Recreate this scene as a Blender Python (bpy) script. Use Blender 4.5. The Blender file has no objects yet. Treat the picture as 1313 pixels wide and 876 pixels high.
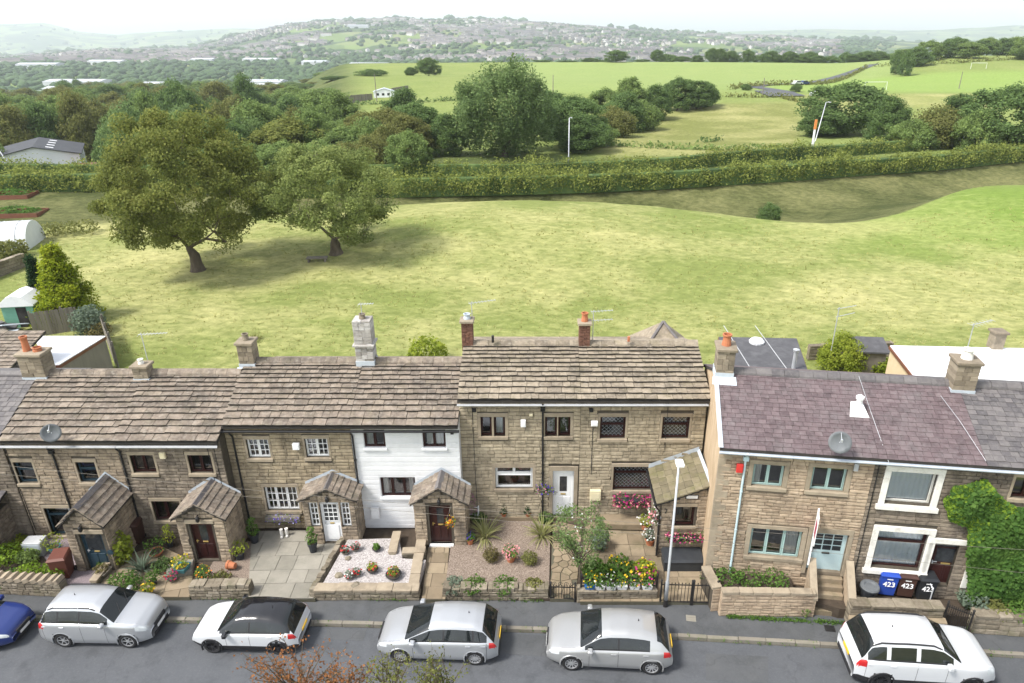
import bpy, bmesh, math, random
import numpy as np
from mathutils import Vector, Matrix, Euler

R = math.radians
SC = bpy.context.scene
COL = SC.collection
# ------------------------------------------------------------------ camera, sky, sun, exposure
FPX, CXP, CYP, PITCH, CAMH = 900.0, 690.0, 438.0, R(24), 19.0      # focal length and optical axis in photo pixels
cam = bpy.data.cameras.new('camera')
cam.sensor_width = 36
cam.lens = 36 * FPX / 1313
cam.shift_x = -(CXP - 656.5) / 1313
cam.clip_end = 30000
cam.clip_start = 0.5
camo = bpy.data.objects.new('camera', cam)
COL.objects.link(camo)
camo.location = (0, 0, CAMH)
camo.rotation_euler = (R(90) - PITCH, 0, 0)
SC.camera = camo

SUNDIR = Vector((-0.62, -0.30, 0.95)).normalized()
world = bpy.data.worlds.new('World')
SC.world = world
world.use_nodes = True
wn = world.node_tree
bg = wn.nodes['Background']
sky = wn.nodes.new('ShaderNodeTexSky')
sky.sky_type = 'NISHITA'
sky.sun_disc = False
sky.sun_elevation = math.asin(SUNDIR.z)
sky.sun_rotation = math.atan2(SUNDIR.x, SUNDIR.y)
sky.air_density = 1.0
sky.dust_density = 1.5
sky.ozone_density = 1.0
hs = wn.nodes.new('ShaderNodeHueSaturation')          # a thin even overcast takes most of the blue out of the sky
hs.inputs['Saturation'].default_value = 0.28
wn.links.new(sky.outputs[0], hs.inputs['Color'])
wn.links.new(hs.outputs[0], bg.inputs['Color'])
bg.inputs['Strength'].default_value = 0.14
sun = bpy.data.lights.new('sun', 'SUN')
sun.energy = 2.3
sun.angle = R(13)
sun.color = (1.0, 0.95, 0.87)
suno = bpy.data.objects.new('sun', sun)
COL.objects.link(suno)
suno.rotation_euler = SUNDIR.to_track_quat('Z', 'Y').to_euler()
suno.location = (-40, -20, 80)
SC.view_settings.view_transform = 'Standard'
SC.view_settings.look = 'None'
SC.view_settings.exposure = 1.3
SC.view_settings.gamma = 1.0
SC.view_settings.use_curve_mapping = False
SC.cycles.use_denoising = True
SC.cycles.max_bounces = 6
SC.cycles.diffuse_bounces = 3
SC.cycles.glossy_bounces = 3
SC.cycles.transmission_bounces = 4
SC.cycles.transparent_max_bounces = 12
SC.cycles.volume_bounces = 1
SC.cycles.caustics_reflective = False
SC.cycles.caustics_refractive = False

CP, SP = math.cos(PITCH), math.sin(PITCH)


def ray(px, py):
    u, v = (px - CXP) / FPX, (py - CYP) / FPX
    return Vector((u, CP - v * SP, -SP - v * CP))


def G(px, py, z=0.0):
    """the place on the level z that the survey point px, py of the photo stands on"""
    d = ray(px, py)
    t = (z - CAMH) / d.z
    return Vector((t * d.x, t * d.y, z))


def elev(py, Y):
    """height at distance Y of something whose top shows at photo row py"""
    return CAMH + Y * math.tan(math.atan((CYP - py) / FPX) - PITCH)


def colx(px, Y, z=0.0):
    return (px - CXP) / FPX * (Y * CP + (CAMH - z) * SP)


# ------------------------------------------------------------------ mesh helpers
class MB:
    def __init__(s):
        s.v, s.f, s.m = [], [], []

    def add(s, vs, fs, m=0, M=None):
        n = len(s.v)
        if M is not None:
            vs = [tuple(M @ Vector(p)) for p in vs]
        s.v += [tuple(p) for p in vs]
        s.f += [tuple(i + n for i in f) for f in fs]
        s.m += [m] * len(fs)
        return s

    def box(s, x0, x1, y0, y1, z0, z1, m=0, M=None):
        return s.add([(x0, y0, z0), (x1, y0, z0), (x1, y1, z0), (x0, y1, z0), (x0, y0, z1), (x1, y0, z1), (x1, y1, z1), (x0, y1, z1)],
                     [(0, 3, 2, 1), (4, 5, 6, 7), (0, 1, 5, 4), (1, 2, 6, 5), (2, 3, 7, 6), (3, 0, 4, 7)], m, M)

    def bbox(s, x0, x1, y0, y1, z0, z1, b=0.01, m=0, M=None):
        """box with its upright edges and top edge chamfered"""
        pts = []
        for z, i in ((z0, 0), (z1 - b, 0), (z1, b)):
            xa, xb, ya, yb = x0 + i, x1 - i, y0 + i, y1 - i
            pts += [(xa + b, ya, z), (xb - b, ya, z), (xb, ya + b, z), (xb, yb - b, z), (xb - b, yb, z), (xa + b, yb, z), (xa, yb - b, z), (xa, ya + b, z)]
        fs = [tuple(reversed(range(8))), tuple(range(16, 24))]
        for r in (0, 8):
            for i in range(8):
                j = (i + 1) % 8
                fs.append((r + i, r + j, r + 8 + j, r + 8 + i))
        return s.add(pts, fs, m, M)

    def quad(s, a, b, c, d, m=0):
        return s.add([a, b, c, d], [(0, 1, 2, 3)], m)

    def prism(s, pts, z0, z1, m=0, M=None):
        """ground plan pts (counter-clockwise) raised from z0 to z1"""
        n = len(pts)
        vs = [(p[0], p[1], z0) for p in pts] + [(p[0], p[1], z1) for p in pts]
        fs = [tuple(reversed(range(n))), tuple(range(n, 2 * n))] + [(i, (i + 1) % n, n + (i + 1) % n, n + i) for i in range(n)]
        return s.add(vs, fs, m, M)

    def slab(s, pts, axis, a0, a1, m=0):
        """outline in the plane across axis ('x' or 'y'), given thickness"""
        n = len(pts)
        f3 = (lambda p, a: (a, p[0], p[1])) if axis == 'x' else (lambda p, a: (p[0], a, p[1]))
        vs = [f3(p, a0) for p in pts] + [f3(p, a1) for p in pts]
        fs = [tuple(range(n)), tuple(reversed(range(n, 2 * n)))] + [(i, n + i, n + (i + 1) % n, (i + 1) % n) for i in range(n)]
        if axis == 'x':
            fs = [tuple(reversed(f)) for f in fs]
        return s.add(vs, fs, m)

    def tube(s, pts, r, n=8, m=0, caps=True):
        pts = [Vector(p) for p in pts]
        k = len(pts)
        rs = r if isinstance(r, (list, tuple)) else [r] * k
        vs, fs = [], []
        prev = None
        for i, p in enumerate(pts):
            d = (pts[min(i + 1, k - 1)] - pts[max(i - 1, 0)])
            d = d.normalized() if d.length > 1e-9 else Vector((0, 0, 1))
            if prev is None:
                a = d.orthogonal().normalized()
            else:
                a = (prev - d * prev.dot(d))
                a = a.normalized() if a.length > 1e-6 else d.orthogonal().normalized()
            prev = a
            b = d.cross(a)
            for j in range(n):
                t = 2 * math.pi * j / n
                vs.append(p + (a * math.cos(t) + b * math.sin(t)) * rs[i])
        for i in range(k - 1):
            for j in range(n):
                fs.append((i * n + j, i * n + (j + 1) % n, (i + 1) * n + (j + 1) % n, (i + 1) * n + j))
        if caps:
            fs.append(tuple(reversed(range(n))))
            fs.append(tuple(range((k - 1) * n, k * n)))
        return s.add(vs, fs, m)

    def lathe(s, prof, n=12, c=(0, 0, 0), m=0, M=None, caps=True):
        vs, fs = [], []
        k = len(prof)
        for r, z in prof:
            for j in range(n):
                t = 2 * math.pi * j / n
                vs.append((c[0] + r * math.cos(t), c[1] + r * math.sin(t), c[2] + z))
        for i in range(k - 1):
            for j in range(n):
                fs.append((i * n + j, i * n + (j + 1) % n, (i + 1) * n + (j + 1) % n, (i + 1) * n + j))
        if caps:
            fs.append(tuple(reversed(range(n))))
            fs.append(tuple(range((k - 1) * n, k * n)))
        return s.add(vs, fs, m, M)

    def mesh(s, name, mats, smooth=False):
        me = bpy.data.meshes.new(name)
        me.from_pydata(s.v, [], s.f)
        for mt in (mats if isinstance(mats, (list, tuple)) else [mats]):
            me.materials.append(mt)
        if len(set(s.m)) > 1:
            me.polygons.foreach_set('material_index', s.m)
        if smooth:
            me.polygons.foreach_set('use_smooth', [True] * len(s.f))
        me.update()
        return me

    def build(s, name, mats, parent=None, loc=(0, 0, 0), rz=0.0, smooth=False):
        return link(name, s.mesh(name, mats, smooth), parent, loc, rz)


def link(name, data, parent=None, loc=(0, 0, 0), rz=0.0):
    o = bpy.data.objects.new(name, data)
    COL.objects.link(o)
    if parent is not None:
        o.parent = parent
    o.location = loc
    if rz:
        o.rotation_euler = (0, 0, rz)
    return o


def piece(name, me, parent, loc, rot=(0, 0, 0), sc=(1, 1, 1)):
    o = bpy.data.objects.new(name, me)
    COL.objects.link(o)
    o.parent = parent
    o.location = loc
    o.rotation_euler = rot
    o.scale = sc
    return o


def tag(o, label=None, cat=None, group=None, kind=None):
    if label: o['label'] = label
    if cat: o['category'] = cat
    if group: o['group'] = group
    if kind: o['kind'] = kind
    return o


def thing(name, label, cat, loc=(0, 0, 0), rz=0.0, group=None):
    return tag(link(name, None, None, loc, rz), label, cat, group)


def np_mesh(name, V, F, mats, smooth=False):
    """fast mesh from arrays: V (n,3), F (m,k)"""
    me = bpy.data.meshes.new(name)
    m, k = F.shape
    me.vertices.add(len(V)); me.vertices.foreach_set('co', np.ascontiguousarray(V, dtype=np.float32).ravel())
    me.loops.add(m * k); me.loops.foreach_set('vertex_index', np.ascontiguousarray(F, dtype=np.int32).ravel())
    me.polygons.add(m); me.polygons.foreach_set('loop_start', np.arange(0, m * k, k, dtype=np.int32))
    if smooth:
        me.polygons.foreach_set('use_smooth', np.ones(m, dtype=bool))
    for mt in (mats if isinstance(mats, (list, tuple)) else [mats]):
        me.materials.append(mt)
    me.update(calc_edges=True)
    return me


def leaves(C, size, rng, outward=None, bias=0.5, aspect=0.6, up=0.0):
    """one rhombic leaf at each centre C; returns V, F"""
    n = len(C)
    N = rng.normal(size=(n, 3)); N /= np.linalg.norm(N, axis=1)[:, None]
    if outward is not None:
        o = outward / (np.linalg.norm(outward, axis=1)[:, None] + 1e-6)
        N = N * (1 - bias) + o * bias
    N[:, 2] += up
    N /= np.linalg.norm(N, axis=1)[:, None] + 1e-9
    A = np.cross(N, rng.normal(size=(n, 3))); A /= np.linalg.norm(A, axis=1)[:, None] + 1e-9
    B = np.cross(N, A)
    s = (size * rng.uniform(0.6, 1.35, n))[:, None]
    V = np.empty((n, 4, 3))
    V[:, 0] = C - A * s
    V[:, 1] = C + B * s * aspect + N * s * 0.15
    V[:, 2] = C + A * s
    V[:, 3] = C - B * s * aspect + N * s * 0.15
    return V.reshape(-1, 3), np.arange(4 * n).reshape(n, 4)


def blades(n, L, w, rng, spread=0.9, droop=0.5, base=0.05, up0=0.4):
    """arching strap leaves from one crown; returns V, F (quads)"""
    Vs, Fs = [], []
    k = 5
    for i in range(n):
        a = rng.uniform(0, 2 * math.pi); e = rng.uniform(up0, 1.5)
        l = L * rng.uniform(0.65, 1.1)
        d = np.array([math.cos(a), math.sin(a), 0]); sd = np.array([-math.sin(a), math.cos(a), 0])
        p = d * base * rng.uniform(0, 1)
        el = e
        b = len(Vs)
        for j in range(k + 1):
            ww = w * (1 - (j / k) ** 2 * 0.95) * 0.5
            Vs += [p - sd * ww, p + sd * ww]
            p = p + (d * math.cos(el) + np.array([0, 0, math.sin(el)])) * l / k
            el -= droop * rng.uniform(0.2, 1.0) * (1.2 - 0.5 * e)
        for j in range(k):
            q = b + 2 * j
            Fs.append((q, q + 1, q + 3, q + 2))
    return np.array(Vs), np.array(Fs)


# ------------------------------------------------------------------ materials
def _nt(name):
    m = bpy.data.materials.new(name)
    m.use_nodes = True
    nt = m.node_tree
    return m, nt, nt.nodes['Principled BSDF']


def _ramp(nt, cols):
    r = nt.nodes.new('ShaderNodeValToRGB')
    el = r.color_ramp.elements
    n = len(cols)
    while len(el) < n:
        el.new(0.5)
    for i, c in enumerate(cols):
        el[i].position = i / max(1, n - 1)
        el[i].color = (*c, 1)
    return r


def _math(nt, op, a, b=None):
    n = nt.nodes.new('ShaderNodeMath')
    n.operation = op
    for i, x in enumerate((a, b)):
        if x is None: continue
        if isinstance(x, (int, float)): n.inputs[i].default_value = x
        else: nt.links.new(x, n.inputs[i])
    return n.outputs[0]


def _noise(nt, vec, scale, detail=4, rough=0.6):
    n = nt.nodes.new('ShaderNodeTexNoise')
    n.inputs['Scale'].default_value = scale
    n.inputs['Detail'].default_value = detail
    n.inputs['Roughness'].default_value = rough
    nt.links.new(vec, n.inputs['Vector'])
    return n.outputs[0]


def surf(name, cols, scale=3.0, rough=0.85, piece=0.0, bump=0.0, bscale=None, metal=0.0, stretch=None, stain=None, stain_scale=1.2, spec=0.3, coat=0.0, cont=1.6, detail=5, transl=0.0):
    """colour picked from cols by noise in world space and, with weight piece, by a random value for each separate piece"""
    m, nt, bs = _nt(name)
    geo = nt.nodes.new('ShaderNodeNewGeometry')
    vec = geo.outputs['Position']
    if stretch:
        mp = nt.nodes.new('ShaderNodeMapping')
        mp.inputs['Scale'].default_value = stretch
        nt.links.new(vec, mp.inputs['Vector'])
        vec = mp.outputs[0]
    f = _noise(nt, vec, scale, detail)
    f = _math(nt, 'ADD', _math(nt, 'MULTIPLY', _math(nt, 'SUBTRACT', f, 0.5), cont), 0.5)
    if piece:
        oi = nt.nodes.new('ShaderNodeObjectInfo')
        rnd = _math(nt, 'FRACT', _math(nt, 'ADD', oi.outputs['Random'], geo.outputs['Random Per Island']))
        f = _math(nt, 'ADD', _math(nt, 'MULTIPLY', f, 1 - piece), _math(nt, 'MULTIPLY', rnd, piece))
    r = _ramp(nt, cols)
    nt.links.new(f, r.inputs[0])
    out = r.outputs[0]
    for col, amount, stain_scale, *streak in ([(*stain, stain_scale)] if isinstance(stain, tuple) else stain or []):
        svec = vec
        if streak:
            mp2 = nt.nodes.new('ShaderNodeMapping'); mp2.inputs['Scale'].default_value = (1, 1, .12)
            nt.links.new(vec, mp2.inputs['Vector']); svec = mp2.outputs[0]
        mx = nt.nodes.new('ShaderNodeMix'); mx.data_type = 'RGBA'
        g = _noise(nt, svec, stain_scale, 6, 0.7)
        g = _math(nt, 'MULTIPLY', _math(nt, 'SUBTRACT', g, 0.5), 6.0)
        mr = nt.nodes.new('ShaderNodeClamp'); nt.links.new(g, mr.inputs[0])
        nt.links.new(_math(nt, 'MULTIPLY', mr.outputs[0], amount), mx.inputs[0])
        nt.links.new(out, mx.inputs[6]); mx.inputs[7].default_value = (*col, 1)
        out = mx.outputs[2]
    nt.links.new(out, bs.inputs['Base Color'])
    bs.inputs['Roughness'].default_value = rough
    bs.inputs['Metallic'].default_value = metal
    bs.inputs['Specular IOR Level'].default_value = spec
    bs.inputs['Coat Weight'].default_value = coat
    bs.inputs['Coat Roughness'].default_value = 0.05
    if bump:
        bn = nt.nodes.new('ShaderNodeBump')
        bn.inputs['Strength'].default_value = bump
        bn.inputs['Distance'].default_value = 0.02
        nt.links.new(_noise(nt, vec, bscale or scale * 6, 5, 0.7), bn.inputs['Height'])
        nt.links.new(bn.outputs[0], bs.inputs['Normal'])
    if transl:
        tr = nt.nodes.new('ShaderNodeBsdfTranslucent')
        nt.links.new(out, tr.inputs['Color'])
        ms = nt.nodes.new('ShaderNodeMixShader'); ms.inputs[0].default_value = transl
        nt.links.new(bs.outputs[0], ms.inputs[1]); nt.links.new(tr.outputs[0], ms.inputs[2])
        nt.links.new(ms.outputs[0], nt.nodes['Material Output'].inputs[0])
    return m


def foliage(name, cols, scale=0.6, rough=0.75, piece=0.45):
    return surf(name, cols, scale=scale, rough=rough, piece=piece, spec=0.15, transl=0.45, cont=2.2)


def glass_mat(name, tint=(0.9, 0.93, 0.94), amount=0.13):
    m, nt, bs = _nt(name)
    nt.nodes.remove(bs)
    tr = nt.nodes.new('ShaderNodeBsdfTransparent'); tr.inputs[0].default_value = (*tint, 1)
    gl = nt.nodes.new('ShaderNodeBsdfGlossy'); gl.inputs['Roughness'].default_value = 0.03
    lw = nt.nodes.new('ShaderNodeFresnel'); lw.inputs[0].default_value = 1.5
    geo = nt.nodes.new('ShaderNodeNewGeometry')
    bn = nt.nodes.new('ShaderNodeBump'); bn.inputs['Strength'].default_value = 0.05
    nt.links.new(_noise(nt, geo.outputs['Position'], 1.6, 2), bn.inputs['Height'])
    nt.links.new(bn.outputs[0], gl.inputs['Normal'])
    ms = nt.nodes.new('ShaderNodeMixShader')
    nt.links.new(_math(nt, 'ADD', lw.outputs[0], amount), ms.inputs[0])
    nt.links.new(tr.outputs[0], ms.inputs[1]); nt.links.new(gl.outputs[0], ms.inputs[2])
    nt.links.new(ms.outputs[0], nt.nodes['Material Output'].inputs[0])
    return m


M = {}
M['stone'] = surf('sandstone', [(.155, .122, .088), (.262, .208, .15), (.35, .28, .203), (.435, .353, .258)], 5, .92, .4, .7, 30, stain=[((.085, .07, .056), .6, .55), ((.10, .083, .066), .5, 2.6), ((.07, .058, .047), .5, 1.9, 1), ((.46, .39, .31), .3, 9)], cont=2)
M['stone_honey'] = surf('honey sandstone', [(.16, .128, .084), (.27, .218, .147), (.355, .292, .2), (.44, .365, .255)], 5, .92, .42, .7, 30, stain=[((.095, .077, .055), .6, .55), ((.12, .097, .07), .5, 2.6), ((.08, .065, .048), .5, 1.9, 1), ((.48, .41, .3), .3, 9)], cont=2)
M['stone_buff'] = surf('buff sandstone', [(.19, .158, .108), (.31, .26, .185), (.395, .333, .24), (.47, .4, .295)], 5, .92, .38, .7, 30, stain=[((.12, .10, .072), .55, .6), ((.15, .125, .09), .5, 2.6), ((.11, .092, .066), .45, 1.9, 1), ((.5, .43, .32), .3, 9)], cont=2)
M['stone_dark'] = surf('sooty sandstone', [(.105, .086, .068), (.18, .147, .115), (.25, .207, .16), (.325, .27, .21)], 5, .92, .4, .7, 30, stain=[((.06, .051, .042), .65, .5), ((.08, .067, .053), .5, 2.6), ((.05, .042, .034), .55, 1.9, 1), ((.37, .32, .25), .25, 9)], cont=2)
M['stone_warm'] = surf('warm sandstone', [(.21, .152, .105), (.34, .258, .182), (.43, .335, .24), (.5, .4, .295)], 5, .92, .45, .7, 30, stain=[((.15, .118, .088), .5, .6), ((.19, .148, .108), .45, 2.6), ((.13, .10, .075), .4, 1.9, 1), ((.52, .43, .32), .25, 9)], cont=2)
M['mortar'] = surf('mortar', [(.05, .042, .033), (.10, .086, .066)], 8, .95)
M['mortar_pale'] = surf('pale mortar', [(.16, .13, .095), (.25, .205, .15)], 8, .95)
M['dressed'] = surf('dressed sandstone', [(.2, .165, .122), (.31, .257, .19), (.385, .325, .245)], 3, .9, .25, .3, 40, stain=((.13, .108, .082), .45))
M['gable'] = surf('roughcast gable', [(.36, .26, .165), (.5, .38, .255), (.6, .475, .335)], 3, .95, 0, .9, 25, stretch=(1, 1, .35))
M['white_wall'] = surf('white masonry paint', [(.62, .63, .65), (.74, .745, .755)], 3, .7, .15, .15, 30, stain=((.45, .46, .46), .25))
M['slate_stone'] = surf('stone slate', [(.10, .083, .069), (.175, .143, .116), (.245, .2, .16), (.33, .272, .215)], 6, .92, .5, .9, 25, stain=[((.07, .061, .053), .7, 1.1), ((.085, .073, .062), .6, 3.2), ((.36, .325, .28), .45, 5), ((.13, .12, .07), .3, 2.3)], cont=2.2)
M['slate_tan'] = surf('pale stone slate', [(.13, .108, .082), (.215, .18, .138), (.295, .248, .188), (.37, .312, .237)], 6, .92, .5, .9, 25, stain=[((.085, .075, .06), .65, 1.1), ((.11, .095, .075), .55, 3.2), ((.40, .355, .29), .4, 5), ((.15, .135, .065), .3, 2.3)], cont=2.2)
M['slate_moss'] = surf('mossy stone slate', [(.09, .078, .052), (.15, .13, .085), (.205, .177, .118), (.26, .225, .155)], 5, .9, .5, .6, 25, stain=((.12, .12, .045), .6), stain_scale=1.5)
M['slate_purple'] = surf('purple slate', [(.062, .044, .048), (.1, .072, .077), (.135, .1, .105), (.178, .14, .143)], 6, .6, .42, .3, 30, stain=[((.15, .138, .138), .4, .8), ((.21, .195, .195), .3, 7), ((.055, .043, .045), .5, 2.2)], spec=.4)
M['slate_grey'] = surf('grey slate', [(.05, .046, .051), (.085, .078, .082), (.12, .11, .11), (.165, .15, .15)], 6, .6, .65, .3, 30, stain=[((.18, .17, .16), .4, 2), ((.22, .21, .2), .3, 7)], spec=.4)
M['slate_edge'] = surf('shadow-dark slate edge', [(.022, .02, .017), (.05, .045, .036)], 4, .95, .4)  # shadow line under each slate course, painted dark into the lower edges
M['roof_deck'] = surf('roof underlay', [(.03, .027, .024), (.05, .045, .04)], 5, .95)
M['lead'] = surf('lead flashing', [(.36, .40, .45), (.5, .55, .6)], 4, .55, 0, .2, 20)
M['gutter_grey'] = surf('grey gutter', [(.33, .34, .36), (.48, .49, .5)], 3, .5)
M['black_pvc'] = surf('black plastic pipe', [(.012, .012, .013), (.025, .025, .027)], 3, .4)
M['blue_pipe'] = surf('pale blue downpipe', [(.42, .55, .6), (.52, .64, .68)], 3, .5)
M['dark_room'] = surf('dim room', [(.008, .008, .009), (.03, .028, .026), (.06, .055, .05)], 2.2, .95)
M['net'] = surf('net curtain', [(.66, .73, .82), (.82, .86, .9)], 9, .95, stretch=(1, 1, .08))
M['curtain'] = surf('curtain', [(.42, .42, .42), (.6, .6, .58)], 6, .95, stretch=(1, 1, .1))
M['glass'] = glass_mat('window glass')
M['pvc_white'] = surf('white plastic', [(.74, .75, .76), (.82, .82, .82)], 2, .4)
M['frame_brown'] = surf('mahogany frame', [(.02, .007, .007), (.045, .014, .013)], 6, .4)
M['frame_navy'] = surf('dark teal frame', [(.016, .035, .05), (.028, .055, .075)], 5, .4)
M['frame_sage'] = surf('sage green frame', [(.30, .43, .41), (.38, .51, .49)], 5, .45)
M['door_sage'] = surf('pale blue door paint', [(.42, .55, .57), (.5, .62, .64)], 5, .45)
M['white_paint'] = surf('flaking white paint', [(.62, .6, .55), (.74, .73, .7)], 5, .6, stain=((.3, .26, .2), .35), stain_scale=3)
M['asphalt'] = surf('asphalt road', [(.068, .073, .082), (.085, .09, .10), (.102, .107, .116)], .7, .85, 0, .35, 60, stain=[((.05, .055, .062), .55, .35), ((.13, .135, .14), .35, 14), ((.04, .043, .048), .45, 1.3)])
M['asphalt_path'] = surf('asphalt pavement', [(.062, .066, .072), (.08, .084, .09), (.098, .101, .105)], 1.1, .88, 0, .35, 60, stain=[((.04, .043, .042), .5, .6), ((.12, .12, .12), .25, 14)])
def cracks(m, scale, dark):
    # fine wandering cracks in a sealed surface
    nt = m.node_tree; bs = nt.nodes['Principled BSDF']
    geo = nt.nodes.new('ShaderNodeNewGeometry')
    no = nt.nodes.new('ShaderNodeTexNoise'); no.inputs['Scale'].default_value = 1.1; no.inputs['Detail'].default_value = 5
    nt.links.new(geo.outputs['Position'], no.inputs['Vector'])
    va = nt.nodes.new('ShaderNodeVectorMath'); va.operation = 'MULTIPLY_ADD'
    nt.links.new(no.outputs['Color'], va.inputs[0]); va.inputs[1].default_value = (1.6, 1.6, 0); nt.links.new(geo.outputs['Position'], va.inputs[2])
    vo = nt.nodes.new('ShaderNodeTexVoronoi'); vo.feature = 'DISTANCE_TO_EDGE'; vo.inputs['Scale'].default_value = scale
    nt.links.new(va.outputs[0], vo.inputs['Vector'])
    mr = nt.nodes.new('ShaderNodeMapRange'); mr.inputs[1].default_value = .002; mr.inputs[2].default_value = .007; mr.inputs[3].default_value = dark; mr.inputs[4].default_value = 0
    nt.links.new(vo.outputs['Distance'], mr.inputs[0])
    mx = nt.nodes.new('ShaderNodeMix'); mx.data_type = 'RGBA'
    src = bs.inputs['Base Color'].links[0].from_socket
    nt.links.new(mr.outputs[0], mx.inputs[0]); nt.links.new(src, mx.inputs[6]); mx.inputs[7].default_value = (.03, .031, .033, 1)
    nt.links.new(mx.outputs[2], bs.inputs['Base Color'])


cracks(M['asphalt'], .22, .2); cracks(M['asphalt_path'], .4, .25)
M['kerb'] = surf('kerb stone', [(.15, .135, .11), (.24, .22, .185)], 3, .9, .5, .4, 40, stain=((.12, .13, .07), .5))
M['flag'] = surf('stone flag', [(.18, .17, .145), (.245, .23, .195), (.305, .285, .245)], 2.4, .9, .5, .3, 40, stain=((.15, .145, .12), .5), stain_scale=1.3)
M['flag_brown'] = surf('mossy stone flag', [(.16, .125, .085), (.24, .19, .13), (.32, .26, .18)], 2.4, .9, .5, .3, 40, stain=((.10, .095, .05), .55), stain_scale=1.3)
M['joint'] = surf('paving joint', [(.07, .07, .05), (.12, .11, .08)], 6, .95)
M['soil'] = surf('soil', [(.04, .03, .022), (.085, .065, .048)], 6, .95, 0, .8, 40)
M['gravel_tan'] = surf('tan gravel', [(.09, .066, .052), (.18, .142, .115), (.24, .19, .155), (.36, .3, .25)], 26, .9, 0, 1, 40, detail=3, cont=2.6)
M['gravel_white'] = surf('white pink gravel', [(.16, .14, .135), (.33, .305, .30), (.43, .40, .395), (.6, .575, .565)], 24, .9, 0, 1, 40, detail=3, cont=2.6)
M['gravel_mauve'] = surf('mauve slate chippings', [(.12, .095, .105), (.22, .18, .195), (.3, .26, .27)], 26, .9, 0, 1, 40, detail=3, cont=2.6)
M['wall_rubble'] = surf('lichened rubble stone', [(.085, .07, .052), (.16, .135, .10), (.25, .215, .165), (.35, .31, .25)], 7, .95, .45, .8, 20, stain=((.10, .10, .05), .5), stain_scale=1.6)
M['terracotta'] = surf('terracotta', [(.34, .12, .06), (.46, .18, .09)], 5, .85)
M['pot_dark'] = surf('charcoal plastic', [(.022, .025, .03), (.04, .044, .05)], 4, .5)
M['pot_grey'] = surf('weathered planter', [(.13, .12, .1), (.22, .2, .17)], 5, .9)
M['pot_blue'] = surf('blue glazed planter', [(.02, .10, .34), (.04, .16, .45)], 4, .4)
M['pot_teal'] = surf('teal trough', [(.05, .17, .2), (.08, .24, .27)], 4, .5)
M['iron'] = surf('black iron', [(.012, .012, .013), (.03, .028, .027)], 6, .5)
M['steel'] = surf('galvanised steel', [(.42, .44, .47), (.55, .57, .6)], 3, .45, metal=.4)
M['bark'] = surf('bark', [(.055, .042, .03), (.11, .088, .065), (.17, .14, .105)], 4, .95, 0, .8, 12, stretch=(1, 1, .3))
M['wood_grey'] = surf('weathered timber', [(.11, .095, .08), (.19, .17, .145), (.26, .235, .2)], 3, .9, .4, .4, 30, stretch=(1, 1, .2))
M['brick'] = surf('chimney brick', [(.085, .045, .032), (.14, .07, .05), (.2, .105, .07)], 5, .92, .6, .4, 30)
M['chim_stone'] = surf('chimney stone', [(.12, .10, .075), (.24, .20, .15), (.34, .29, .22)], 6, .95, .6, .6, 20, stain=((.09, .08, .06), .5))
M['chim_white'] = surf('limewashed chimney stone', [(.14, .12, .1), (.38, .36, .34), (.62, .61, .6)], 9, .95, .5, .8, 20)
M['hill_leaf'] = surf('far woodland foliage', [(.022, .045, .02), (.045, .085, .03), (.08, .125, .045)], .02, .9, .5)
def fol(k, *c): M[k] = foliage(k, list(c))
fol('leaf_oak', (.072, .096, .024), (.148, .178, .045), (.235, .258, .066), (.34, .325, .095))
fol('leaf_oak2', (.080, .113, .038), (.169, .217, .066), (.274, .322, .104), (.388, .416, .147))
fol('leaf_dark', (.046, .080, .030), (.095, .155, .051), (.155, .236, .076), (.236, .331, .104))
fol('leaf_mid', (.068, .105, .038), (.142, .208, .065), (.227, .312, .095), (.331, .416, .132))
fol('leaf_willow', (.057, .098, .036), (.122, .188, .065), (.188, .269, .098), (.269, .350, .139))
fol('leaf_olive', (.081, .095, .029), (.146, .163, .048), (.220, .227, .073), (.300, .293, .105))
fol('leaf_hedge', (.074, .100, .026), (.173, .210, .052), (.277, .316, .074), (.390, .413, .113))
fol('leaf_lime', (.13, .18, .02), (.22, .28, .035), (.32, .37, .05), (.42, .45, .08))
fol('leaf_green', (.036, .084, .018), (.078, .156, .030), (.132, .240, .048), (.204, .324, .072))
fol('leaf_ivy', (.024, .060, .014), (.054, .120, .024), (.090, .174, .036), (.138, .234, .054))
fol('leaf_ivy_young', (.10, .18, .02), (.17, .27, .03), (.24, .35, .04), (.3, .42, .06))
fol('leaf_conifer', (.088, .138, .010), (.188, .250, .015), (.312, .362, .025), (.450, .450, .037))
fol('leaf_conifer_dark', (.012, .035, .012), (.025, .06, .02), (.04, .085, .028))
fol('leaf_grey', (.10, .14, .10), (.17, .22, .16), (.26, .31, .23))
fol('leaf_russet', (.14, .055, .025), (.26, .11, .045), (.36, .17, .075), (.4, .24, .11))
fol('leaf_strap', (.12, .15, .05), (.26, .28, .10), (.42, .42, .2), (.55, .52, .3))
fol('leaf_brown', (.10, .085, .035), (.17, .15, .06), (.24, .21, .09))
for k, c in dict(red=(.55, .03, .035), pink=(.68, .25, .28), magenta=(.42, .02, .16), yellow=(.75, .48, .02), orange=(.7, .2, .02), purple=(.10, .06, .38), white=(.8, .8, .78), mauve=(.42, .2, .3), lilac=(.35, .33, .62)).items():
    M['fl_' + k] = surf('petals ' + k, [tuple(x * .6 for x in c), c, tuple(min(.85, x * 1.25 + .03) for x in c)], 12, .7, .5, transl=.2)
# ------------------------------------------------------------------ terrain
def sstep(a, b, x):
    t = np.clip((x - a) / (b - a), 0, 1)
    return t * t * (3 - 2 * t)


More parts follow.
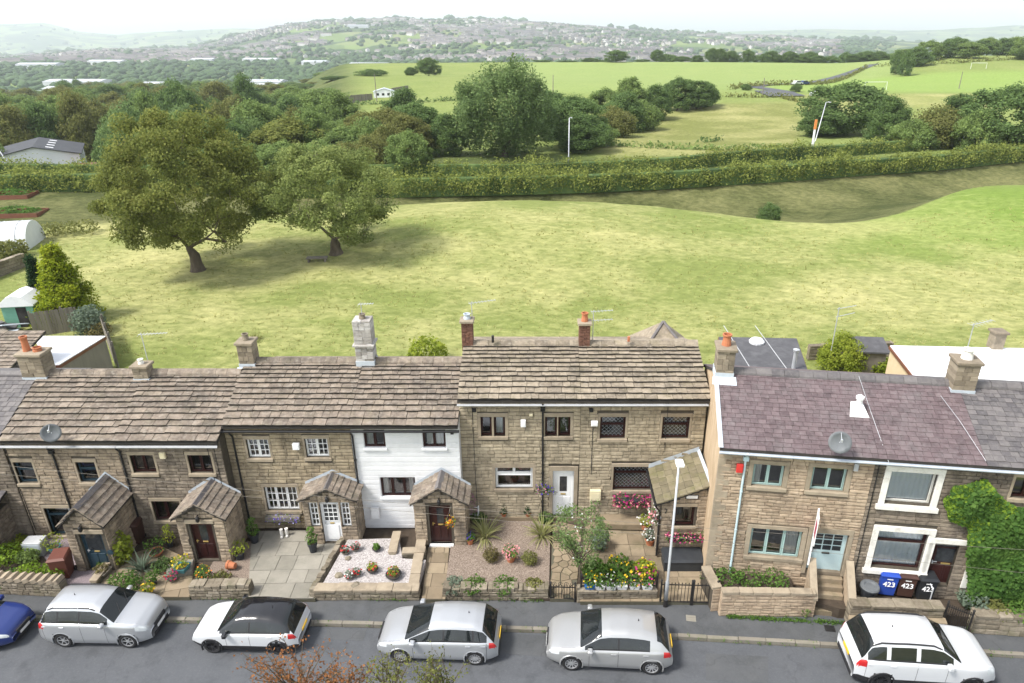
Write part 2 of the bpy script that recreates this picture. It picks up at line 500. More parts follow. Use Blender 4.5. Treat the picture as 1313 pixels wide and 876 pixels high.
RIDGE1 = ([-400, 0, 120, 230, 270, 320, 370, 420, 500, 580, 680, 780, 880, 980, 1100, 1250, 1500, 1900], [70, 72, 66, 62, 54, 43, 34, 29, 24, 25, 30, 36, 43, 48, 52, 55, 56, 56])
RIDGE2 = ([-400, -100, 0, 60, 100, 150, 210, 300, 420, 700, 900, 1050, 1180, 1300, 1500, 1900], [30, 32, 31, 30, 41, 46, 41, 37, 40, 44, 43, 38, 40, 33, 30, 32])


def crest(X):                       # where the mown field breaks off towards the rough bank
    X = np.asarray(X, float)
    return sum(np.interp(X + d, [-60, -40, -15, 0, 10, 20, 28, 36, 44, 54, 72], [70, 73, 80, 80, 78, 74, 70, 69, 77, 86, 92]) for d in (-9, -6, -3, 0, 3, 6, 9)) / 7


def hedge_y(X):
    return np.interp(X, [-160, -66, -30, -4, 35, 76, 170], [78, 84, 86, 88, 97, 114, 150])


def ground_z(X, Y):
    X = np.asarray(X, float); Y = np.asarray(Y, float)
    Ys = np.maximum(Y, 5)
    px = CXP + 985 * X / Ys
    z = 0.18 * np.sin(X * .11 + 1) * np.cos(Y * .09) * sstep(32, 45, Y) * (1 - sstep(120, 200, Y))
    z = z - 0.25 * (1 - sstep(22.5, 28, Y))                                            # under the street and the houses
    hy = hedge_y(X)
    d = (Y - crest(X)) / np.maximum(hy - crest(X), 3)
    z = z - 2.5 * np.where((d > 0) & (d < 1), np.sin(np.clip(d, 0, 1) * math.pi), 0) * sstep(-30, 5, X)
    z = z + 2.4 * np.exp(-(((X - 56) / 23) ** 2 + ((Y - 77) / 14) ** 2))               # grassy mound
    z = z + 1.9 * np.exp(-(((X + 2) / 25) ** 2 + ((Y - 70) / 13) ** 2))
    z = z + 1.2 * sstep(-28, -50, X) * sstep(70, 84, Y) * (1 - sstep(90, 110, Y))
    # beyond the lane
    z = z + 1.6 * np.sin(Y * .03 + X * .012) * sstep(115, 170, Y) * (1 - sstep(420, 520, Y))
    z = z + 5.0 * sstep(1060, 1250, px) * sstep(230, 380, Y) * (1 - sstep(500, 650, Y))
    left = 1 - sstep(300, 450, px)
    z = z - 11 * left * sstep(88, 160, Y) - 41 * left * sstep(230, 800, Y)
    z = z - 52 * (1 - left) * sstep(430, 1000, Y)
    r1 = CAMH + 4000 * np.tan(np.arctan((CYP - np.interp(px, *RIDGE1)) / FPX) - PITCH)
    r2 = CAMH + 8000 * np.tan(np.arctan((CYP - np.interp(px, *RIDGE2)) / FPX) - PITCH)
    a = np.clip((Y - 1500) / 2500, 0, 1)
    z = z + (r1 + 52) * (0.35 * a + 0.65 * a * a * (3 - 2 * a))
    z = z + (np.minimum(r2, r1 + 400) - r1) * sstep(5200, 8000, Y) - 90 * np.sin(np.clip((Y - 4000) / 4000, 0, 1) * math.pi)
    z = z + (8 * np.sin(X * .006 + Y * .004) + 6 * np.sin(X * .013 - Y * .007)) * sstep(1500, 2600, Y) * (1 - sstep(3300, 4000, Y) * .6)
    return z


def gz(x, y):
    return float(ground_z(x, y))


def terrain():
    rr = [6.0]
    while rr[-1] < 10500:
        rr.append(rr[-1] * (1.0125 if rr[-1] < 600 else 1.02))
    rr = np.array(rr)
    th = np.concatenate([np.radians(np.linspace(-180, -58, 14)[:-1]), np.radians(np.linspace(-58, 58, 350)), np.radians(np.linspace(58, 180, 14)[1:])])
    Rg, T = np.meshgrid(rr, th, indexing='ij')
    X, Y = Rg * np.sin(T), Rg * np.cos(T)
    Z = ground_z(X, Y)
    nr, nt = X.shape
    V = np.stack([X, Y, Z], -1).reshape(-1, 3)
    i, j = np.meshgrid(np.arange(nr - 1), np.arange(nt - 1), indexing='ij')
    q = i * nt + j
    F = np.stack([q, q + 1, q + nt + 1, q + nt], -1).reshape(-1, 4)[:, ::-1]
    # centre cap
    V = np.vstack([V, [[0, 0, gz(0, 6)]]])
    m, nt_, bs = _nt('grassland')
    me = np_mesh('ground', V, F, m, True)
    # land cover: base colour of what grows or lies there, and how much straw is in it
    x, y = V[:, 0], V[:, 1]
    px = CXP + 985 * x / np.maximum(y, 5)
    rng = np.random.default_rng(3)
    jit = 3.0 * np.sin(x * .35) + 2 * np.sin(x * .9 + y * .4)
    Cc = np.zeros((len(V), 4)); Cc[:] = (.184, .217, .064, .98)
    def put(mask, c):
        w = np.clip(mask, 0, 1)[:, None]
        Cc[:] = Cc * (1 - w) + np.array(c) * w
    hy = hedge_y(x)
    put(sstep(-.6, 1.2, y - crest(x) + jit * .15) * (y < hy + 1), (.058, .07, .023, .35))          # rough bank
    put(np.exp(-(((x - 56) / 27) ** 2 + ((y - 72) / 12) ** 2)) * 1.6 * (y < crest(x) + 1), (.155, .225, .045, .45))       # mound
    put(sstep(0, 2, y - hy), (.06, .085, .025, .2))
    put(sstep(0, 10, y - 112) * sstep(420, 470, px) * (1 - sstep(455, 475, y)), (.17, .215, .06, .2))   # pasture
    put(sstep(760, 790, px) * (1 - sstep(1035, 1055, px)) * sstep(112, 122, y) * (1 - sstep(196, 204, y)), (.165, .18, .055, .65))
    put(sstep(600, 690, px) * (1 - sstep(1150, 1170, px)) * sstep(215, 240, y) * (1 - sstep(440, 455, y)), (.205, .265, .085, .1))
    put(sstep(990, 1010, px) * sstep(215, 235, y) * (1 - sstep(315, 330, y)), (.20, .28, .07, .08))
    put(sstep(1010, 1060, px) * sstep(180, 190, y) * (1 - sstep(212, 222, y)), (.21, .23, .075, .6))
    far = sstep(520, 700, y)
    put(far * 1.0, (.055, .085, .03, 0))
    ca = me.color_attributes.new('land', 'FLOAT_COLOR', 'POINT')
    ca.data.foreach_set('color', Cc.astype(np.float32).ravel())
    at = nt_.nodes.new('ShaderNodeAttribute'); at.attribute_name = 'land'
    geo = nt_.nodes.new('ShaderNodeNewGeometry')
    pos = geo.outputs['Position']
    mp = nt_.nodes.new('ShaderNodeMapping'); mp.inputs['Scale'].default_value = (.5, .8, 1); mp.inputs['Rotation'].default_value = (0, 0, .35); nt_.links.new(pos, mp.inputs['Vector'])
    n1 = _noise(nt_, mp.outputs[0], .16, 5, .62)
    n2 = _noise(nt_, mp.outputs[0], 2.2, 6, .75)
    n3 = _noise(nt_, pos, .045, 3)
    L = nt_.links.new
    straw = _math(nt_, 'ADD', _math(nt_, 'MULTIPLY', _math(nt_, 'SUBTRACT', n1, .415), 2.6), _math(nt_, 'MULTIPLY', _math(nt_, 'SUBTRACT', n2, .5), 1.6))
    straw = _math(nt_, 'ADD', straw, _math(nt_, 'MULTIPLY', _math(nt_, 'SUBTRACT', n3, .45), 2.6))
    cl = nt_.nodes.new('ShaderNodeClamp'); L(straw, cl.inputs[0])
    mx = nt_.nodes.new('ShaderNodeMix'); mx.data_type = 'RGBA'
    L(_math(nt_, 'MULTIPLY', cl.outputs[0], _math(nt_, 'MULTIPLY', at.outputs['Alpha'], .85)), mx.inputs[0])
    L(at.outputs['Color'], mx.inputs[6]); mx.inputs[7].default_value = (.405, .38, .172, 1)
    # far patchwork of fields and woods
    vo = nt_.nodes.new('ShaderNodeTexVoronoi'); vo.inputs['Scale'].default_value = .0065; vo.inputs['Randomness'].default_value = .9
    L(pos, vo.inputs['Vector'])
    sep = nt_.nodes.new('ShaderNodeSeparateColor'); L(vo.outputs['Color'], sep.inputs[0])
    rp = _ramp(nt_, [(.03, .055, .022), (.05, .085, .03), (.08, .12, .04), (.15, .21, .06), (.17, .19, .08)])
    L(sep.outputs[0], rp.inputs[0])
    sp = nt_.nodes.new('ShaderNodeSeparateXYZ'); L(pos, sp.inputs[0])
    fm = nt_.nodes.new('ShaderNodeMapRange'); fm.inputs[1].default_value = 650; fm.inputs[2].default_value = 950; L(sp.outputs[1], fm.inputs[0])
    mf = nt_.nodes.new('ShaderNodeMix'); mf.data_type = 'RGBA'
    L(fm.outputs[0], mf.inputs[0]); L(mx.outputs[2], mf.inputs[6]); L(rp.outputs[0], mf.inputs[7])
    mv = nt_.nodes.new('ShaderNodeMix'); mv.data_type = 'RGBA'; mv.blend_type = 'MULTIPLY'; mv.inputs[0].default_value = 1
    vr = nt_.nodes.new('ShaderNodeMapRange'); vr.inputs[1].default_value = .3; vr.inputs[2].default_value = .7; vr.inputs[3].default_value = .76; vr.inputs[4].default_value = 1.2
    L(n2, vr.inputs[0])
    L(mf.outputs[2], mv.inputs[6]); L(vr.outputs[0], mv.inputs[7])
    L(mv.outputs[2], bs.inputs['Base Color'])
    bs.inputs['Roughness'].default_value = .95; bs.inputs['Specular IOR Level'].default_value = .1
    bn = nt_.nodes.new('ShaderNodeBump'); bn.inputs['Strength'].default_value = .8; bn.inputs['Distance'].default_value = .25
    L(n2, bn.inputs['Height']); L(bn.outputs[0], bs.inputs['Normal'])
    tag(link('ground', me), 'rolling grass field, pasture and valley beyond the terrace', kind='structure')


terrain()

# grass standing proud of the near field
def field_grass():
    rng = np.random.default_rng(11)
    n = 13000
    Y = 27.5 + (rng.uniform(0, 1, n) ** 1.5) * 45
    X = rng.uniform(-1.05, .95, n) * (Y * .82 + 4)
    keep = ~((X < -13.5) & (Y < 40)) & ~((X > 5) & (Y < 33.5)) & (Y > 30) & (Y < crest(X) - 2)
    keep &= (rng.uniform(0, 1, n) < 0.35 + 0.65 * (np.sin(X * .55 + np.sin(Y * .4) * 2) * np.sin(Y * .43 + X * .2) > -.1))
    X, Y = X[keep], Y[keep]
    Z = ground_z(X, Y)
    n = len(X); b = 4
    a = rng.uniform(0, 2 * math.pi, (n, b)); ln = rng.uniform(.04, .14, (n, b))
    lean = rng.uniform(.2, 1.1, (n, b)); w = rng.uniform(.02, .045, (n, b)) * (1 + Y / 60)[:, None]
    base = np.stack([X, Y, Z - .02], -1)[:, None, :] + np.stack([rng.normal(0, .09, (n, b)), rng.normal(0, .09, (n, b)), np.zeros((n, b))], -1)
    d = np.stack([np.cos(a), np.sin(a), np.zeros_like(a)], -1); sd = np.stack([-np.sin(a), np.cos(a), np.zeros_like(a)], -1)
    tip = base + d * (ln * lean)[..., None] + np.array([0, 0, 1]) * ln[..., None]
    V = np.stack([base - sd * w[..., None], base + sd * w[..., None], tip], 2).reshape(-1, 3)
    F = np.arange(len(V)).reshape(-1, 3)
    mt = surf('meadow grass blades', [(.25, .28, .09), (.32, .33, .11), (.41, .39, .155), (.5, .46, .22)], .3, .9, .3, transl=.4, cont=2)
    tag(link('grass', np_mesh('grass', V, F, mt)), 'long straw-tipped grass of the field behind the houses', 'grass', kind='stuff')


field_grass()

# ------------------------------------------------------------------ street
KERB = [(-60, 19.6), (-30, 18.85), (-19, 18.64), (-12.85, 18.54), (-5.7, 18.32), (.27, 18.08), (5.05, 17.77), (10.2, 17.41), (16.1, 17.02), (24, 16.5), (60, 14)]


def kerb_y(x):
    return float(np.interp(x, [p[0] for p in KERB], [p[1] for p in KERB]))


def strip(name, dy0, dy1, z, mt, label):
    mb = MB()
    xs = np.linspace(-60, 60, 121)
    for a, b in zip(xs[:-1], xs[1:]):
        mb.quad((a, kerb_y(a) + dy0, z), (b, kerb_y(b) + dy0, z), (b, kerb_y(b) + dy1, z), (a, kerb_y(a) + dy1, z))
    return tag(mb.build(name, mt), label, kind='structure')


strip('road', -6.4, -0.1, 0.0, M['asphalt'], 'grey asphalt street the cars are parked on')
strip('pavement', 0.05, 2.6, 0.12, M['asphalt_path'], 'narrow dark asphalt pavement in front of the garden walls')
strip('far_pavement', -6.95, -6.35, 0.12, M['asphalt_path'], 'asphalt pavement on the near side of the street')
kb = MB().box(-60, 60, 0, .01, -.2, -.19).build('kerb', M['mortar'])
kb.location = (0, 17, 0)
tag(kb, 'line of worn pale kerb stones along the pavement', kind='structure')
rnd = random.Random(5)
km = [MB().bbox(-.5, .5, -.075, .075, -.12, .135 + .004 * i, .012).mesh('kerb_stone', M['kerb']) for i in range(3)]
x = -26.0
while x < 24:
    l = rnd.uniform(.75, 1.1)
    xm = x + l / 2
    sl = (kerb_y(x + l) - kerb_y(x)) / l
    piece('kerb_stone', rnd.choice(km), kb, (xm, kerb_y(xm) - 17 + rnd.uniform(-.012, .012), rnd.uniform(-.008, .004)), (0, 0, math.atan(sl) + rnd.uniform(-.01, .01)), ((l - .012), 1, 1))
    x += l
mt = surf('kerb moss', [(.05, .08, .015), (.12, .16, .03)], 8, .95, .4, transl=.2)
rg = np.random.default_rng(8)
# weeds rooted in the joint between pavement and garden walls, and in the gutter
Cs = []
for (a, b, yo, d) in ((-14.8, -12.3, 1.0, 70), (-12.2, -10.7, .98, 90), (-6.2, -4.7, 1.12, 90), (-3, .2, 1.22, 40), (6.6, 9.6, .92, 190), (9.6, 10.6, .9, 60), (12, 16, .85, 60), (-26, 20, .02, 260), (-26, 20, -.09, 120)):
    for t in rg.uniform(a, b, d):
        Cs.append((t, kerb_y(t) + yo + rg.normal(0, .03), .14 + abs(rg.normal(0, .04)) if yo > .1 else .07 + abs(rg.normal(0, .03))))
Cs = np.repeat(np.array(Cs), 7, 0) + rg.normal(0, .035, (len(Cs) * 7, 3)) * (1.5, 1, .6)
V, F = leaves(Cs, .028, rg, up=.3)
tag(link('weeds', np_mesh('weeds', V, F, M['leaf_green'])), 'weeds and moss in the pavement joints below the garden walls', 'weeds', kind='stuff')

# ------------------------------------------------------------------ trees
def tree_meshes(seed, h, rx, leaf, n_cl, per, kind='round', trunk_h=.22, trunk_r=.35, leafmat='leaf_mid', rc=None, zlow=-.45):
    rng = np.random.default_rng(seed)
    zc = h * (trunk_h + (1 - trunk_h) * .5); rz = h * (1 - trunk_h) * .5
    lump = rng.normal(size=(7, 3)); lump /= np.linalg.norm(lump, axis=1)[:, None]
    D = []
    while len(D) < n_cl:
        d = rng.normal(size=3); d /= np.linalg.norm(d)
        if d[2] < zlow - rng.uniform(0, .4): continue
        D.append(d)
    D = np.array(D)
    rad = rng.uniform(.25, 1, n_cl) ** .38
    lf = .78 + .34 * np.clip((D @ lump.T), 0, 1).max(1) ** 3
    P = D * (rad * lf)[:, None]
    if kind == 'cone':
        zz = rng.uniform(0, 1, n_cl); a = rng.uniform(0, 6.283, n_cl); rr = (1 - zz) ** .8 * rng.uniform(.5, 1, n_cl)
        P = np.stack([np.cos(a) * rr, np.sin(a) * rr, zz * 2 - 1], -1)
    if kind == 'dome':                                   # wide below, narrower above
        P[:, :2] *= (1.02 - .22 * np.clip(P[:, 2], -1, 1))[:, None]
    C = P * np.array([rx, rx, rz]) + np.array([0, 0, zc])
    rcl = (rc or rx * .24) * rng.uniform(.7, 1.35, n_cl)
    # limbs
    mb = MB()
    th = h * trunk_h
    lean = rng.normal(0, .03, 2)
    top = Vector((lean[0] * h, lean[1] * h, th * 1.6 if kind != 'cone' else h * .9))
    flare = [Vector((0, 0, -.3)), Vector((0, 0, .08 * th)), Vector((lean[0] * th * .4, lean[1] * th * .4, th * .45)), Vector((lean[0] * th, lean[1] * th, th)), top]
    mb.tube(flare, [trunk_r * 1.7, trunk_r * 1.15, trunk_r * .9, trunk_r * .8, trunk_r * .45], 10)
    nodes = [(Vector((lean[0] * th, lean[1] * th, th * .95)), trunk_r * .62), (top, trunk_r * .42), ((flare[3] + top) / 2, trunk_r * .5)]
    order = np.argsort(np.linalg.norm(C - np.array([0, 0, th]), axis=1))
    for k in order:
        c = Vector(C[k])
        best = min(nodes, key=lambda nd: (nd[0] - c).length + (0 if nd[0].length < c.length else 3) + (1.5 if nd[1] < .03 else 0))
        p0, r0 = best
        dl = (c - p0).length
        if dl < .2: continue
        r1 = max(.018 * rx / 5, r0 * .42)
        mid = p0.lerp(c, .5) + Vector((rng.normal(0, .07) * dl, rng.normal(0, .07) * dl, dl * (.10 if kind != 'cone' else -.02)))
        mb.tube([p0, mid, c], [r0 * .78, (r0 * .6 + r1) / 2, r1], 5, caps=False)
        nodes.append((mid, (r0 * .6 + r1) / 2)); nodes.append((c, r1))
    # leaves
    Ls, Os = [], []
    for k in range(n_cl):
        m = max(8, int(per * rng.uniform(.7, 1.3)))
        d = rng.normal(size=(m, 3)); d /= np.linalg.norm(d, axis=1)[:, None]
        u = rng.uniform(0, 1, m) ** .45
        st = np.array([1, 1, .8]) if kind not in ('willow',) else np.array([.75, .75, 1.25])
        p = d * u[:, None] * rcl[k] * st
        if kind == 'willow':
            p[:, 2] -= np.abs(rng.normal(0, .5, m)) * rcl[k] * .7
        Ls.append(C[k] + p); Os.append(d + (C[k] - np.array([0, 0, zc])) / rx * .8)
    Ls = np.vstack(Ls); Os = np.vstack(Os)
    Ls[:, 2] = np.maximum(Ls[:, 2], .35)
    V, F = leaves(Ls, leaf, rng, Os, .45, .62 if kind != 'willow' else .4, up=.15)
    return mb.mesh('trunk', M['bark'], True), np_mesh('crown', V, F, M[leafmat])


def place_tree(name, label, meshes, x, y, h, hs, w, ws, rz, group=None, z=None, mat=None):
    """meshes were made for height hs and width ws; this one is h high and w wide"""
    t = thing(name, label, 'tree', (x, y, gz(x, y) if z is None else z), rz, group)
    s = (w / ws, w / ws, h / hs)
    piece('trunk', meshes[0], t, (0, 0, 0), sc=s)
    c = piece('crown', meshes[1], t, (0, 0, 0), sc=s)
    if mat:
        c.material_slots[0].link = 'OBJECT'; c.material_slots[0].material = M[mat]
    return t


# the two spreading trees in the field
p = G(265, 349)
oak = tree_meshes(21, 13.6, 6.4, .105, 165, 430, 'dome', .1, .55, 'leaf_oak', 1.05, -.75)
place_tree('oak_tree', 'large bronze-green spreading tree standing in the field', oak, p.x - .7, p.y, 13.4, 13.6, 12.6, 13.2, .4)
p = G(428, 334)
oak2 = tree_meshes(35, 10.6, 5.4, .1, 118, 370, 'dome', .09, .5, 'leaf_oak2', .92, -.65)
place_tree('oak_tree', 'smaller grey-green spreading tree with open crown in the field', oak2, p.x + .3, p.y, 10.2, 10.6, 12.0, 11.2, 2.2)
q = G(408, 342)
t = thing('bench', 'low wooden plank bench under the smaller field tree', 'bench', (q.x, q.y, gz(q.x, q.y)), .1)
MB().bbox(-.9, .9, -.35, .35, .32, .4, .02).build('seat', M['wood_grey'], t)
for s_ in (-.7, .7): MB().box(s_ - .07, s_ + .07, -.3, .3, 0, .32).build('leg', M['wood_grey'], t)

KINDS = {}
for k, a in dict(
        round=(3, 12, 5, .19, 130, 190, 'dome', .03, .3, 'leaf_mid', 1.3, -.95), round2=(4, 12, 5, .19, 130, 190, 'dome', .02, .3, 'leaf_mid', 1.35, -.95),
        tall=(5, 14, 4.2, .2, 120, 150, 'dome', .03, .3, 'leaf_dark', 1.2, -.95), bush=(6, 6, 4, .17, 80, 140, 'dome', .0, .18, 'leaf_olive', 1.15, -.95),
        fir=(7, 12, 2.8, .22, 110, 70, 'cone', .08, .22, 'leaf_dark', .8, -.8)).items():
    KINDS[k] = (tree_meshes(*a), a[1], a[2] * 2.25)
p = G(645, 208)
wil = tree_meshes(9, 15.5, 8.2, .24, 210, 175, 'willow', .08, .5, 'leaf_willow', 1.6, -.9)
place_tree('willow_tree', 'big pale green willow with a broad soft crown behind the hedge', wil, p.x, p.y + 6, elev(80, p.y + 6), 15.5, 19, 17.6, 0)


def ptree(px, Y, top, wpx, kind, label, group=None, mat=None, name='woodland_tree', seed=0, lift=0):
    x = colx(px, Y); z = gz(x, Y)
    h = elev(top, Y) - z
    w = wpx / FPX * (Y * CP + 8)
    ms, hs_, ws_ = KINDS[kind]
    return place_tree(name, label, ms, x, Y, h, hs_, w, ws_, (px * 1.7 + Y) % 6.28, group, z, mat)


# marked trees of the middle distance
ptree(232, 165, 96, 74, 'round', 'tall rounded dark tree rising above the wood near the sheds', mat='leaf_dark')
ptree(316, 205, 103, 46, 'round2', 'compact dark tree standing above the wood, beyond the bronze tree', mat='leaf_dark')
ptree(400, 180, 112, 80, 'round', 'rounded mid-green tree at the edge of the pasture below the white farm building')
ptree(550, 330, 72, 34, 'round', 'lone round dark tree on the pasture skyline above the farm building', mat='leaf_dark', name='field_tree')
ptree(527, 330, 87, 20, 'round2', 'small round tree just beside the lone skyline tree', mat='leaf_dark', name='field_tree')
ptree(480, 310, 89, 44, 'bush', 'low broad tree left of the skyline pair on the pasture', mat='leaf_dark', name='field_tree')
ptree(430, 300, 98, 46, 'round2', 'round tree at the far end of the pasture by the farm fence', mat='leaf_dark', name='field_tree')
ptree(790, 440, 63, 32, 'round', 'round tree standing out of the hedge line on the far field edge', mat='leaf_dark', name='field_tree')
ptree(1085, 150, 101, 118, 'round', 'broad dark green tree beside the tall leaning lamp post', mat='leaf_dark')
ptree(1055, 146, 140, 70, 'round2', 'lower dark green tree in front of the broad one by the lamp post', mat='leaf_dark')
ptree(1135, 132, 128, 60, 'round2', 'mid-sized dark tree filling the gap beside the broad tree', mat='leaf_dark')
ptree(1226, 150, 117, 46, 'tall', 'upright dark tree between the bushes and the football pitch')
ptree(1195, 128, 140, 80, 'bush', 'brownish olive thicket behind the upper hedge', mat='leaf_olive')
ptree(1165, 126, 155, 60, 'bush', 'low dark thicket between broad tree and olive thicket', mat='leaf_mid')
ptree(1285, 124, 103, 112, 'round', 'large dark tree at the right end of the hedge', mat='leaf_dark')
ptree(1245, 122, 145, 60, 'bush', 'low green bush next to the large end tree', mat='leaf_mid')
ptree(735, 128, 118, 90, 'round', 'dark tree tucked behind the willow', mat='leaf_dark')
ptree(705, 140, 112, 70, 'tall', 'slim dark tree half hidden by the willow')
ptree(745, 122, 150, 74, 'round2', 'dark leafy tree beside the white lamp post', mat='leaf_dark')
ptree(535, 124, 128, 84, 'round', 'dark green tree on the other flank of the willow', mat='leaf_dark')
ptree(575, 118, 150, 60, 'round2', 'shaded tree under the willow crown', mat='leaf_dark')
ptree(520, 150, 118, 60, 'round2', 'bushy dark tree at the foot of the pasture', mat='leaf_dark')
ptree(470, 118, 140, 70, 'round', 'olive tree between the small field tree and the willow', mat='leaf_olive')
ptree(435, 140, 122, 66, 'round2', 'green tree behind the smaller field tree', mat='leaf_mid')
ptree(375, 112, 146, 120, 'round', 'bronze tinted tree behind the hedge, seen above the smaller field tree', mat='leaf_oak')
ptree(330, 124, 138, 90, 'round2', 'leafy green tree behind the hedge, between the two field trees', mat='leaf_mid')
ptree(500, 108, 162, 60, 'bush', 'yellowish bush behind the hedge by the willow', mat='leaf_olive')
for i, (px, Y, tp, w, k, mt) in enumerate([(775, 178, 110, 54, 'round', 'leaf_mid'), (806, 172, 95, 50, 'tall', 'leaf_mid'), (800, 158, 122, 64, 'round2', 'leaf_dark'), (840, 176, 112, 46, 'round2', 'leaf_dark'), (826, 160, 132, 50, 'bush', 'leaf_mid'), (868, 190, 96, 48, 'round', 'leaf_dark'), (893, 192, 101, 44, 'tall', 'leaf_dark'), (905, 196, 108, 34, 'round2', 'leaf_dark'), (790, 146, 140, 60, 'bush', 'leaf_olive'), (770, 128, 160, 44, 'bush', 'leaf_mid')]):
    ptree(px, Y, tp, w, k, ['leftmost light', 'tallest pointed', 'broad dark middle', 'rounded dark inner', 'low light-green front', 'tall rounded right-hand', 'narrow dark right-hand', 'rightmost small dark', 'low olive lower', 'lowest bushy green'][i] + ' tree of the copse on the sloping pasture', 'copse on the sloping pasture', mt, 'copse_tree')
rnd = random.Random(77)
# the wood below the hedge
for Y, step, t0 in ((100, 44, 172), (112, 46, 156), (126, 48, 143), (145, 46, 132), (170, 46, 124), (205, 44, 117), (250, 40, 113), (310, 30, 111), (390, 26, 108), (480, 24, 107), (590, 20, 106), (720, 17, 106)):
    px = -40 + rnd.uniform(0, 20)
    while px < (420 if Y > 130 else 555):
        if not (-30 < px < 150 and Y < 130):
            kd = rnd.choice(['round', 'round2', 'tall', 'bush' if Y < 130 else 'round']); lm = rnd.choice(['leaf_mid', 'leaf_dark', 'leaf_mid', 'leaf_olive', 'leaf_willow'])
            side = 'by the white shed' if px < 150 else 'behind the larger tree' if px < 330 else 'behind the smaller tree' if px < 470 else 'towards the willow'
            row = 'front edge' if Y < 120 else 'near half' if Y < 160 else 'far half' if Y < 280 else 'hazy far edge'
            ptree(px, Y + rnd.uniform(-6, 6), t0 + rnd.uniform(-9, 9) * min(1, 150 / Y) + (10 if px < 60 else 0), step * rnd.uniform(1.2, 1.7), kd,
                  {'leaf_mid': 'mid-green', 'leaf_dark': 'dark green', 'leaf_olive': 'olive', 'leaf_willow': 'pale green'}[lm] + {'round': ' rounded', 'round2': ' domed', 'tall': ' narrow', 'bush': ' bushy'}[kd] + ' tree at the ' + row + ' of the wood, ' + side, 'wood beyond the hedge', lm)
        px += step * rnd.uniform(.7, 1.1)
px = 675
while px < 1165:
    ptree(px, rnd.uniform(450, 470), (79 if px < 830 else 68) + rnd.uniform(-6, 5), rnd.uniform(18, 34), rnd.choice(['round', 'round2', 'bush', 'tall']), 'dark tree of the line along the far field edge', 'trees along the far field edge', 'leaf_dark', 'edge_tree')
    px += rnd.uniform(8, 22)
for px in range(1160, 1345, 15):
    ptree(px + rnd.uniform(-4, 4), rnd.uniform(345, 420), (60 if px < 1190 else 50) + rnd.uniform(-6, 6), rnd.uniform(30, 46), rnd.choice(['round', 'round2', 'tall']), 'tree of the wood above the football pitch', 'wood above the football pitch', rnd.choice(['leaf_dark', 'leaf_mid']), 'edge_tree')
for px, Y in ((1020, 225), (955, 232), (1148, 330), (1160, 320)):
    ptree(px, Y, 108 if px < 1100 else 66, 16 if px < 1100 else 20, 'bush', ('small bush beside the parking place, on its right' if px > 1000 else 'small bush beside the parking place, on its left') if px < 1100 else 'small dark tree at the end of the lane', 'lane side bushes' if px < 1100 else 'trees at the lane end', 'leaf_dark', 'lane_bush')
p = G(993, 288)
place_tree('thorn_bush', 'single round thorn bush on the rough bank', KINDS['bush'][0], p.x, p.y + 1.5, 2.0, 6, 2.6, 9, 1, z=gz(p.x, p.y + 1.5), mat='leaf_dark')

# ------------------------------------------------------------------ hedges and the lane between them
def hedge(name, label, pts, width, h0, seed, n, lm):
    rng = np.random.default_rng(seed)
    P = np.array(pts, float)
    seg = np.linalg.norm(np.diff(P, axis=0), axis=1); cum = np.concatenate([[0], np.cumsum(seg)])
    s = rng.uniform(0, cum[-1], n)
    X = np.interp(s, cum, P[:, 0]); Y = np.interp(s, cum, P[:, 1]); Z = ground_z(X, Y)
    hh = h0 * (.86 + .1 * np.sin(s * .17 + 1) + .12 * np.sin(s * .43) + .1 * np.sin(s * 1.13 + 2) + .07 * np.sin(s * 2.7) + .05 * np.sin(s * 6.1)) * np.where(rng.uniform(0, 1, n) < .04, 1.18, 1)
    wob = 1 + .16 * np.sin(s * .8 + 1) + .12 * np.sin(s * 1.9)
    a = rng.uniform(-.35, math.pi + .35, n)
    rad = rng.uniform(.82, 1.06, n) + .08 * rng.normal(size=n)
    cx = np.sign(np.cos(a)) * np.abs(np.cos(a)) ** .6 * width / 2 * rad * wob
    cz = np.abs(np.sin(a)) ** .45 * hh * rad * np.where(a < 0, 0, 1) * np.where(a > math.pi, 0, 1)
    cz = np.where((a < 0) | (a > math.pi), rng.uniform(0, 1, n) * hh * .6, cz * rng.uniform(.55, 1.02, n) ** .5)
    C = np.stack([X, Y + cx, Z + np.maximum(cz, .1)], -1)
    out = np.stack([np.zeros(n), cx, cz - hh * .4], -1)
    V, F = leaves(C, .15, rng, out, .4, .6, up=.2)
    base = (float(P[len(P) // 2][0]), float(P[len(P) // 2][1]), 0)
    t = thing(name, label, 'hedge', base)
    V -= np.array(base)
    link('foliage', np_mesh('foliage', V, F, lm), t)
    mb = MB()
    m = int(cum[-1] / 2.5)
    ss = np.linspace(0, cum[-1], m)
    for a, b in zip(ss[:-1], ss[1:]):
        q = []
        for u in (a, b):
            x, y = np.interp(u, cum, P[:, 0]) - base[0], np.interp(u, cum, P[:, 1]) - base[1]
            q.append((x, y, gz(x + base[0], y + base[1])))
        w = width * .33; h_ = h0 * .66
        (x0, y0, z0), (x1, y1, z1) = q
        mb.add([(x0, y0 - w, z0 - .2), (x0, y0 - w * .8, z0 + h_), (x0, y0 + w * .8, z0 + h_), (x0, y0 + w, z0 - .2), (x1, y1 - w, z1 - .2), (x1, y1 - w * .8, z1 + h_), (x1, y1 + w * .8, z1 + h_), (x1, y1 + w, z1 - .2)],
               [(0, 4, 5, 1), (1, 5, 6, 2), (2, 6, 7, 3)])
    mb.build('stems', M['leaf_dark'], t)


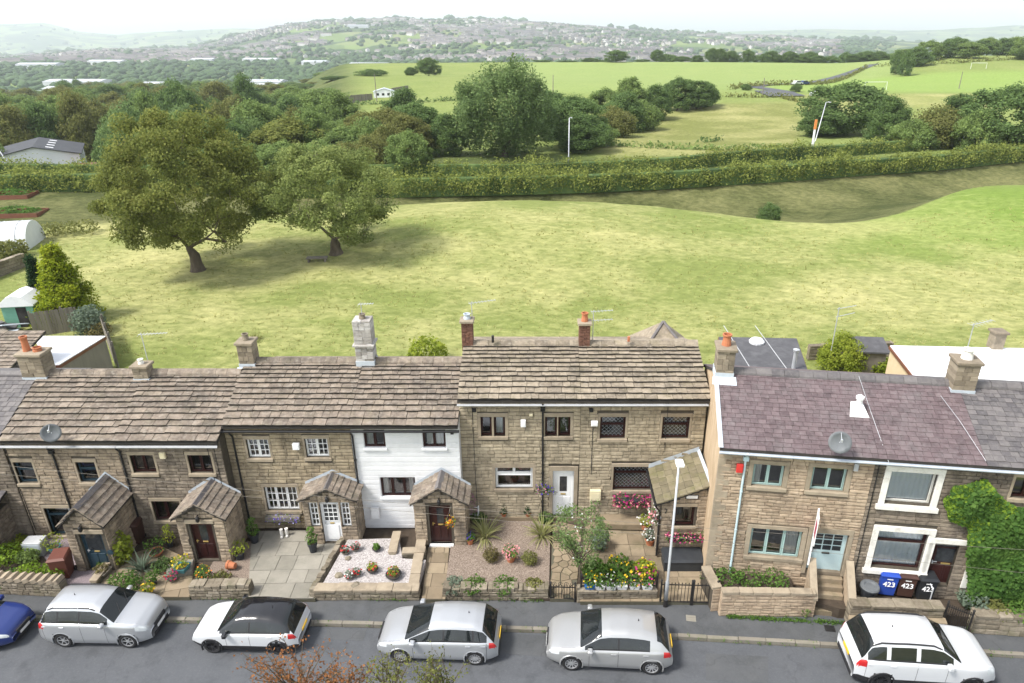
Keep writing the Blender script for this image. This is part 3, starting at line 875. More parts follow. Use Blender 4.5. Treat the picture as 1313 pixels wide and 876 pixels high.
hx = [-150, -110, -66, -30, -4, 20, 35, 55, 72, 110, 150]
hedge('hedge', 'thick clipped hedge running along the far side of the field', [(x, float(hedge_y(x))) for x in hx], 2.6, 2.9, 5, 80000, M['leaf_hedge'])
hedge('hedge', 'second hedge on the far side of the lane, behind the first', [(x, float(hedge_y(x)) + 11.5 + (3 if x > 30 else 0)) for x in hx], 2.2, 2.7, 6, 46000, M['leaf_hedge'])
mb = MB()
for a, b in zip(hx[:-1], hx[1:]):
    za, zb = gz(a, hedge_y(a) + 6) + .12, gz(b, hedge_y(b) + 6) + .12
    mb.quad((a, float(hedge_y(a)) + 3.6, za), (b, float(hedge_y(b)) + 3.6, zb), (b, float(hedge_y(b)) + 8.6, zb), (a, float(hedge_y(a)) + 8.6, za))
tag(mb.build('lane', M['asphalt']), 'asphalt lane running between the two hedges', kind='structure')

# dry stone hedgerow lines, lane and parking place on the far pasture
def ground_strip(name, pix, w, mt, label, z=.15):
    mb = MB()
    for (a, b) in zip(pix[:-1], pix[1:]):
        A, B = G(*a), G(*b)
        for k in range(6):
            p0, p1 = A.lerp(B, k / 6), A.lerp(B, (k + 1) / 6)
            n = (B - A).cross(Vector((0, 0, 1))).normalized() * w / 2
            v = []
            for p in (p0 - n, p1 - n, p1 + n, p0 + n):
                v.append((p.x, p.y, gz(p.x, p.y) + z))
            mb.quad(*v)
    return tag(mb.build(name, mt), label, kind='structure')


ground_strip('lane', [(1010, 126), (965, 118), (1000, 106), (1060, 98), (1120, 90)], 5, M['asphalt'], 'grey lane climbing between the pasture and the pitch')
ground_strip('parking_place', [(975, 127), (1020, 127)], 16, M['asphalt'], 'grey asphalt parking place beside the lane', .25)


def field_line(label, pix, h, mt):
    rng = np.random.default_rng(int(pix[0][0]))
    C = []
    for (a, b) in zip(pix[:-1], pix[1:]):
        A, B = G(*a), G(*b)
        for t in rng.uniform(0, 1, int((B - A).length * 14)):
            p = A.lerp(B, t)
            C.append((p.x + rng.normal(0, .5), p.y + rng.normal(0, .5), gz(p.x, p.y) + rng.uniform(0, h) * (.7 + .3 * math.sin(t * 40))))
    V, F = leaves(np.array(C), .34, rng, up=.2)
    b = G(*pix[0]); V -= np.array(b)
    tag(link('field_hedge', np_mesh('field_hedge', V, F, mt), None, b), label, 'hedge')


field_line('low hedge between the far pasture and the climbing lane', [(935, 122), (1000, 112), (1060, 103), (1110, 92)], 1.8, M['leaf_olive'])
field_line('low hedge above the football pitch under the wood', [(1120, 92), (1220, 95), (1320, 93)], 2.2, M['leaf_olive'])
field_line('low hedge at the foot of the far pasture behind the willow', [(420, 131), (520, 130), (600, 128), (700, 121)], 1.3, M['leaf_dark'])
field_line('line of low growth along the sloping pasture edge', [(1035, 138), (1000, 131), (930, 130)], 1.5, M['leaf_olive'])
field_line('low scrub at the foot of the sloping pasture', [(770, 185), (860, 190), (960, 192), (1040, 190)], 1.2, M['leaf_mid'])
field_line('dark clump of scrub on the sloping pasture', [(900, 178), (925, 175)], 1.0, M['leaf_dark'])

# ------------------------------------------------------------------ valley town and far woods
def far_town():
    rng = np.random.default_rng(42)
    def spots(n, y0, y1, p0, p1, pw=1.0):
        Y = y0 + (rng.uniform(0, 1, n) ** pw) * (y1 - y0); px = rng.uniform(p0, p1, n)
        X = (px - CXP) / 985 * Y
        return X, Y, ground_z(X, Y)
    # far woodland crowns as one mass
    t = np.array([[0, 0, 1], [0, 0, -.6], [1, 0, 0], [-1, 0, 0], [0, 1, 0], [0, -1, 0]], float)
    dirs = [t]
    base = []
    for k in range(5):
        me = bmesh.new(); bmesh.ops.create_icosphere(me, subdivisions=1, radius=1)
        vv = np.array([v.co[:] for v in me.verts]); vv *= rng.uniform(.68, 1.2, (len(vv), 1)); vv[:, 2] = vv[:, 2] * .8 + .5
        ff = np.array([[v.index for v in f.verts] for f in me.faces]); me.free()
        base.append((vv, ff))
    Vs, Fs, off = [], [], 0
    sets = [spots(9000, 1450, 4100, -150, 1150), spots(2200, 800, 1500, -150, 520), spots(700, 1400, 2000, -150, 700), spots(500, 4000, 7900, -150, 1500)]
    for si, (X, Y, Z) in enumerate(sets):
        cl = np.sin(X * .011 + np.sin(Y * .006) * 2.2) * np.sin(Y * .0085 + X * .004 + 1)
        for i in range(len(X)):
            if si in (0, 4) and cl[i] < rng.uniform(-.8, .2): continue
            vv, ff = base[i % 5]
            s = rng.uniform(4, 7.5) * (1 if Y[i] < 1500 else 1.3 if Y[i] < 4000 else 3)
            a = rng.uniform(0, 6.28); c_, s_ = math.cos(a), math.sin(a)
            w = vv * np.array([s * rng.uniform(.8, 1.7), s, s * rng.uniform(.7, 1)])
            w = np.stack([w[:, 0] * c_ - w[:, 1] * s_, w[:, 0] * s_ + w[:, 1] * c_, w[:, 2]], -1) + np.array([X[i], Y[i], Z[i]])
            Vs.append(w); Fs.append(ff + off); off += len(vv)
    tag(link('woodland', np_mesh('woodland', np.vstack(Vs), np.vstack(Fs), M['hill_leaf'])), 'hazy woods and trees across the valley and town hillside', 'woodland', kind='stuff')
    # houses
    wall = surf('far house wall', [(.16, .14, .12), (.27, .24, .21), (.4, .38, .36), (.66, .65, .64)], .01, .9, .8)
    roof = surf('far house roof', [(.07, .068, .075), (.12, .11, .112), (.2, .18, .17)], .01, .85, .8)
    def house_geo(l, d, e, r):
        v = [(-l, -d, -3), (l, -d, -3), (l, d, -3), (-l, d, -3), (-l, -d, e), (l, -d, e), (l, d, e), (-l, d, e), (-l, 0, r), (l, 0, r)]
        f = [(0, 1, 5, 4), (2, 3, 7, 6), (1, 2, 6, 9), (1, 9, 5), (3, 0, 8), (3, 8, 7), (0, 4, 8), (4, 5, 9, 8), (6, 7, 8, 9)]
        f = [(0, 1, 5, 4), (2, 3, 7, 6), (1, 2, 6, 9, 5), (3, 0, 4, 8, 7), (4, 5, 9, 8), (6, 7, 8, 9)]
        return v, f, [0, 0, 0, 0, 1, 1]
    var = []
    for l, d, e, r in ((4.5, 4, 5, 8), (9, 4.2, 5, 8), (16, 4.5, 5.5, 8.5), (8, 5, 5.5, 9)):
        mb = MB(); v, f, m = house_geo(l, d, e, r); mb.add(v, f); mb.m = m
        var.append((mb.mesh('terrace_row', [wall, roof]), (l, d, e, r)))
    X, Y, Z = spots(9000, 1700, 3900, -120, 1080)
    cl = np.sin(X * .008 + np.sin(Y * .005) * 2 + 1.5) * np.sin(Y * .006 - X * .003 + 2)
    ok = cl > rng.uniform(-.35, .6, len(X))
    X, Y, Z = X[ok], Y[ok], Z[ok]
    order = np.argsort(Y)
    ang = .5 * np.sin(X * .004) + .6 * np.sin(Y * .003 + X * .002) + rng.normal(0, .15, len(X))
    mb = MB(); n_ind = 0
    for i in order:
        k = int(rng.choice([0, 1, 2, 3], p=[.3, .35, .25, .1]))
        if n_ind < 300 and k in (1, 2, 3) and rng.uniform() < .5 and Y[i] < 3600:
            o = link('terrace_row' if k != 3 else 'town_house', var[k][0], None, (X[i], Y[i], Z[i]), float(ang[i]))
            tag(o, 'pale terrace in the hazy town across the valley', 'house', 'terraces of the far town'); n_ind += 1
            o.scale = (1.25, 1.2, 1.2)
        else:
            v, f, m = house_geo(*[q * 1.15 for q in var[k][1]])
            mb.add(v, f, 0, Matrix.Translation((X[i], Y[i], Z[i])) @ Matrix.Rotation(float(ang[i]), 4, 'Z')); mb.m[-6:] = m
    tag(mb.build('town_houses', [wall, roof]), 'mass of small pale houses covering the far hillside', 'town', kind='stuff')
    # sheds on the valley floor
    wht = surf('white shed cladding', [(.42, .44, .47), (.56, .57, .59)], .02, .6)
    gr = surf('shed roof sheeting', [(.34, .36, .4), (.5, .52, .56)], .02, .6)
    bl = surf('blue cladding', [(.12, .25, .5), (.16, .3, .55)], .02, .6)
    shed = []
    for l, d, e, r, mm in ((26, 15, 7, 9, wht), (38, 18, 8, 10, wht), (17, 12, 6, 8, wht)):
        mb = MB(); v, f, m = house_geo(l, d, e, r); mb.add(v, f); mb.m = m
        shed.append(mb.mesh('warehouse', [mm, gr]))
    for j, (px, Y, k, w) in enumerate([(8, 820, 0, 'white warehouse at the left edge of the valley floor'), (60, 900, 2, 'small white warehouse beyond the wood edge'), (85, 1000, 1, 'long white warehouse left of the round dark tree'), (150, 880, 0, 'broad white warehouse behind the wood'), (185, 980, 2, 'short white warehouse near the round dark tree'), (270, 930, 2, 'white warehouse between the two dark treetops'), (350, 900, 1, 'long white warehouse right of the compact dark treetop'), (330, 1010, 0, 'farther white warehouse above the long one'), (385, 960, 2, 'white warehouse nearest the pasture'), (40, 1500, 1, 'grey shed roof far out on the valley floor'), (255, 1750, 0, 'pale shed in front of the hillside town'), (330, 1700, 1, 'long pale works at the foot of the town'), (400, 1600, 0, 'pale works near the foot of the hill'), (470, 1500, 1, 'pale works under the hill beyond the pasture'), (460, 2900, 1, 'blue and white block up on the town hillside'), (130, 1650, 1, 'wide pale shed across the valley')]):
        X_ = (px - CXP) / 985 * Y
        o = link('warehouse', shed[k], None, (X_, Y, gz(X_, Y)), .1 * math.sin(px))
        tag(o, w, 'warehouse', 'warehouses in the valley')
    return


far_town()
# ------------------------------------------------------------------ houses
RNG = random.Random(1234)


def stone_mesh(seed, mt, flat=False):
    """unit stone: x,z in -.5...5, face at y = -1, back at y = 0"""
    r = random.Random(seed)
    a, b = (.018, .05) if not flat else (.008, .02)
    j = lambda s: r.uniform(-s, s)
    back = [(-.5, 0, -.5), (.5, 0, -.5), (.5, 0, .5), (-.5, 0, .5)]
    mid = [(-.5, -.6, -.5), (.5, -.6, -.5), (.5, -.6, .5), (-.5, -.6, .5)]
    fr = [(x * (1 - 2 * a) + j(.012), -1 + j(.25), z * (1 - 2 * b) + j(.03)) for x, _, z in back]
    v = back + mid + fr + [(j(.2), -1.1 + j(.2), j(.2))]
    f = []
    for s in (0, 4):
        for i in range(4):
            k = (i + 1) % 4
            f.append((s + i, s + k, s + 4 + k, s + 4 + i))
    for i in range(4):
        f.append((8 + i, 8 + (i + 1) % 4, 12))
    return MB().add(v, f).mesh('stone', mt)


def slate_mesh(seed, mt, rough=1.0):
    """unit slate: x -.5...5, y 0..1 up the slope, z 0..1 thick"""
    r = random.Random(seed)
    j = lambda s: r.uniform(-s, s) * rough
    lo = [(-.5 + j(.015), j(.022), 0), (-.17, j(.018), 0), (.17, j(.018), 0), (.5 + j(.015), j(.022), 0), (.5, 1, 0), (-.5, 1, 0)]
    hi = [(x * .985, y + .012 * (y < .5), 1 + j(.15)) for x, y, z in lo]
    n = 6
    f = [tuple(range(n, 2 * n)), tuple(reversed(range(n)))] + [(i, (i + 1) % n, n + (i + 1) % n, n + i) for i in range(n)]
    mb = MB().add(lo + hi, f)
    mb.m = [0, 0, 1, 1, 1, 0, 0, 0]  # lower edge faces take the painted shadow colour
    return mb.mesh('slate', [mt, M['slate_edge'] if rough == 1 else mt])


STONES, SLATES = {}, {}


def stones(mt):
    if mt not in STONES:
        STONES[mt] = [stone_mesh(i, M[mt]) for i in range(5)]
    return STONES[mt]


def slates(mt):
    if mt not in SLATES:
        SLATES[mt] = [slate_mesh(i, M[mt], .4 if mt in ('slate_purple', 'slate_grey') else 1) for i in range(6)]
    return SLATES[mt]


class Frame:
    def __init__(s, name, label, cat, X, Y, z0, rz=0.0, group=None):
        s.root = thing(name, label, cat, (X, Y, z0), rz, group)
        s.M = Matrix.Translation((X, Y, z0)) @ Matrix.Rotation(rz, 4, 'Z')
        s.I = s.M.inverted()
        s.z0 = z0

    def at(s, px, py, v=0.0):
        """place on the upright plane at depth v behind the front wall"""
        o = s.I @ Vector((0, 0, CAMH)); d = s.I.to_3x3() @ ray(px, py)
        t = (v - o.y) / d.y
        p = o + d * t
        return p.x, p.z

    def gnd(s, px, py, z=None):
        p = s.I @ G(px, py, s.z0 if z is None else z)
        return p


def lay_stones(parent, u0, u1, w0, w1, holes, mt, course=(.15, .2), length=(.28, .62), v=0.0, proud=.042, limit=300, facing='front', top=None, used=0, name='stone'):
    """courses of separate stones on a wall face; facing 'front' (-y), 'left' (-x) or 'right' (+x)"""
    ms = stones(mt)
    mb = None
    n = used
    w = w0
    rot = {'front': 0.0, 'left': -math.pi / 2, 'right': math.pi / 2}[facing]
    while w < w1 - .05:
        h = min(RNG.uniform(*course), w1 - w)
        if w1 - (w + h) < .07: h = w1 - w
        u = u0
        while u < u1 - .02:
            l = RNG.uniform(*length)
            if u1 - (u + l) < .16: l = u1 - u
            segs = [(u, u + l)]
            for (a, b, c, d) in holes:
                if d <= w + .02 or c >= w + h - .02: continue
                new = []
                for (p, q) in segs:
                    if b <= p or a >= q: new.append((p, q)); continue
                    if a - p > .05: new.append((p, a))
                    if q - b > .05: new.append((b, q))
                segs = new
            for (p, q) in segs:
                if top is not None:
                    if w + h > top((p + q) / 2) : continue
                g = .014
                wc, uc = w + h / 2, (p + q) / 2
                loc = (uc, v, wc) if facing == 'front' else (v, uc, wc)
                if n < limit:
                    piece(name, RNG.choice(ms), parent, loc, (0, 0, rot), (q - p - g * .6, proud * RNG.uniform(.8, 1.2), h - g * 1.5)); n += 1
                else:
                    if mb is None: mb = MB()
                    me = RNG.choice(ms)
                    mm = Matrix.Translation(loc) @ Matrix.Rotation(rot, 4, 'Z') @ Matrix.Diagonal((q - p - g, proud, h - g, 1))
                    mb.add([mm @ x.co for x in me.vertices], [tuple(pl.vertices) for pl in me.polygons])
            u += l
        w += h
    if mb is not None:
        tag(mb.build(name + 's', M[mt], parent), kind='stuff')
    return n


def wall_face(mb, u0, u1, w0, w1, holes, v=0.0, m=0, depth=.38, dark=1):
    us = sorted({u0, u1, *[min(max(a, u0), u1) for h in holes for a in h[:2]]})
    ws = sorted({w0, w1, *[min(max(a, w0), w1) for h in holes for a in h[2:]]})
    for a, b in zip(us[:-1], us[1:]):
        for c, d in zip(ws[:-1], ws[1:]):
            if b - a < 1e-5 or d - c < 1e-5: continue
            mu, mw = (a + b) / 2, (c + d) / 2
            if any(h[0] < mu < h[1] and h[2] < mw < h[3] for h in holes): continue
            mb.quad((a, v, c), (b, v, c), (b, v, d), (a, v, d), m)
    for a, b, c, d in holes:          # the reveal and the dim room behind it
        e = v + depth
        mb.quad((a, v, c), (a, v, d), (a, e, d), (a, e, c), m)
        mb.quad((b, v, d), (b, v, c), (b, e, c), (b, e, d), m)
        mb.quad((a, v, d), (b, v, d), (b, e, d), (a, e, d), m)
        mb.quad((b, v, c), (a, v, c), (a, e, c), (b, e, c), m)
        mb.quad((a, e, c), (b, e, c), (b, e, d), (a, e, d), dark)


def roof_slates(parent, u0, u1, v_e, w_e, v_r, w_r, mt, e0=.34, e1=.2, wid=(.3, .75), t=.06, limit=300, ref=None, skip=None, over=1.5, name='slate', used=0, jit=1.0):
    thin = t > .04
    """courses of separate slates from the eaves (v_e, w_e) up to the ridge (v_r, w_r)"""
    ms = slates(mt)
    L = math.hypot(v_r - v_e, w_r - w_e)
    pitch = math.atan2(w_r - w_e, v_r - v_e)
    cs, sn = math.cos(pitch), math.sin(pitch)
    s = 0.0
    n = used
    rest = None
    while s < L - .06:
        ex = e0 + (e1 - e0) * s / L
        ex *= RNG.uniform(.92, 1.08)
        if L - (s + ex) < .08: ex = L - s
        ln = min(ex * over, L - s + .02)
        u = u0 - RNG.uniform(0, .2) * (wid[0])
        while u < u1 - .03:
            w = RNG.uniform(*wid) * (1 - .25 * s / L)
            ua, ub = max(u, u0), min(u + w, u1)
            if u1 - ub < .12: ub = u1
            u = ub
            if ub - ua < .04: continue
            if skip and skip((ua + ub) / 2, s + ex / 2): continue
            nn = t * RNG.uniform(.85, 1.3)
            nn = t * RNG.uniform(.9, 1.2) if thin else nn
            loc = ((ua + ub) / 2, v_e + s * cs - nn * sn + RNG.uniform(-.012, .012) * jit, w_e + s * sn + nn * cs)
            tilt = -t / ex * .95
            rot = (pitch + tilt, RNG.uniform(-.012, .012) * jit, RNG.uniform(-.012, .012) * jit)
            sc = (ub - ua - .009, ln, t * RNG.uniform(.8, 1.15) * (.55 if thin else 1))
            if n < limit:
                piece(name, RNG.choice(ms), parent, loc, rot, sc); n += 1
            else:
                if rest is None: rest = MB()
                me = RNG.choice(ms)
                mm = Matrix.LocRotScale(Vector(loc), Euler(rot), Vector(sc))
                rest.add([mm @ q.co for q in me.vertices], [tuple(pl.vertices) for pl in me.polygons])
        s += ex
    if rest is not None:
        tag(rest.build(name + 's', M[mt], parent), kind='stuff')
    return n


RIDGE = {}


def ridge_tiles(parent, u0, u1, v, w, mt, r=.13, l=.48):
    if mt not in RIDGE:
        mb = MB()
        for sgn in (1,):
            pr = [(-1.25, -.75), (-1.1, -.35), (-.3, .32), (.3, .32), (1.1, -.35), (1.25, -.75), (1.0, -.75), (0, .05), (-1.0, -.75)]
            vs = [(0, a, b) for a, b in pr] + [(1, a, b) for a, b in pr]
            k = len(pr)
            mb.add(vs, [tuple(range(k)), tuple(reversed(range(k, 2 * k)))] + [(i, k + i, k + (i + 1) % k, (i + 1) % k) for i in range(k)])
        RIDGE[mt] = mb.mesh('ridge_tile', M[mt])
    u = u0
    while u < u1 - .05:
        a = min(RNG.uniform(.85, 1.15) * l, u1 - u)
        if u1 - u - a < .15: a = u1 - u
        piece('ridge_tile', RIDGE[mt], parent, (u, v, w + RNG.uniform(-.01, .012)), (0, RNG.uniform(-.012, .012), RNG.uniform(-.012, .012)), (a - .01, r, r))
        u += a


GL = M['glass']


def window(H, u0, u1, w0, w1, mt, lights=(1,), rows=1, transom=None, v=.09, bar=.055, surround='dressed', leading=None, curtain=None, sw=.09, sill=True, name='window', parent=None, panes_div=None):
    """casement: frame mesh with one pane in each light; lights = relative widths"""
    par = parent or H.root
    fr = MB()
    d0, d1 = v, v + .07
    fr.box(u0, u1, d0, d1, w0, w0 + bar); fr.box(u0, u1, d0, d1, w1 - bar, w1)
    fr.box(u0, u0 + bar, d0, d1, w0 + bar, w1 - bar); fr.box(u1 - bar, u1, d0, d1, w0 + bar, w1 - bar)
    tot = sum(lights); x = u0; cells = []
    for i, l in enumerate(lights):
        e = x + (u1 - u0) * l / tot
        a = x + (bar if i == 0 else bar / 2); b = e - (bar if i == len(lights) - 1 else bar / 2)
        if i < len(lights) - 1:
            fr.box(e - bar / 2, e + bar / 2, d0 + .004, d1 - .004, w0 + bar, w1 - bar)
        if transom:
            wt = w0 + (w1 - w0) * transom
            fr.box(a, b, d0 + .008, d1 - .008, wt - bar * .4, wt + bar * .4)
            cells += [(a, b, w0 + bar, wt - bar * .4), (a, b, wt + bar * .4, w1 - bar)]
        else:
            cells.append((a, b, w0 + bar, w1 - bar))
        x = e
    # opening sashes stand a little proud, so the frame is not one flat face
    for k, (a, b, c, d) in enumerate(cells):
        s_ = .022
        fr.box(a, b, d0 - .018, d0 + .02, c, c + s_).box(a, b, d0 - .018, d0 + .02, d - s_, d).box(a, a + s_, d0 - .018, d0 + .02, c + s_, d - s_).box(b - s_, b, d0 - .018, d0 + .02, c + s_, d - s_)
        if panes_div:
            nx, nz = panes_div
            for i in range(1, nx):
                xx = a + (b - a) * i / nx
                fr.box(xx - .012, xx + .012, d0, d0 + .035, c, d)
            for i in range(1, nz):
                zz = c + (d - c) * i / nz
                fr.box(a, b, d0 + .003, d0 + .03, zz - .012, zz + .012)
    o = fr.build(name, M[mt], par)
    for (a, b, c, d) in cells:
        MB().quad((a, d0 + .045, c), (b, d0 + .045, c), (b, d0 + .045, d), (a, d0 + .045, d)).build('pane', GL, o)
        if leading:
            g = MB(); stp = .16
            k = -(d - c)
            while k < (b - a):
                for sg in (1, -1):
                    x0 = k if sg > 0 else k + (d - c)
                    t0, t1 = 0.0, d - c
                    pts = [(a + x0 + sg * t, c + t) for t in (t0, t1)]
                    # clip to the light
                    (xa, za), (xb, zb) = pts
                    if sg > 0:
                        if xa < a: za += a - xa; xa = a
                        if xb > b: zb -= xb - b; xb = b
                    else:
                        if xa > b: za += xa - b; xa = b
                        if xb < a: zb -= a - xb; xb = a
                    if zb - za > .03:
                        hw = .0045
                        y = d0 + .041
                        g.quad((xa - hw, y, za), (xa + hw, y, za), (xb + hw, y, zb), (xb - hw, y, zb))
                k += stp
            g.build('leading', M['lead'], o)
    if curtain:
        cm, parts = curtain
        c = MB()
        for (a, b) in parts:
            ua, ub = u0 + (u1 - u0) * a, u0 + (u1 - u0) * b
            n = max(6, int((ub - ua) / .05))
            for i in range(n):
                p, q = ua + (ub - ua) * i / n, ua + (ub - ua) * (i + 1) / n
                yo = lambda k: v + .09 + .02 * math.sin(k * 2.1)
                c.quad((p, yo(i), w0), (q, yo(i + 1), w0), (q, yo(i + 1), w1), (p, yo(i), w1))
        c.build('curtain', M[cm], o)
    if surround:
        sm = M[surround]
        MB().bbox(u0 - sw, u1 + sw, -.045, .085, w1, w1 + .15, .01).build('lintel', sm, o)
        for ja, jb in ((u0 - sw, u0), (u1, u1 + sw)): MB().bbox(ja, jb, -.042, .085, w0, w1 - .003, .008).build('jamb', sm, o)
    if sill:
        MB().bbox(u0 - sw, u1 + sw, -.1, .085, w0 - .13, w0 - .002, .012).build('sill', M[surround or 'dressed'], o)
    return o


def door(par, u0, u1, w0, w1, mt, v, glaze=None, handle='steel', letter=True, frame=None, panels=True):
    """panelled door leaf in a frame; glaze = list of (u,u,w,w) fractions"""
    d = MB()
    b = .06
    fm = M[frame or mt]
    W_, H_ = u1 - u0, w1 - w0
    d.box(u0 + b, u1 - b, v + .02, v + .07, w0, w1 - b)
    o = d.build('door', M[mt], par)
    MB().box(u0, u0 + b, v, v + .1, w0, w1).box(u1 - b, u1, v, v + .1, w0, w1).box(u0 + b, u1 - b, v, v + .1, w1 - b, w1).build('door_frame', fm, par)
    iw = W_ - 2 * b
    P = MB()
    if panels:
        for (a, c) in ((.12, .46), (.54, .88)):
            P.bbox(u0 + b + iw * a, u0 + b + iw * c, v + .002, v + .03, w0 + H_ * .08, w0 + H_ * .40, .006)
        P.build('door_panel', M[mt], par)
    for (a, c, e, f) in glaze or []:
        MB().quad((u0 + b + iw * a, v + .012, w0 + H_ * e), (u0 + b + iw * c, v + .012, w0 + H_ * e), (u0 + b + iw * c, v + .012, w0 + H_ * f), (u0 + b + iw * a, v + .012, w0 + H_ * f)).build('pane', M['door_glass'], par)
    MB().box(u0 + b + iw * .06, u0 + b + iw * .1, v - .03, v + .02, w0 + H_ * .45, w0 + H_ * .52).box(u0 + b + iw * .06, u0 + b + iw * .2, v - .045, v - .03, w0 + H_ * .5, w0 + H_ * .515).build('door_handle', M[handle], par)
    if letter:
        MB().bbox(u0 + b + iw * .36, u0 + b + iw * .64, v + .0, v + .02, w0 + H_ * .445, w0 + H_ * .475, .004).build('letter_plate', M['brass'], par)
    return o


M['brass'] = surf('brass', [(.5, .36, .12), (.6, .45, .18)], 4, .35, metal=.7)
M['door_glass'] = surf('dark door glass', [(.012, .013, .016), (.05, .055, .06)], 6, .08, spec=.6)


def body(H, W, D, eave, ridge, holes, mt_core='mortar', gl=True, gr=True, mt_side=None, back=True):
    mb = MB()
    wall_face(mb, 0, W, 0, eave, holes)
    # side walls and back
    for u, sg in ((0, 0), (W, 1)):
        pts = [(u, 0, 0), (u, 2 * D, 0), (u, 2 * D, eave), (u, D, ridge), (u, 0, eave)]
        mb.add(pts, [(0, 4, 3, 2, 1) if sg == 0 else (0, 1, 2, 3, 4)], 2)
    mb.quad((W, 2 * D, 0), (0, 2 * D, 0), (0, 2 * D, eave), (W, 2 * D, eave), 2)
    return mb.build('wall', [M[mt_core], M['dark_room'], M[mt_side or mt_core]], H.root)


def roof_base(H, W, D, eave, ridge, mt, oh=.2, ends=(0, 0)):
    pitch = math.atan2(ridge - eave, D)
    t = .09
    w_e = eave - oh * math.tan(pitch)
    u0, u1 = -ends[0], W + ends[1]
    o = MB()
    pr = [(-oh, w_e), (D, ridge), (2 * D + oh, w_e), (2 * D + oh, w_e + t), (D, ridge + t), (-oh, w_e + t)]
    vs = [(u0, a, b) for a, b in pr] + [(u1, a, b) for a, b in pr]
    n = 6
    o.add(vs, [tuple(reversed((0, 1, 4, 5))), tuple(reversed((1, 2, 3, 4))), (6, 7, 10, 11), (7, 8, 9, 10)] + [(i, n + i, n + (i + 1) % n, (i + 1) % n) for i in range(n)])
    ro = o.build('roof', M['roof_deck'], H.root)
    # rear slope: plain courses
    b = MB(); k = 10
    ys = np.linspace(0, 1, k + 1)
    for i in range(k):
        va, vb = D + (D + oh) * ys[i], D + (D + oh) * ys[i + 1]
        wa, wb = ridge + t - (va - D) * math.tan(pitch), ridge + t - (vb - D) * math.tan(pitch)
        b.add([(u0, va, wa + .01), (u1, va, wa + .01), (u1, vb, wb + .05), (u0, vb, wb + .05), (u0, vb, wb), (u1, vb, wb)], [(0, 3, 2, 1)[::-1], (3, 4, 5, 2)[::-1]])
    b.build('rear_slates', M[mt], ro)
    return ro, (-oh, w_e + t, D, ridge + t, u0, u1)


def gutter(H, u0, u1, w, mt, v=-.26, name='gutter'):
    g = MB(); n = 7
    for i in range(n):
        a0, a1 = math.pi + math.pi * i / n, math.pi + math.pi * (i + 1) / n
        for r, f in ((.065, 1), (.055, -1)):
            p = [(u0, v + r * math.cos(a0), w + r * math.sin(a0)), (u1, v + r * math.cos(a0), w + r * math.sin(a0)), (u1, v + r * math.cos(a1), w + r * math.sin(a1)), (u0, v + r * math.cos(a1), w + r * math.sin(a1))]
            g.quad(*(p if f > 0 else p[::-1]))
    g.box(u0, u1, v - .068, v - .052, w - .01, w + .006).box(u0, u1, v + .052, v + .068, w - .01, w + .006)
    return g.build(name, M[mt], H.root)


def downpipe(H, u, w_top, w_bot, mt, v=-.07, du=0.0, hopper=True):
    p = MB().tube([(u, -.26, w_top), (u, -.22, w_top - .1), (u, v, w_top - .28), (u + du, v, w_bot)], .038, 8)
    for k in (.25, .55, .85):
        w = w_top - .3 + (w_bot - w_top) * k
        p.lathe([(.05, 0), (.05, .07)], 8, (u + du * k, v, w))
    if hopper:
        p.box(u - .09, u + .09, -.16, -.0, w_top - .36, w_top - .2)
    return p.build('downpipe', M[mt], H.root, smooth=False)


def chimney(H, u, v, w0, w1, sx, sy, mt, pots=(), cap=True, flash='lead', course=.17):
    c = MB()
    r = random.Random(int(u * 100) + 7)
    w = w0
    while w < w1 - .02:
        h = min(course * r.uniform(.85, 1.15), w1 - w)
        j = lambda: r.uniform(-.012, .012)
        # each course is a ring of blocks
        k = 2 if r.random() < .5 else 3
        es = [-sx / 2 + sx * i / k for i in range(k + 1)]
        for i in range(k):
            c.bbox(u + es[i] + .004, u + es[i + 1] - .004, v - sy / 2 + j(), v + sy / 2 + j(), w + .004, w + h - .006, .008)
        w += h
    o = c.build('chimney', M[mt], H.root)
    if cap:
        MB().bbox(u - sx / 2 - .06, u + sx / 2 + .06, v - sy / 2 - .06, v + sy / 2 + .06, w1, w1 + .1, .02).build('chimney_cap', M['chim_stone'], o)
    if flash:
        MB().box(u - sx / 2 - .02, u + sx / 2 + .02, v - sy / 2 - .015, v + sy / 2 + .015, w0, w0 + (w1 - w0) * .16 + .12).add(
            [(u - sx / 2 - .12, v - sy / 2 - .32, w0 - .02), (u + sx / 2 + .12, v - sy / 2 - .32, w0 - .02), (u + sx / 2 + .1, v - sy / 2, w0 + .16), (u - sx / 2 - .1, v - sy / 2, w0 + .16)], [(0, 1, 2, 3)]).build('flashing', M[flash], o)
    for (dx, h, r_, pm) in pots:
        MB().lathe([(r_ * 1.15, 0), (r_ * 1.1, .06), (r_ * .95, h * .5), (r_ * .9, h * .85), (r_ * 1.15, h * .88), (r_ * 1.15, h), (r_ * .85, h), (r_ * .8, h * .6)], 12, (u + dx, v, w1 + (.1 if cap else 0))).build('chimney_pot', M[pm], o, smooth=False)
    return o


M['gravelpot'] = surf('pale pot', [(.6, .58, .54), (.75, .73, .7)], 4, .7)


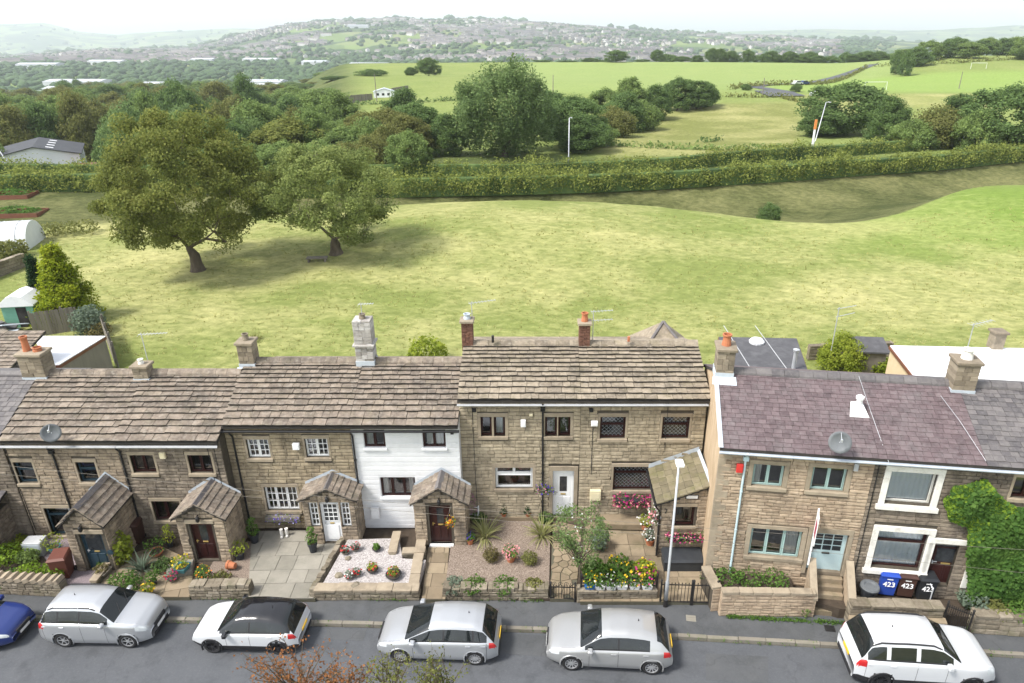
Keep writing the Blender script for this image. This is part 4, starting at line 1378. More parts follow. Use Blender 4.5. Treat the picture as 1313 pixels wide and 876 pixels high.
def aerial(H, u, v, w0, w1, az=0.0, l=.9, n=9, name='aerial', second=False):
    a = MB().tube([(u, v, w0), (u, v, w1)], .017, 6)
    for ww in ([w1 - .05] + ([w1 - .45] if second else [])):
        ca, sa = math.cos(az), math.sin(az)
        a.tube([(u - ca * .12, v - sa * .12, ww), (u + ca * l, v + sa * l, ww + .03)], .012, 5)
        for i in range(n):
            t = -.08 + (l + .06) * i / (n - 1); hl = .2 - .1 * i / n
            p = (u + ca * t, v + sa * t, ww + .03 * t / l)
            a.tube([(p[0] + sa * hl, p[1] - ca * hl, p[2]), (p[0] - sa * hl, p[1] + ca * hl, p[2])], .006, 4)
    return a.build(name, M['steel'], H.root)


M['dish'] = surf('grey satellite dish', [(.10, .11, .12), (.16, .17, .18)], 3, .5)


def dish(H, u, v, w, yaw=.4, r=.34, rise=.0):
    d = MB()
    mm = Matrix.Translation((u, v, w)) @ Matrix.Rotation(yaw, 4, 'Z') @ Matrix.Rotation(R(68), 4, 'X')
    prof = [(0.001, -.07), (r * .4, -.055), (r * .75, -.02), (r, .03), (r * .99, .045), (r * .72, -.005), (r * .4, -.04), (0.001, -.055)]
    d.lathe(prof, 18, (0, 0, 0), 0, mm, caps=False)
    o = d.build('satellite_dish', M['dish'], H.root, smooth=True)
    a = mm @ Vector((0, r * .9, 0)); b = mm @ Vector((0, r * .3, r * 1.1)); c = mm @ Vector((0, 0, -.05))
    MB().tube([a, b], .012, 6).tube([c, (u, v + .12, w - .12), (u, 0 if rise == 0 else v + .3, w - .2 - rise)], .018, 6).bbox(b.x - .03, b.x + .03, b.y - .03, b.y + .03, b.z - .05, b.z + .05, .005).build('dish_arm', M['steel'], o)
    return o


def small_box(H, u, w, sx, sz, d, mt, name, v=-.05):
    b = MB().bbox(-sx / 2, sx / 2, -d, 0, -sz / 2, sz / 2, .012)
    b.box(-sx * .36, sx * .36, -d - .008, -d + .002, -sz * .3, sz * .25)
    return b.build(name, M[mt], H.root, (u, v, w))


def cable(par, pts, r, mt, name='cable'):
    return MB().tube(pts, r, 5).build(name, mt if not isinstance(mt, str) else M[mt], par)


def porch(H, uc, half, vf, eave, ridge, mt, slate_mt, dspec, wins=(), base=0.0, oh=.14, white=False, course=(.14, .19)):
    """gabled stone porch in front of the wall; dspec draws the door"""
    P_ = MB()
    u0, u1 = uc - half, uc + half
    dh = dspec['hole']
    wall_face(P_, u0, u1, base, eave, [dh] + [w['hole'] for w in wins], v=vf, depth=.3)
    P_.add([(u0, vf, eave), (u1, vf, eave), (uc, vf, ridge)], [(0, 1, 2)])
    for u, f in ((u0, 0), (u1, 1)):
        q = [(u, vf, base), (u, 0, base), (u, 0, eave), (u, vf, eave)]
        P_.quad(*(q[::-1] if f == 0 else q))
    o = P_.build('porch', [M['mortar'], M['dark_room']], H.root)
    n = lay_stones(o, u0, u1, base, eave, [(a - .1, b + .1, c, d + .12) if not white else (a, b, c, d) for a, b, c, d in [dh] + [w['hole'] for w in wins]], mt, course, (.22, .5), v=vf, limit=400)
    slope = (ridge - eave) / half
    lay_stones(o, u0, u1, eave, ridge, [], mt, course, (.18, .36), v=vf, top=lambda u: ridge - abs(u - uc) * slope - .01, limit=400)
    lay_stones(o, vf, -.02, base, eave, [], mt, course, (.22, .5), v=u1, facing='right', limit=400)
    lay_stones(o, vf, -.02, base, eave, [], mt, course, (.22, .5), v=u0, facing='left', limit=400)
    # roof: two slopes running back to the house
    rd = MB()
    pit = math.atan2(ridge - eave, half)
    ev = eave - oh * math.tan(pit)
    for sg in (-1, 1):
        a = [(uc, vf - .16, ridge + .02), (uc + sg * (half + oh), vf - .16, ev + .02), (uc + sg * (half + oh), -.001, ev + .02), (uc, -.001, ridge + .02)]
        b = [(x, y, z + .05) for x, y, z in a]
        rd.add(a + b, [(0, 1, 2, 3), (7, 6, 5, 4), (0, 4, 5, 1), (1, 5, 6, 2), (2, 6, 7, 3)] if sg < 0 else [(3, 2, 1, 0), (4, 5, 6, 7), (1, 5, 4, 0), (2, 6, 5, 1), (3, 7, 6, 2)])
    rd.build('porch_roof', M['roof_deck'], o)
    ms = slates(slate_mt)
    L = math.hypot(half + oh, ridge - ev)
    for sg in (-1, 1):
        s = 0.0
        while s < L - .05:
            ex = min(.26 * RNG.uniform(.9, 1.1), L - s); 
            if L - s - ex < .08: ex = L - s
            v = vf - .17
            while v < -.06:
                w = min(RNG.uniform(.24, .5), -.03 - v)
                t = .035
                x = uc + sg * (half + oh - s * math.cos(pit)); z = ev + .075 + s * math.sin(pit)
                # slate's up-slope axis points to the ridge
                if sg > 0:
                    rm = Matrix.Rotation(math.pi / 2, 4, 'Z')
                else:
                    rm = Matrix.Rotation(-math.pi / 2, 4, 'Z')
                rot = (rm @ Matrix.Rotation(pit - t / ex, 4, 'X')).to_euler()
                piece('slate', RNG.choice(ms), o, (x + sg * .03, v + w / 2, z + t * RNG.uniform(.8, 1.2)), rot, (w - .01, min(ex * 1.5, L - s + .02), t))
                v += w
            s += ex
    MB().slab([(-.15, -.07), (0, .06), (.15, -.07), (.12, -.09), (0, .0), (-.12, -.09)], 'y', 0, -vf + .14).build('ridge_tile', M['slate_grey'], o, (uc, vf - .16, ridge + .11))
    # lead soaker where the roof meets the house
    for sg in (-1, 1):
        MB().add([(uc, -.05, ridge + .12), (uc + sg * (half + oh), -.05, ev + .12), (uc + sg * (half + oh), -.05, ev + .27), (uc, -.05, ridge + .27)], [(0, 1, 2, 3) if sg > 0 else (3, 2, 1, 0)]).build('flashing', M['lead'], o)
    dspec['draw'](o)
    for w in wins:
        w['draw'](o)
    return o


def lantern(par, u, v, w):
    l = MB().box(u - .015, u + .015, v - .14, v + .02, w + .1, w + .13).lathe([(.03, .1), (.07, .06), (.075, -.08), (.04, -.14), (.01, -.16)], 8, (u, v - .14, w))
    return l.build('lantern', M['iron'], par)
# ------------------------------------------------------------------ the terrace, left to right
def hole(F, tl, br, v=0.0):
    a = F.at(*tl, v); b = F.at(*br, v)
    return (a[0], b[0], b[1], a[1])


def grow(h, sw=.09, li=.15, si=.13):
    return (h[0] - sw, h[1] + sw, h[2] - si, h[3] + li)


def dwelling(F, W, D, eave, ridge, holes, stone, slate, deco=(), core='mortar', ends=(0, 0), side=None, e0=.34, e1=.2, wid=(.26, .68), t=.075, ridge_mt=None, course=(.13, .17), length=(.24, .54), extra=(), lay=True, proud=.04, jit=1.0, ridge_l=.48):
    """wall with its stones, roof with its slates and ridge"""
    w = body(F, W, D, eave, ridge, holes, core, mt_side=side)
    if lay:
        lay_stones(w, 0, W, 0, eave, list(deco) + list(extra), stone, course, length, proud=proud)
    ro, (ve, we, vr, wr, u0, u1) = roof_base(F, W, D, eave, ridge, slate, ends=ends)
    roof_slates(ro, u0, u1, ve, we, vr, wr, slate, e0, e1, wid, t, jit=jit)
    ridge_tiles(ro, u0, u1, vr, wr + t + .06, ridge_mt or slate, .17, ridge_l)
    return w, ro


def quoins(F, W, eave, side, mt='dressed'):
    q = MB(); w = 0.0; k = 0
    while w < eave - .15:
        h = RNG.uniform(.24, .3); l = .42 if k % 2 else .24
        u0, u1 = (-.006, l) if side == 0 else (W - l, W + .006)
        q.bbox(u0, u1, -.045, .1, w + .004, min(w + h, eave) - .004, .008)
        w += h; k += 1
    q.build('quoins', M[mt], F.root)


# --- end cottage, only its edge in view
H0 = Frame('stone_cottage', 'sliver of dark stone cottage at the left edge of the terrace', 'house', -25.2, 22.7, .25)
dwelling(H0, 4.9, 2.9, 4.6, 5.85, [], 'stone_dark', 'slate_grey', wid=(.25, .4), t=.02, e0=.24, e1=.2)
chimney(H0, 4.9, 2.9, 5.6, 6.85, .95, .7, 'chim_stone', [(-.22, .62, .13, 'terracotta'), (.2, .16, .15, 'terracotta')])
ext = MB().box(2.6, 4.3, -1.7, -.02, 0, 1.7).build('porch', M['mortar'], H0.root)
lay_stones(ext, 2.6, 4.3, 0, 1.7, [], 'stone_dark', (.15, .2), (.25, .5), v=-1.7)
lay_stones(ext, -1.7, -.05, 0, 1.7, [], 'stone_dark', (.15, .2), (.25, .5), v=4.3, facing='right')
er = MB().add([(2.5, -1.85, 1.66), (4.45, -1.85, 1.66), (4.45, -.04, 2.2), (2.5, -.04, 2.2), (2.5, -1.85, 1.74), (4.45, -1.85, 1.74), (4.45, -.04, 2.28), (2.5, -.04, 2.28)], [(0, 3, 2, 1), (4, 5, 6, 7), (0, 1, 5, 4), (1, 2, 6, 5), (3, 0, 4, 7)]).build('porch_roof', M['roof_deck'], ext)
roof_slates(er, 2.5, 4.45, -1.85, 1.74, -.04, 2.28, 'slate_grey', .22, .2, (.25, .4), .018)

# --- dark teal cottage
H1 = Frame('stone_cottage', 'stone cottage with dark teal windows and porch door, lowest roof on the left', 'house', -20.25, 22.7, .25)
W1 = 4.27
wa, wb, wc = hole(H1, (16.5, 592), (50, 619)), hole(H1, (96.5, 592), (129, 618)), hole(H1, (56, 651), (104, 686))
dwelling(H1, W1, 2.9, 4.58, 5.83, [wa, wb, wc], 'stone', 'slate_stone', [grow(x) for x in (wa, wb, wc)])
window(H1, *wa, 'frame_navy', (1,), transom=.62)
window(H1, *wb, 'frame_navy', (1,), transom=.62)
window(H1, *wc, 'frame_navy', (1,), transom=.72, curtain=('curtain', [(.7, .95)]))
gutter(H1, -.02, W1, 4.44, 'gutter_grey')
u, w = H1.at(66, 572)
downpipe(H1, u, 4.4, .3, 'black_pvc')
chimney(H1, W1, 2.75, 5.65, 6.35, .6, .5, 'chim_stone', [(0, .2, .1, 'gravelpot')], course=.14)
aerial(H1, W1 + .05, 3.15, 5.8, 7.6, .1, 1.0)
u, w = H1.at(68, 553, -.3)
dish(H1, u, -.42, w, .5)
cable(H1.root, [(.05, -.05, 4.5), (.05, -.05, 2.5), (.1, -.05, .4)], .014, 'black_pvc')
small_box(H1, *H1.at(139, 616), .12, .14, .1, 'black_pvc', 'wall_lamp')
mb = MB().bbox(-.42, .42, -.38, .38, 0, .72, .02, 0)
P1 = dict(hole=None)
vf = -1.95
dh = hole(H1, (99, 684), (129, 731), vf)
dh = (dh[0] + .02, dh[0] + .86, .06, dh[3])
uc = H1.at(103, 652, vf)[0]
def draw(o, d=dh):
    door(o, *d[:2], d[2], d[3], 'frame_navy', vf + .1, glaze=[(.1, .9, .5, .94)])
    MB().bbox(d[0] - .12, d[1] + .12, vf - .045, vf + .1, d[3], d[3] + .17, .01).build('lintel', M['dressed'], o)
    lantern(o, d[0] + .25, vf, d[3] + .32)
    plq = MB().lathe([(.001, 0), (.11, 0), (.11, .02), (.001, .025)], 16, (0, 0, 0), 0, Matrix.Translation((d[1] + .17, vf - .03, d[3] - .85)) @ Matrix.Rotation(R(90), 4, 'X')).build('house_plaque', M['frame_navy'], o)
porch(H1, uc - .12, .7, vf, 2.22, 2.92, 'stone', 'slate_stone', dict(hole=dh, draw=draw))

# --- mahogany cottage
H2 = Frame('stone_cottage', 'soot-darkened stone cottage with mahogany windows and maroon porch door', 'house', -15.98, 22.7, .25)
W2 = 3.94
wa, wb, wc = hole(H2, (166, 583), (202, 606)), hole(H2, (240, 583), (275, 606)), hole(H2, (194, 642), (236, 667))
dwelling(H2, W2, 2.9, 4.58, 5.85, [wa, wb, wc], 'stone_dark', 'slate_stone', [grow(x) for x in (wa, wb, wc)])
window(H2, *wa, 'frame_brown', (1, 1)); window(H2, *wb, 'frame_brown', (1, 1)); window(H2, *wc, 'frame_brown', (1, 1.3))
gutter(H2, .01, W2 - .02, 4.44, 'gutter_grey')
downpipe(H2, .1, 4.4, .2, 'black_pvc', du=.0, hopper=False)
M['cream'] = surf('cream plastic', [(.62, .55, .36), (.7, .63, .45)], 3, .5)
small_box(H2, *H2.at(210, 582), .22, .26, .1, 'cream', 'alarm_box')
cable(H2.root, [(W2 - .25, -.05, 4.5), (W2 - .25, -.05, 2.2)], .012, 'black_pvc')
cable(H2.root, [(W2 - .5, -.05, 4.5), (W2 - .48, -.05, 2.2)], .012, 'black_pvc')
vf2 = -1.45
dh2 = hole(H2, (241, 671), (275, 719), vf2); dh2 = (dh2[0] + .02, dh2[0] + .86, .08, dh2[3])
uc2 = H2.at(250, 648, vf2)[0]
def draw2(o, d=dh2):
    door(o, *d[:2], d[2], d[3], 'frame_brown', vf2 + .1, glaze=[(.3, .7, .5, .9)], handle='brass')
    MB().bbox(d[0] - .12, d[1] + .12, vf2 - .045, vf2 + .1, d[3], d[3] + .17, .01).build('lintel', M['dressed'], o)
    lantern(o, d[0] + .45, vf2, d[3] + .3)
porch(H2, uc2 + .05, .88, vf2, 2.1, 2.7, 'stone', 'slate_stone', dict(hole=dh2, draw=draw2))

# --- cottage with white multi-pane windows
H3 = Frame('stone_cottage', 'buff stone cottage with white small-paned windows and white porch door', 'house', -12.04, 23.2, .3)
W3 = 4.84
wa, wb, wc = hole(H3, (315, 563), (348, 587)), hole(H3, (390, 562), (423, 586)), hole(H3, (338, 624), (385, 654))
dwelling(H3, W3, 2.9, 4.9, 6.08, [wa, wb, wc], 'stone_honey', 'slate_stone', [grow(x) for x in (wa, wb, wc)], course=(.15, .19), length=(.28, .6))
window(H3, *wa, 'pvc_white', (1, 1), panes_div=(2, 3)); window(H3, *wb, 'pvc_white', (1, 1), panes_div=(2, 3))
wo = window(H3, *wc, 'pvc_white', (1, 1, 1), panes_div=(2, 3))
gutter(H3, -.1, W3 + .02, 4.76, 'black_pvc')
downpipe(H3, .3, 4.7, .2, 'black_pvc', hopper=False)
small_box(H3, *H3.at(381, 570), .26, .26, .14, 'pvc_white', 'boiler_flue')
chimney(H3, .15, 2.9, 5.9, 7.05, .62, .6, 'chim_stone', [(0, .28, .12, 'chim_stone')], course=.2)
# window box of lilac flowers
rg = np.random.default_rng(31)
bx = MB().bbox(wc[0] - .05, wc[1] + .05, -.34, -.12, wc[2] - .32, wc[2] - .12, .02).build('window_box', M['pot_grey'], H3.root)
def trough_flowers(par, u0, u1, v0, v1, w, n, mats, size=.035, h=.12, droop=0.0, loc=(0, 0, 0), seed=1):
    rg = np.random.default_rng(seed)
    C = np.stack([rg.uniform(u0, u1, n), rg.uniform(v0, v1, n), w + np.abs(rg.normal(0, h, n)) - droop * rg.uniform(0, 1, n)], -1)
    V, F = leaves(C, size, rg, up=.3)
    link('leaves', np_mesh('leaves', V, F, M['leaf_green']), par, loc)
    for i, mname in enumerate(mats):
        m = n // 2
        C = np.stack([rg.uniform(u0, u1, m), rg.uniform(v0 - .03, v1, m), w + .04 + np.abs(rg.normal(0, h, m)) - droop * rg.uniform(0, 1, m)], -1)
        V, F = leaves(C, size * .95, rg, up=.4, aspect=.9)
        link('flowers', np_mesh('flowers', V, F, M[mname]), par, loc)
trough_flowers(bx, wc[0] - .05, wc[1] + .08, -.38, -.12, wc[2] - .16, 170, ['fl_lilac', 'fl_purple'], .035, .08, .3, seed=4)
vf3 = -.95
dh3 = hole(H3, (409, 645), (433, 693), vf3); dh3 = (dh3[0], dh3[0] + .74, .04, dh3[3] + .02)
uc3 = (dh3[0] + dh3[1]) / 2
wl = (dh3[0] - .42, dh3[0] - .06, .85, dh3[3]); wr_ = (dh3[1] + .06, dh3[1] + .42, .85, dh3[3])
def draw3(o, d=dh3):
    door(o, *d[:2], d[2], d[3], 'pvc_white', vf3 + .08, panels=False)
    a, b = d[0] + .1, d[1] - .1
    c0, c1 = d[2] + (d[3] - d[2]) * .52, d[3] - .12
    MB().quad((a, vf3 + .09, c0), (b, vf3 + .09, c0), (b, vf3 + .09, c1), (a, vf3 + .09, c1)).build('pane', M['door_glass'], o)
    g = MB()
    for i in range(4):
        x = a + (b - a) * i / 3; g.box(x - .014, x + .014, vf3 + .07, vf3 + .088, c0, c1)
    for i in range(5):
        z = c0 + (c1 - c0) * i / 4; g.box(a, b, vf3 + .072, vf3 + .087, z - .014, z + .014)
    g.build('glazing_bars', M['pvc_white'], o)
    MB().bbox(d[0] + .12, d[1] - .12, vf3 + .07, vf3 + .1, d[2] + .12, c0 - .2, .01).build('door_panel', M['pvc_white'], o)
    lantern(o, uc3, vf3, d[3] + .25)
def drw(q):
    def f(o):
        window(H3, *q, 'pvc_white', (1,), panes_div=(2, 4), v=vf3 + .06, surround=None, sill=False, parent=o, name='side_light', bar=.04)
    return f
porch(H3, uc3, 1.0, vf3, 2.12, 2.62, 'stone', 'slate_stone', dict(hole=dh3, draw=draw3), [dict(hole=wl, draw=drw(wl)), dict(hole=wr_, draw=drw(wr_))], white=True)

# --- white painted cottage
H4 = Frame('white_cottage', 'white painted cottage with mahogany windows and stone porch', 'house', -7.2, 23.2, .3)
W4 = 4.15
wa, wb, wc = hole(H4, (465, 551), (495, 574)), hole(H4, (541, 551), (572, 574)), hole(H4, (487, 612), (534, 637))
wa, wb = (wa[0], wa[1], wa[2], min(wa[3], 4.76)), (wb[0], wb[1], wb[2], min(wb[3], 4.76))
dwelling(H4, W4, 2.9, 4.9, 6.08, [wa, wb, wc], 'white_wall', 'slate_stone', [grow(x, .02, .02, .1) for x in (wa, wb, wc)], core='white_wall', course=(.2, .23), length=(4, 5), proud=.014)
window(H4, *wa, 'frame_brown', (1, 1), surround=None, sill=False, curtain=('curtain', [(.1, .4)])); window(H4, *wb, 'frame_brown', (1, 1), surround=None, sill=False, curtain=('curtain', [(.15, .9)]))
window(H4, *wc, 'frame_brown', (1, 1, 1), surround=None, sill=False, curtain=('curtain', [(.05, .2), (.8, .95)]))
for q in (wa, wb, wc):
    MB().bbox(q[0] - .06, q[1] + .06, -.09, .085, q[2] - .09, q[2] - .002, .012).build('sill', M['white_wall'], H4.root)
gutter(H4, .02, W4 + .05, 4.76, 'black_pvc')
downpipe(H4, .07, 4.72, .25, 'black_pvc', hopper=False)
small_box(H4, *H4.at(580, 553), .12, .12, .1, 'black_pvc', 'floodlight')
c = chimney(H4, .15, 2.9, 5.85, 8.1, .72, .62, 'chim_white', [(0, .2, .12, 'chim_stone')], cap=False, course=.14)
MB().box(-.28, .58, 2.5, 3.3, 7.0, 7.07).build('chimney_ledge', M['chim_white'], c)
aerial(H4, .15, 2.9, 8.0, 8.75, .0, .5, 6)
small_box(H4, *H4.at(482, 655), .34, .5, .14, 'white_wall', 'meter_box')
vf4 = -1.05
dh4 = hole(H4, (549, 648), (576, 696), vf4); dh4 = (dh4[0], dh4[0] + .84, .08, dh4[3])
uc4 = (dh4[0] + dh4[1]) / 2 + .02
def draw4(o, d=dh4):
    door(o, *d[:2], d[2], d[3], 'frame_brown', vf4 + .1, glaze=[(.32, .68, .5, .88)], handle='brass')
    MB().bbox(d[0] - .06, d[1] + .06, vf4 - .12, vf4 + .1, d[2] - .12, d[2], .01).build('threshold', M['pvc_white'], o)
    lantern(o, uc4, vf4, d[3] + .25)
porch(H4, uc4, .98, vf4, 2.06, 2.72, 'stone', 'slate_stone', dict(hole=dh4, draw=draw4))

# --- middle pair, first house
HC = Frame('stone_cottage', 'tall buff stone cottage with white picture window and arched white door', 'house', -3.05, 23.7, .4)
WC = 4.7
w1, w2 = hole(HC, (616, 534), (631, 559)), hole(HC, (633, 534), (648, 559))
w3, w4 = hole(HC, (699, 534), (714, 559)), hole(HC, (716, 534), (731, 559))
w5 = hole(HC, (635, 599), (683, 626)); d5 = hole(HC, (709, 603), (735, 652)); d5 = (d5[0], d5[1], .12, d5[3])
TOPC, RC = 5.64, 6.58
dwelling(HC, WC, 2.8, TOPC, RC, [w1, w2, w3, w4, w5, d5], 'stone_buff', 'slate_tan', [(w1[0] - .12, w2[1] + .12, w1[2] - .13, w1[3] + .16), (w3[0] - .12, w4[1] + .12, w3[2] - .13, w3[3] + .16), grow(w5), grow(d5, .16, .2, 0)], e0=.32, e1=.2, wid=(.28, .62), ends=(.04, 0), course=(.14, .18))
for a, b in ((w1, w2), (w3, w4)):
    o = window(HC, *a, 'frame_brown', (1,), surround=None, sill=False)
    o2 = window(HC, *b, 'frame_brown', (1,), surround=None, sill=False, curtain=('curtain', [(.1, .9)]) if a is w1 else None)
    MB().bbox(a[0] - .12, b[1] + .12, -.045, .09, a[3], a[3] + .16, .01).bbox(a[0] - .12, b[1] + .12, -.09, .09, a[2] - .13, a[2], .01).bbox(a[1], b[0], -.04, .09, a[2] + .003, a[3] - .003, .004).bbox(a[0] - .12, a[0], -.04, .09, a[2] + .003, a[3] - .003, .004).bbox(b[1], b[1] + .12, -.04, .09, a[2] + .003, a[3] - .003, .004).build('window_surround', M['dressed'], HC.root)
o = window(HC, w5[0], w5[1], w5[2], w5[2] + (w5[3] - w5[2]) * .66, 'pvc_white', (1,), bar=.07, sill=True, surround=None, sw=.06)
o = window(HC, w5[0], w5[1], w5[2] + (w5[3] - w5[2]) * .66 + .002, w5[3], 'pvc_white', (1, 1), bar=.06, sill=False, surround=None)
MB().bbox(w5[0] - .13, w5[1] + .13, -.045, .085, w5[3], w5[3] + .2, .01).bbox(w5[0] - .13, w5[0], -.042, .085, w5[2] - .1, w5[3] - .003, .008).bbox(w5[1], w5[1] + .13, -.042, .085, w5[2] - .1, w5[3] - .003, .008).build('window_surround', M['dressed'], HC.root)
door(HC.root, *d5[:2], d5[2], d5[3], 'pvc_white', .08, glaze=[(.3, .7, .52, .84)], panels=True)
MB().bbox(d5[0] - .16, d5[0], -.05, .09, 0, d5[3], .01).bbox(d5[1], d5[1] + .16, -.05, .09, 0, d5[3], .01).bbox(d5[0] - .16, d5[1] + .16, -.05, .09, d5[3] + .002, d5[3] + .2, .01).build('door_surround', M['dressed'], HC.root)
gutter(HC, -.05, WC, TOPC - .12, 'gutter_grey')
u, w = HC.at(696, 521)
downpipe(HC, u, TOPC - .1, .1, 'black_pvc')
small_box(HC, *HC.at(671, 541), .2, .3, .1, 'pvc_white', 'alarm_box')
small_box(HC, *HC.at(608, 524), .16, .14, .12, 'black_pvc', 'floodlight'); small_box(HC, *HC.at(681, 530), .14, .1, .1, 'cream', 'sensor_lamp')
cable(HC.root, [(.5, -.05, TOPC - .1), (.52, -.05, 2.5), (.55, -.05, .3)], .012, 'black_pvc')
chimney(HC, HC.at(600, 436, 2.8)[0], 2.8, RC - .1, 7.72, .46, .46, 'brick', [(0, .22, .13, 'lead')], course=.085, flash=None)
aerial(HC, HC.at(606, 430, 2.95)[0], 3.05, RC, 8.45, .3, 1.0)
small_box(HC, *HC.at(632, 434, 2.6), .1, .3, .1, 'iron', 'vent_pipe', v=2.6)
# hanging baskets by the door
def basket(F, u, w, mats, seed, v=-.28, r=.17):
    b = MB().lathe([(.02, -r), (r * .75, -r * .7), (r, 0), (r * .97, 0), (r * .7, -r * .6), (.02, -r * .9)], 12, (u, v, w)).tube([(u, 0, w + .45), (u, v, w + .48)], .012, 6).tube([(u, v, w + .48), (u - r, v, w)], .006, 4).tube([(u, v, w + .48), (u + r, v, w)], .006, 4)
    o = b.build('hanging_basket', M['pot_grey'], F.root)
    trough_flowers(o, u - r * 1.2, u + r * 1.2, v - r * 1.2, v + r, w, 70, mats, .04, .1, .22, seed=seed)
basket(HC, *HC.at(694, 622), ['fl_purple', 'fl_pink'], 5)
basket(H4, *H4.at(578, 664, -1.1), ['fl_orange', 'fl_yellow'], 6, v=-1.35)
basket(HC, *HC.at(704, 622), ['fl_purple'], 7)

# --- middle pair, second house with lean-to
HD = Frame('stone_cottage', 'tall buff stone cottage with leaded windows and mossy lean-to porch', 'house', 1.65, 23.7, .4)
WD = 4.85
w1, w2, w3 = hole(HD, (770, 534), (801, 562)), hole(HD, (850, 534), (882, 562)), hole(HD, (787, 598), (838, 628))
dwelling(HD, WD, 2.8, TOPC, RC, [w1, w2, w3], 'stone_buff', 'slate_tan', [grow(x) for x in (w1, w2, w3)], e0=.32, e1=.2, wid=(.28, .62), ends=(0, .1), course=(.14, .18))
window(HD, *w1, 'frame_brown', (1,), transom=.62, leading=True); window(HD, *w2, 'frame_brown', (1,), transom=.62, leading=True)
window(HD, *w3, 'frame_brown', (1,), transom=.72, leading=True)
gutter(HD, 0, WD, TOPC - .12, 'gutter_grey')
small_box(HD, *HD.at(758, 524), .16, .14, .12, 'black_pvc', 'floodlight')
small_box(HD, *HD.at(762, 541), .26, .2, .12, 'pvc_white', 'alarm_box')
small_box(HD, *HD.at(763, 632), .44, .46, .16, 'cream', 'meter_box')
cable(HD.root, [HD.at(760, 545)[0:1] + (-.05, 4.5), HD.at(760, 545)[0:1] + (-.05, 2.2)], .012, 'black_pvc')
cable(HD.root, [(3.35, -.05, TOPC - .1), (3.36, -.05, 3.4)], .012, 'black_pvc')
chimney(HD, HD.at(749, 436, 2.8)[0], 2.8, RC - .1, 7.62, .46, .46, 'brick', [(0, .36, .13, 'terracotta')], course=.085, flash=None)
aerial(HD, HD.at(760, 436, 2.95)[0], 3.0, RC, 8.1, .1, .8, 7, second=True)
small_box(HD, *HD.at(806, 434, 2.6), .1, .22, .1, 'terracotta', 'vent_pipe', v=2.6)
vl = -2.2
la, lb = HD.at(845, 641, vl), HD.at(907, 619, vl)
ul, ur = la[0] + .12, 4.72
wl0, wr0 = la[1] - .12, la[1] + .62
L5 = MB()
wh = hole(HD, (866, 649), (889, 674), vl)
wall_face(L5, ul, ur, -.1, wl0, [wh], v=vl)
L5.add([(ul, vl, wl0), (ur, vl, wl0), (ur, vl, wr0)], [(0, 1, 2)]).quad((ul, 0, -.1), (ul, vl, -.1), (ul, vl, wl0), (ul, 0, wl0))
lo = L5.build('lean_to', [M['mortar'], M['dark_room']], HD.root)
lay_stones(lo, ul, ur, -.1, wl0, [grow(wh, .08, .1, .1)], 'stone', (.15, .2), (.25, .5), v=vl, limit=400)
lay_stones(lo, ul, ur, wl0, wr0, [], 'stone', (.12, .16), (.2, .4), v=vl, top=lambda u: wl0 + (u - ul) / (ur - ul) * (wr0 - wl0) - .01, limit=400)
lay_stones(lo, vl, -.03, -.1, wl0, [], 'stone_dark', (.15, .2), (.25, .5), v=ul, facing='left', limit=400)
window(HD, *wh, 'frame_brown', (1,), v=vl + .08, surround=None, sill=False, parent=lo)
MB().bbox(wh[0] - .08, wh[1] + .08, vl - .05, vl + .08, wh[3], wh[3] + .13, .01).build('lintel', M['dressed'], lo)
MB().bbox(wh[0] - .08, wh[1] + .08, vl - .09, vl + .08, wh[2] - .1, wh[2], .01).build('sill', M['dressed'], lo)
sl = (wr0 - wl0) / (ur - ul)
uo, wo_ = ul - .2, wl0 - .2 * sl
rb = MB().add([(uo, vl - .15, wo_ + .02), (ur, vl - .15, wr0 + .02), (ur, -.06, wr0 + .02), (uo, -.06, wo_ + .02), (uo, vl - .15, wo_ + .1), (ur, vl - .15, wr0 + .1), (ur, -.06, wr0 + .1), (uo, -.06, wo_ + .1)], [(0, 3, 2, 1), (4, 5, 6, 7), (0, 1, 5, 4), (1, 2, 6, 5), (2, 3, 7, 6), (3, 0, 4, 7)]).build('lean_to_roof', M['roof_deck'], HD.root)
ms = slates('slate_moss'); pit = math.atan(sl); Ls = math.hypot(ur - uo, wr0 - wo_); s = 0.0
while s < Ls - .05:
    ex = min(.3, Ls - s); v = vl - .18
    while v < -.1:
        w = min(RNG.uniform(.3, .55), -.07 - v)
        rot = (Matrix.Rotation(-math.pi / 2, 4, 'Z') @ Matrix.Rotation(pit - .035 / ex, 4, 'X')).to_euler()
        piece('slate', RNG.choice(ms), rb, (uo - .03 + s * math.cos(pit), v + w / 2, wo_ + .1 + s * math.sin(pit) + .035), rot, (w - .01, min(ex * 1.5, Ls - s), .035))
        v += w
    s += ex
MB().add([(uo, -.05, wo_ + .14), (ur, -.05, wr0 + .14), (ur, -.05, wr0 + .34), (uo, -.05, wo_ + .34)], [(0, 1, 2, 3)]).add([(ur - .07, vl - .16, wr0 + .13), (ur + .02, vl - .16, wr0 + .24), (ur + .02, -.06, wr0 + .24), (ur - .07, -.06, wr0 + .13)], [(0, 1, 2, 3)]).build('flashing', M['lead'], rb)
MB().tube([(uo - .05, vl - .15, wo_ + .03), (uo - .05, -.06, wo_ + .03)], .05, 8).tube([(uo - .05, vl - .1, wo_), (ul - .06, vl - .06, wo_ - .3), (ul - .06, vl - .06, 0)], .035, 8).build('gutter', M['black_pvc'], rb)
pu, pw = HD.at(887, 636, vl)
MB().bbox(pu - .24, pu + .24, vl - .07, vl - .03, pw - .09, pw + .09, .005).build('name_plate', M['iron'], lo)
MB().bbox(pu - .21, pu + .21, vl - .075, vl - .068, pw - .065, pw + .065, .002).build('plate_face', M['pvc_white'], lo)
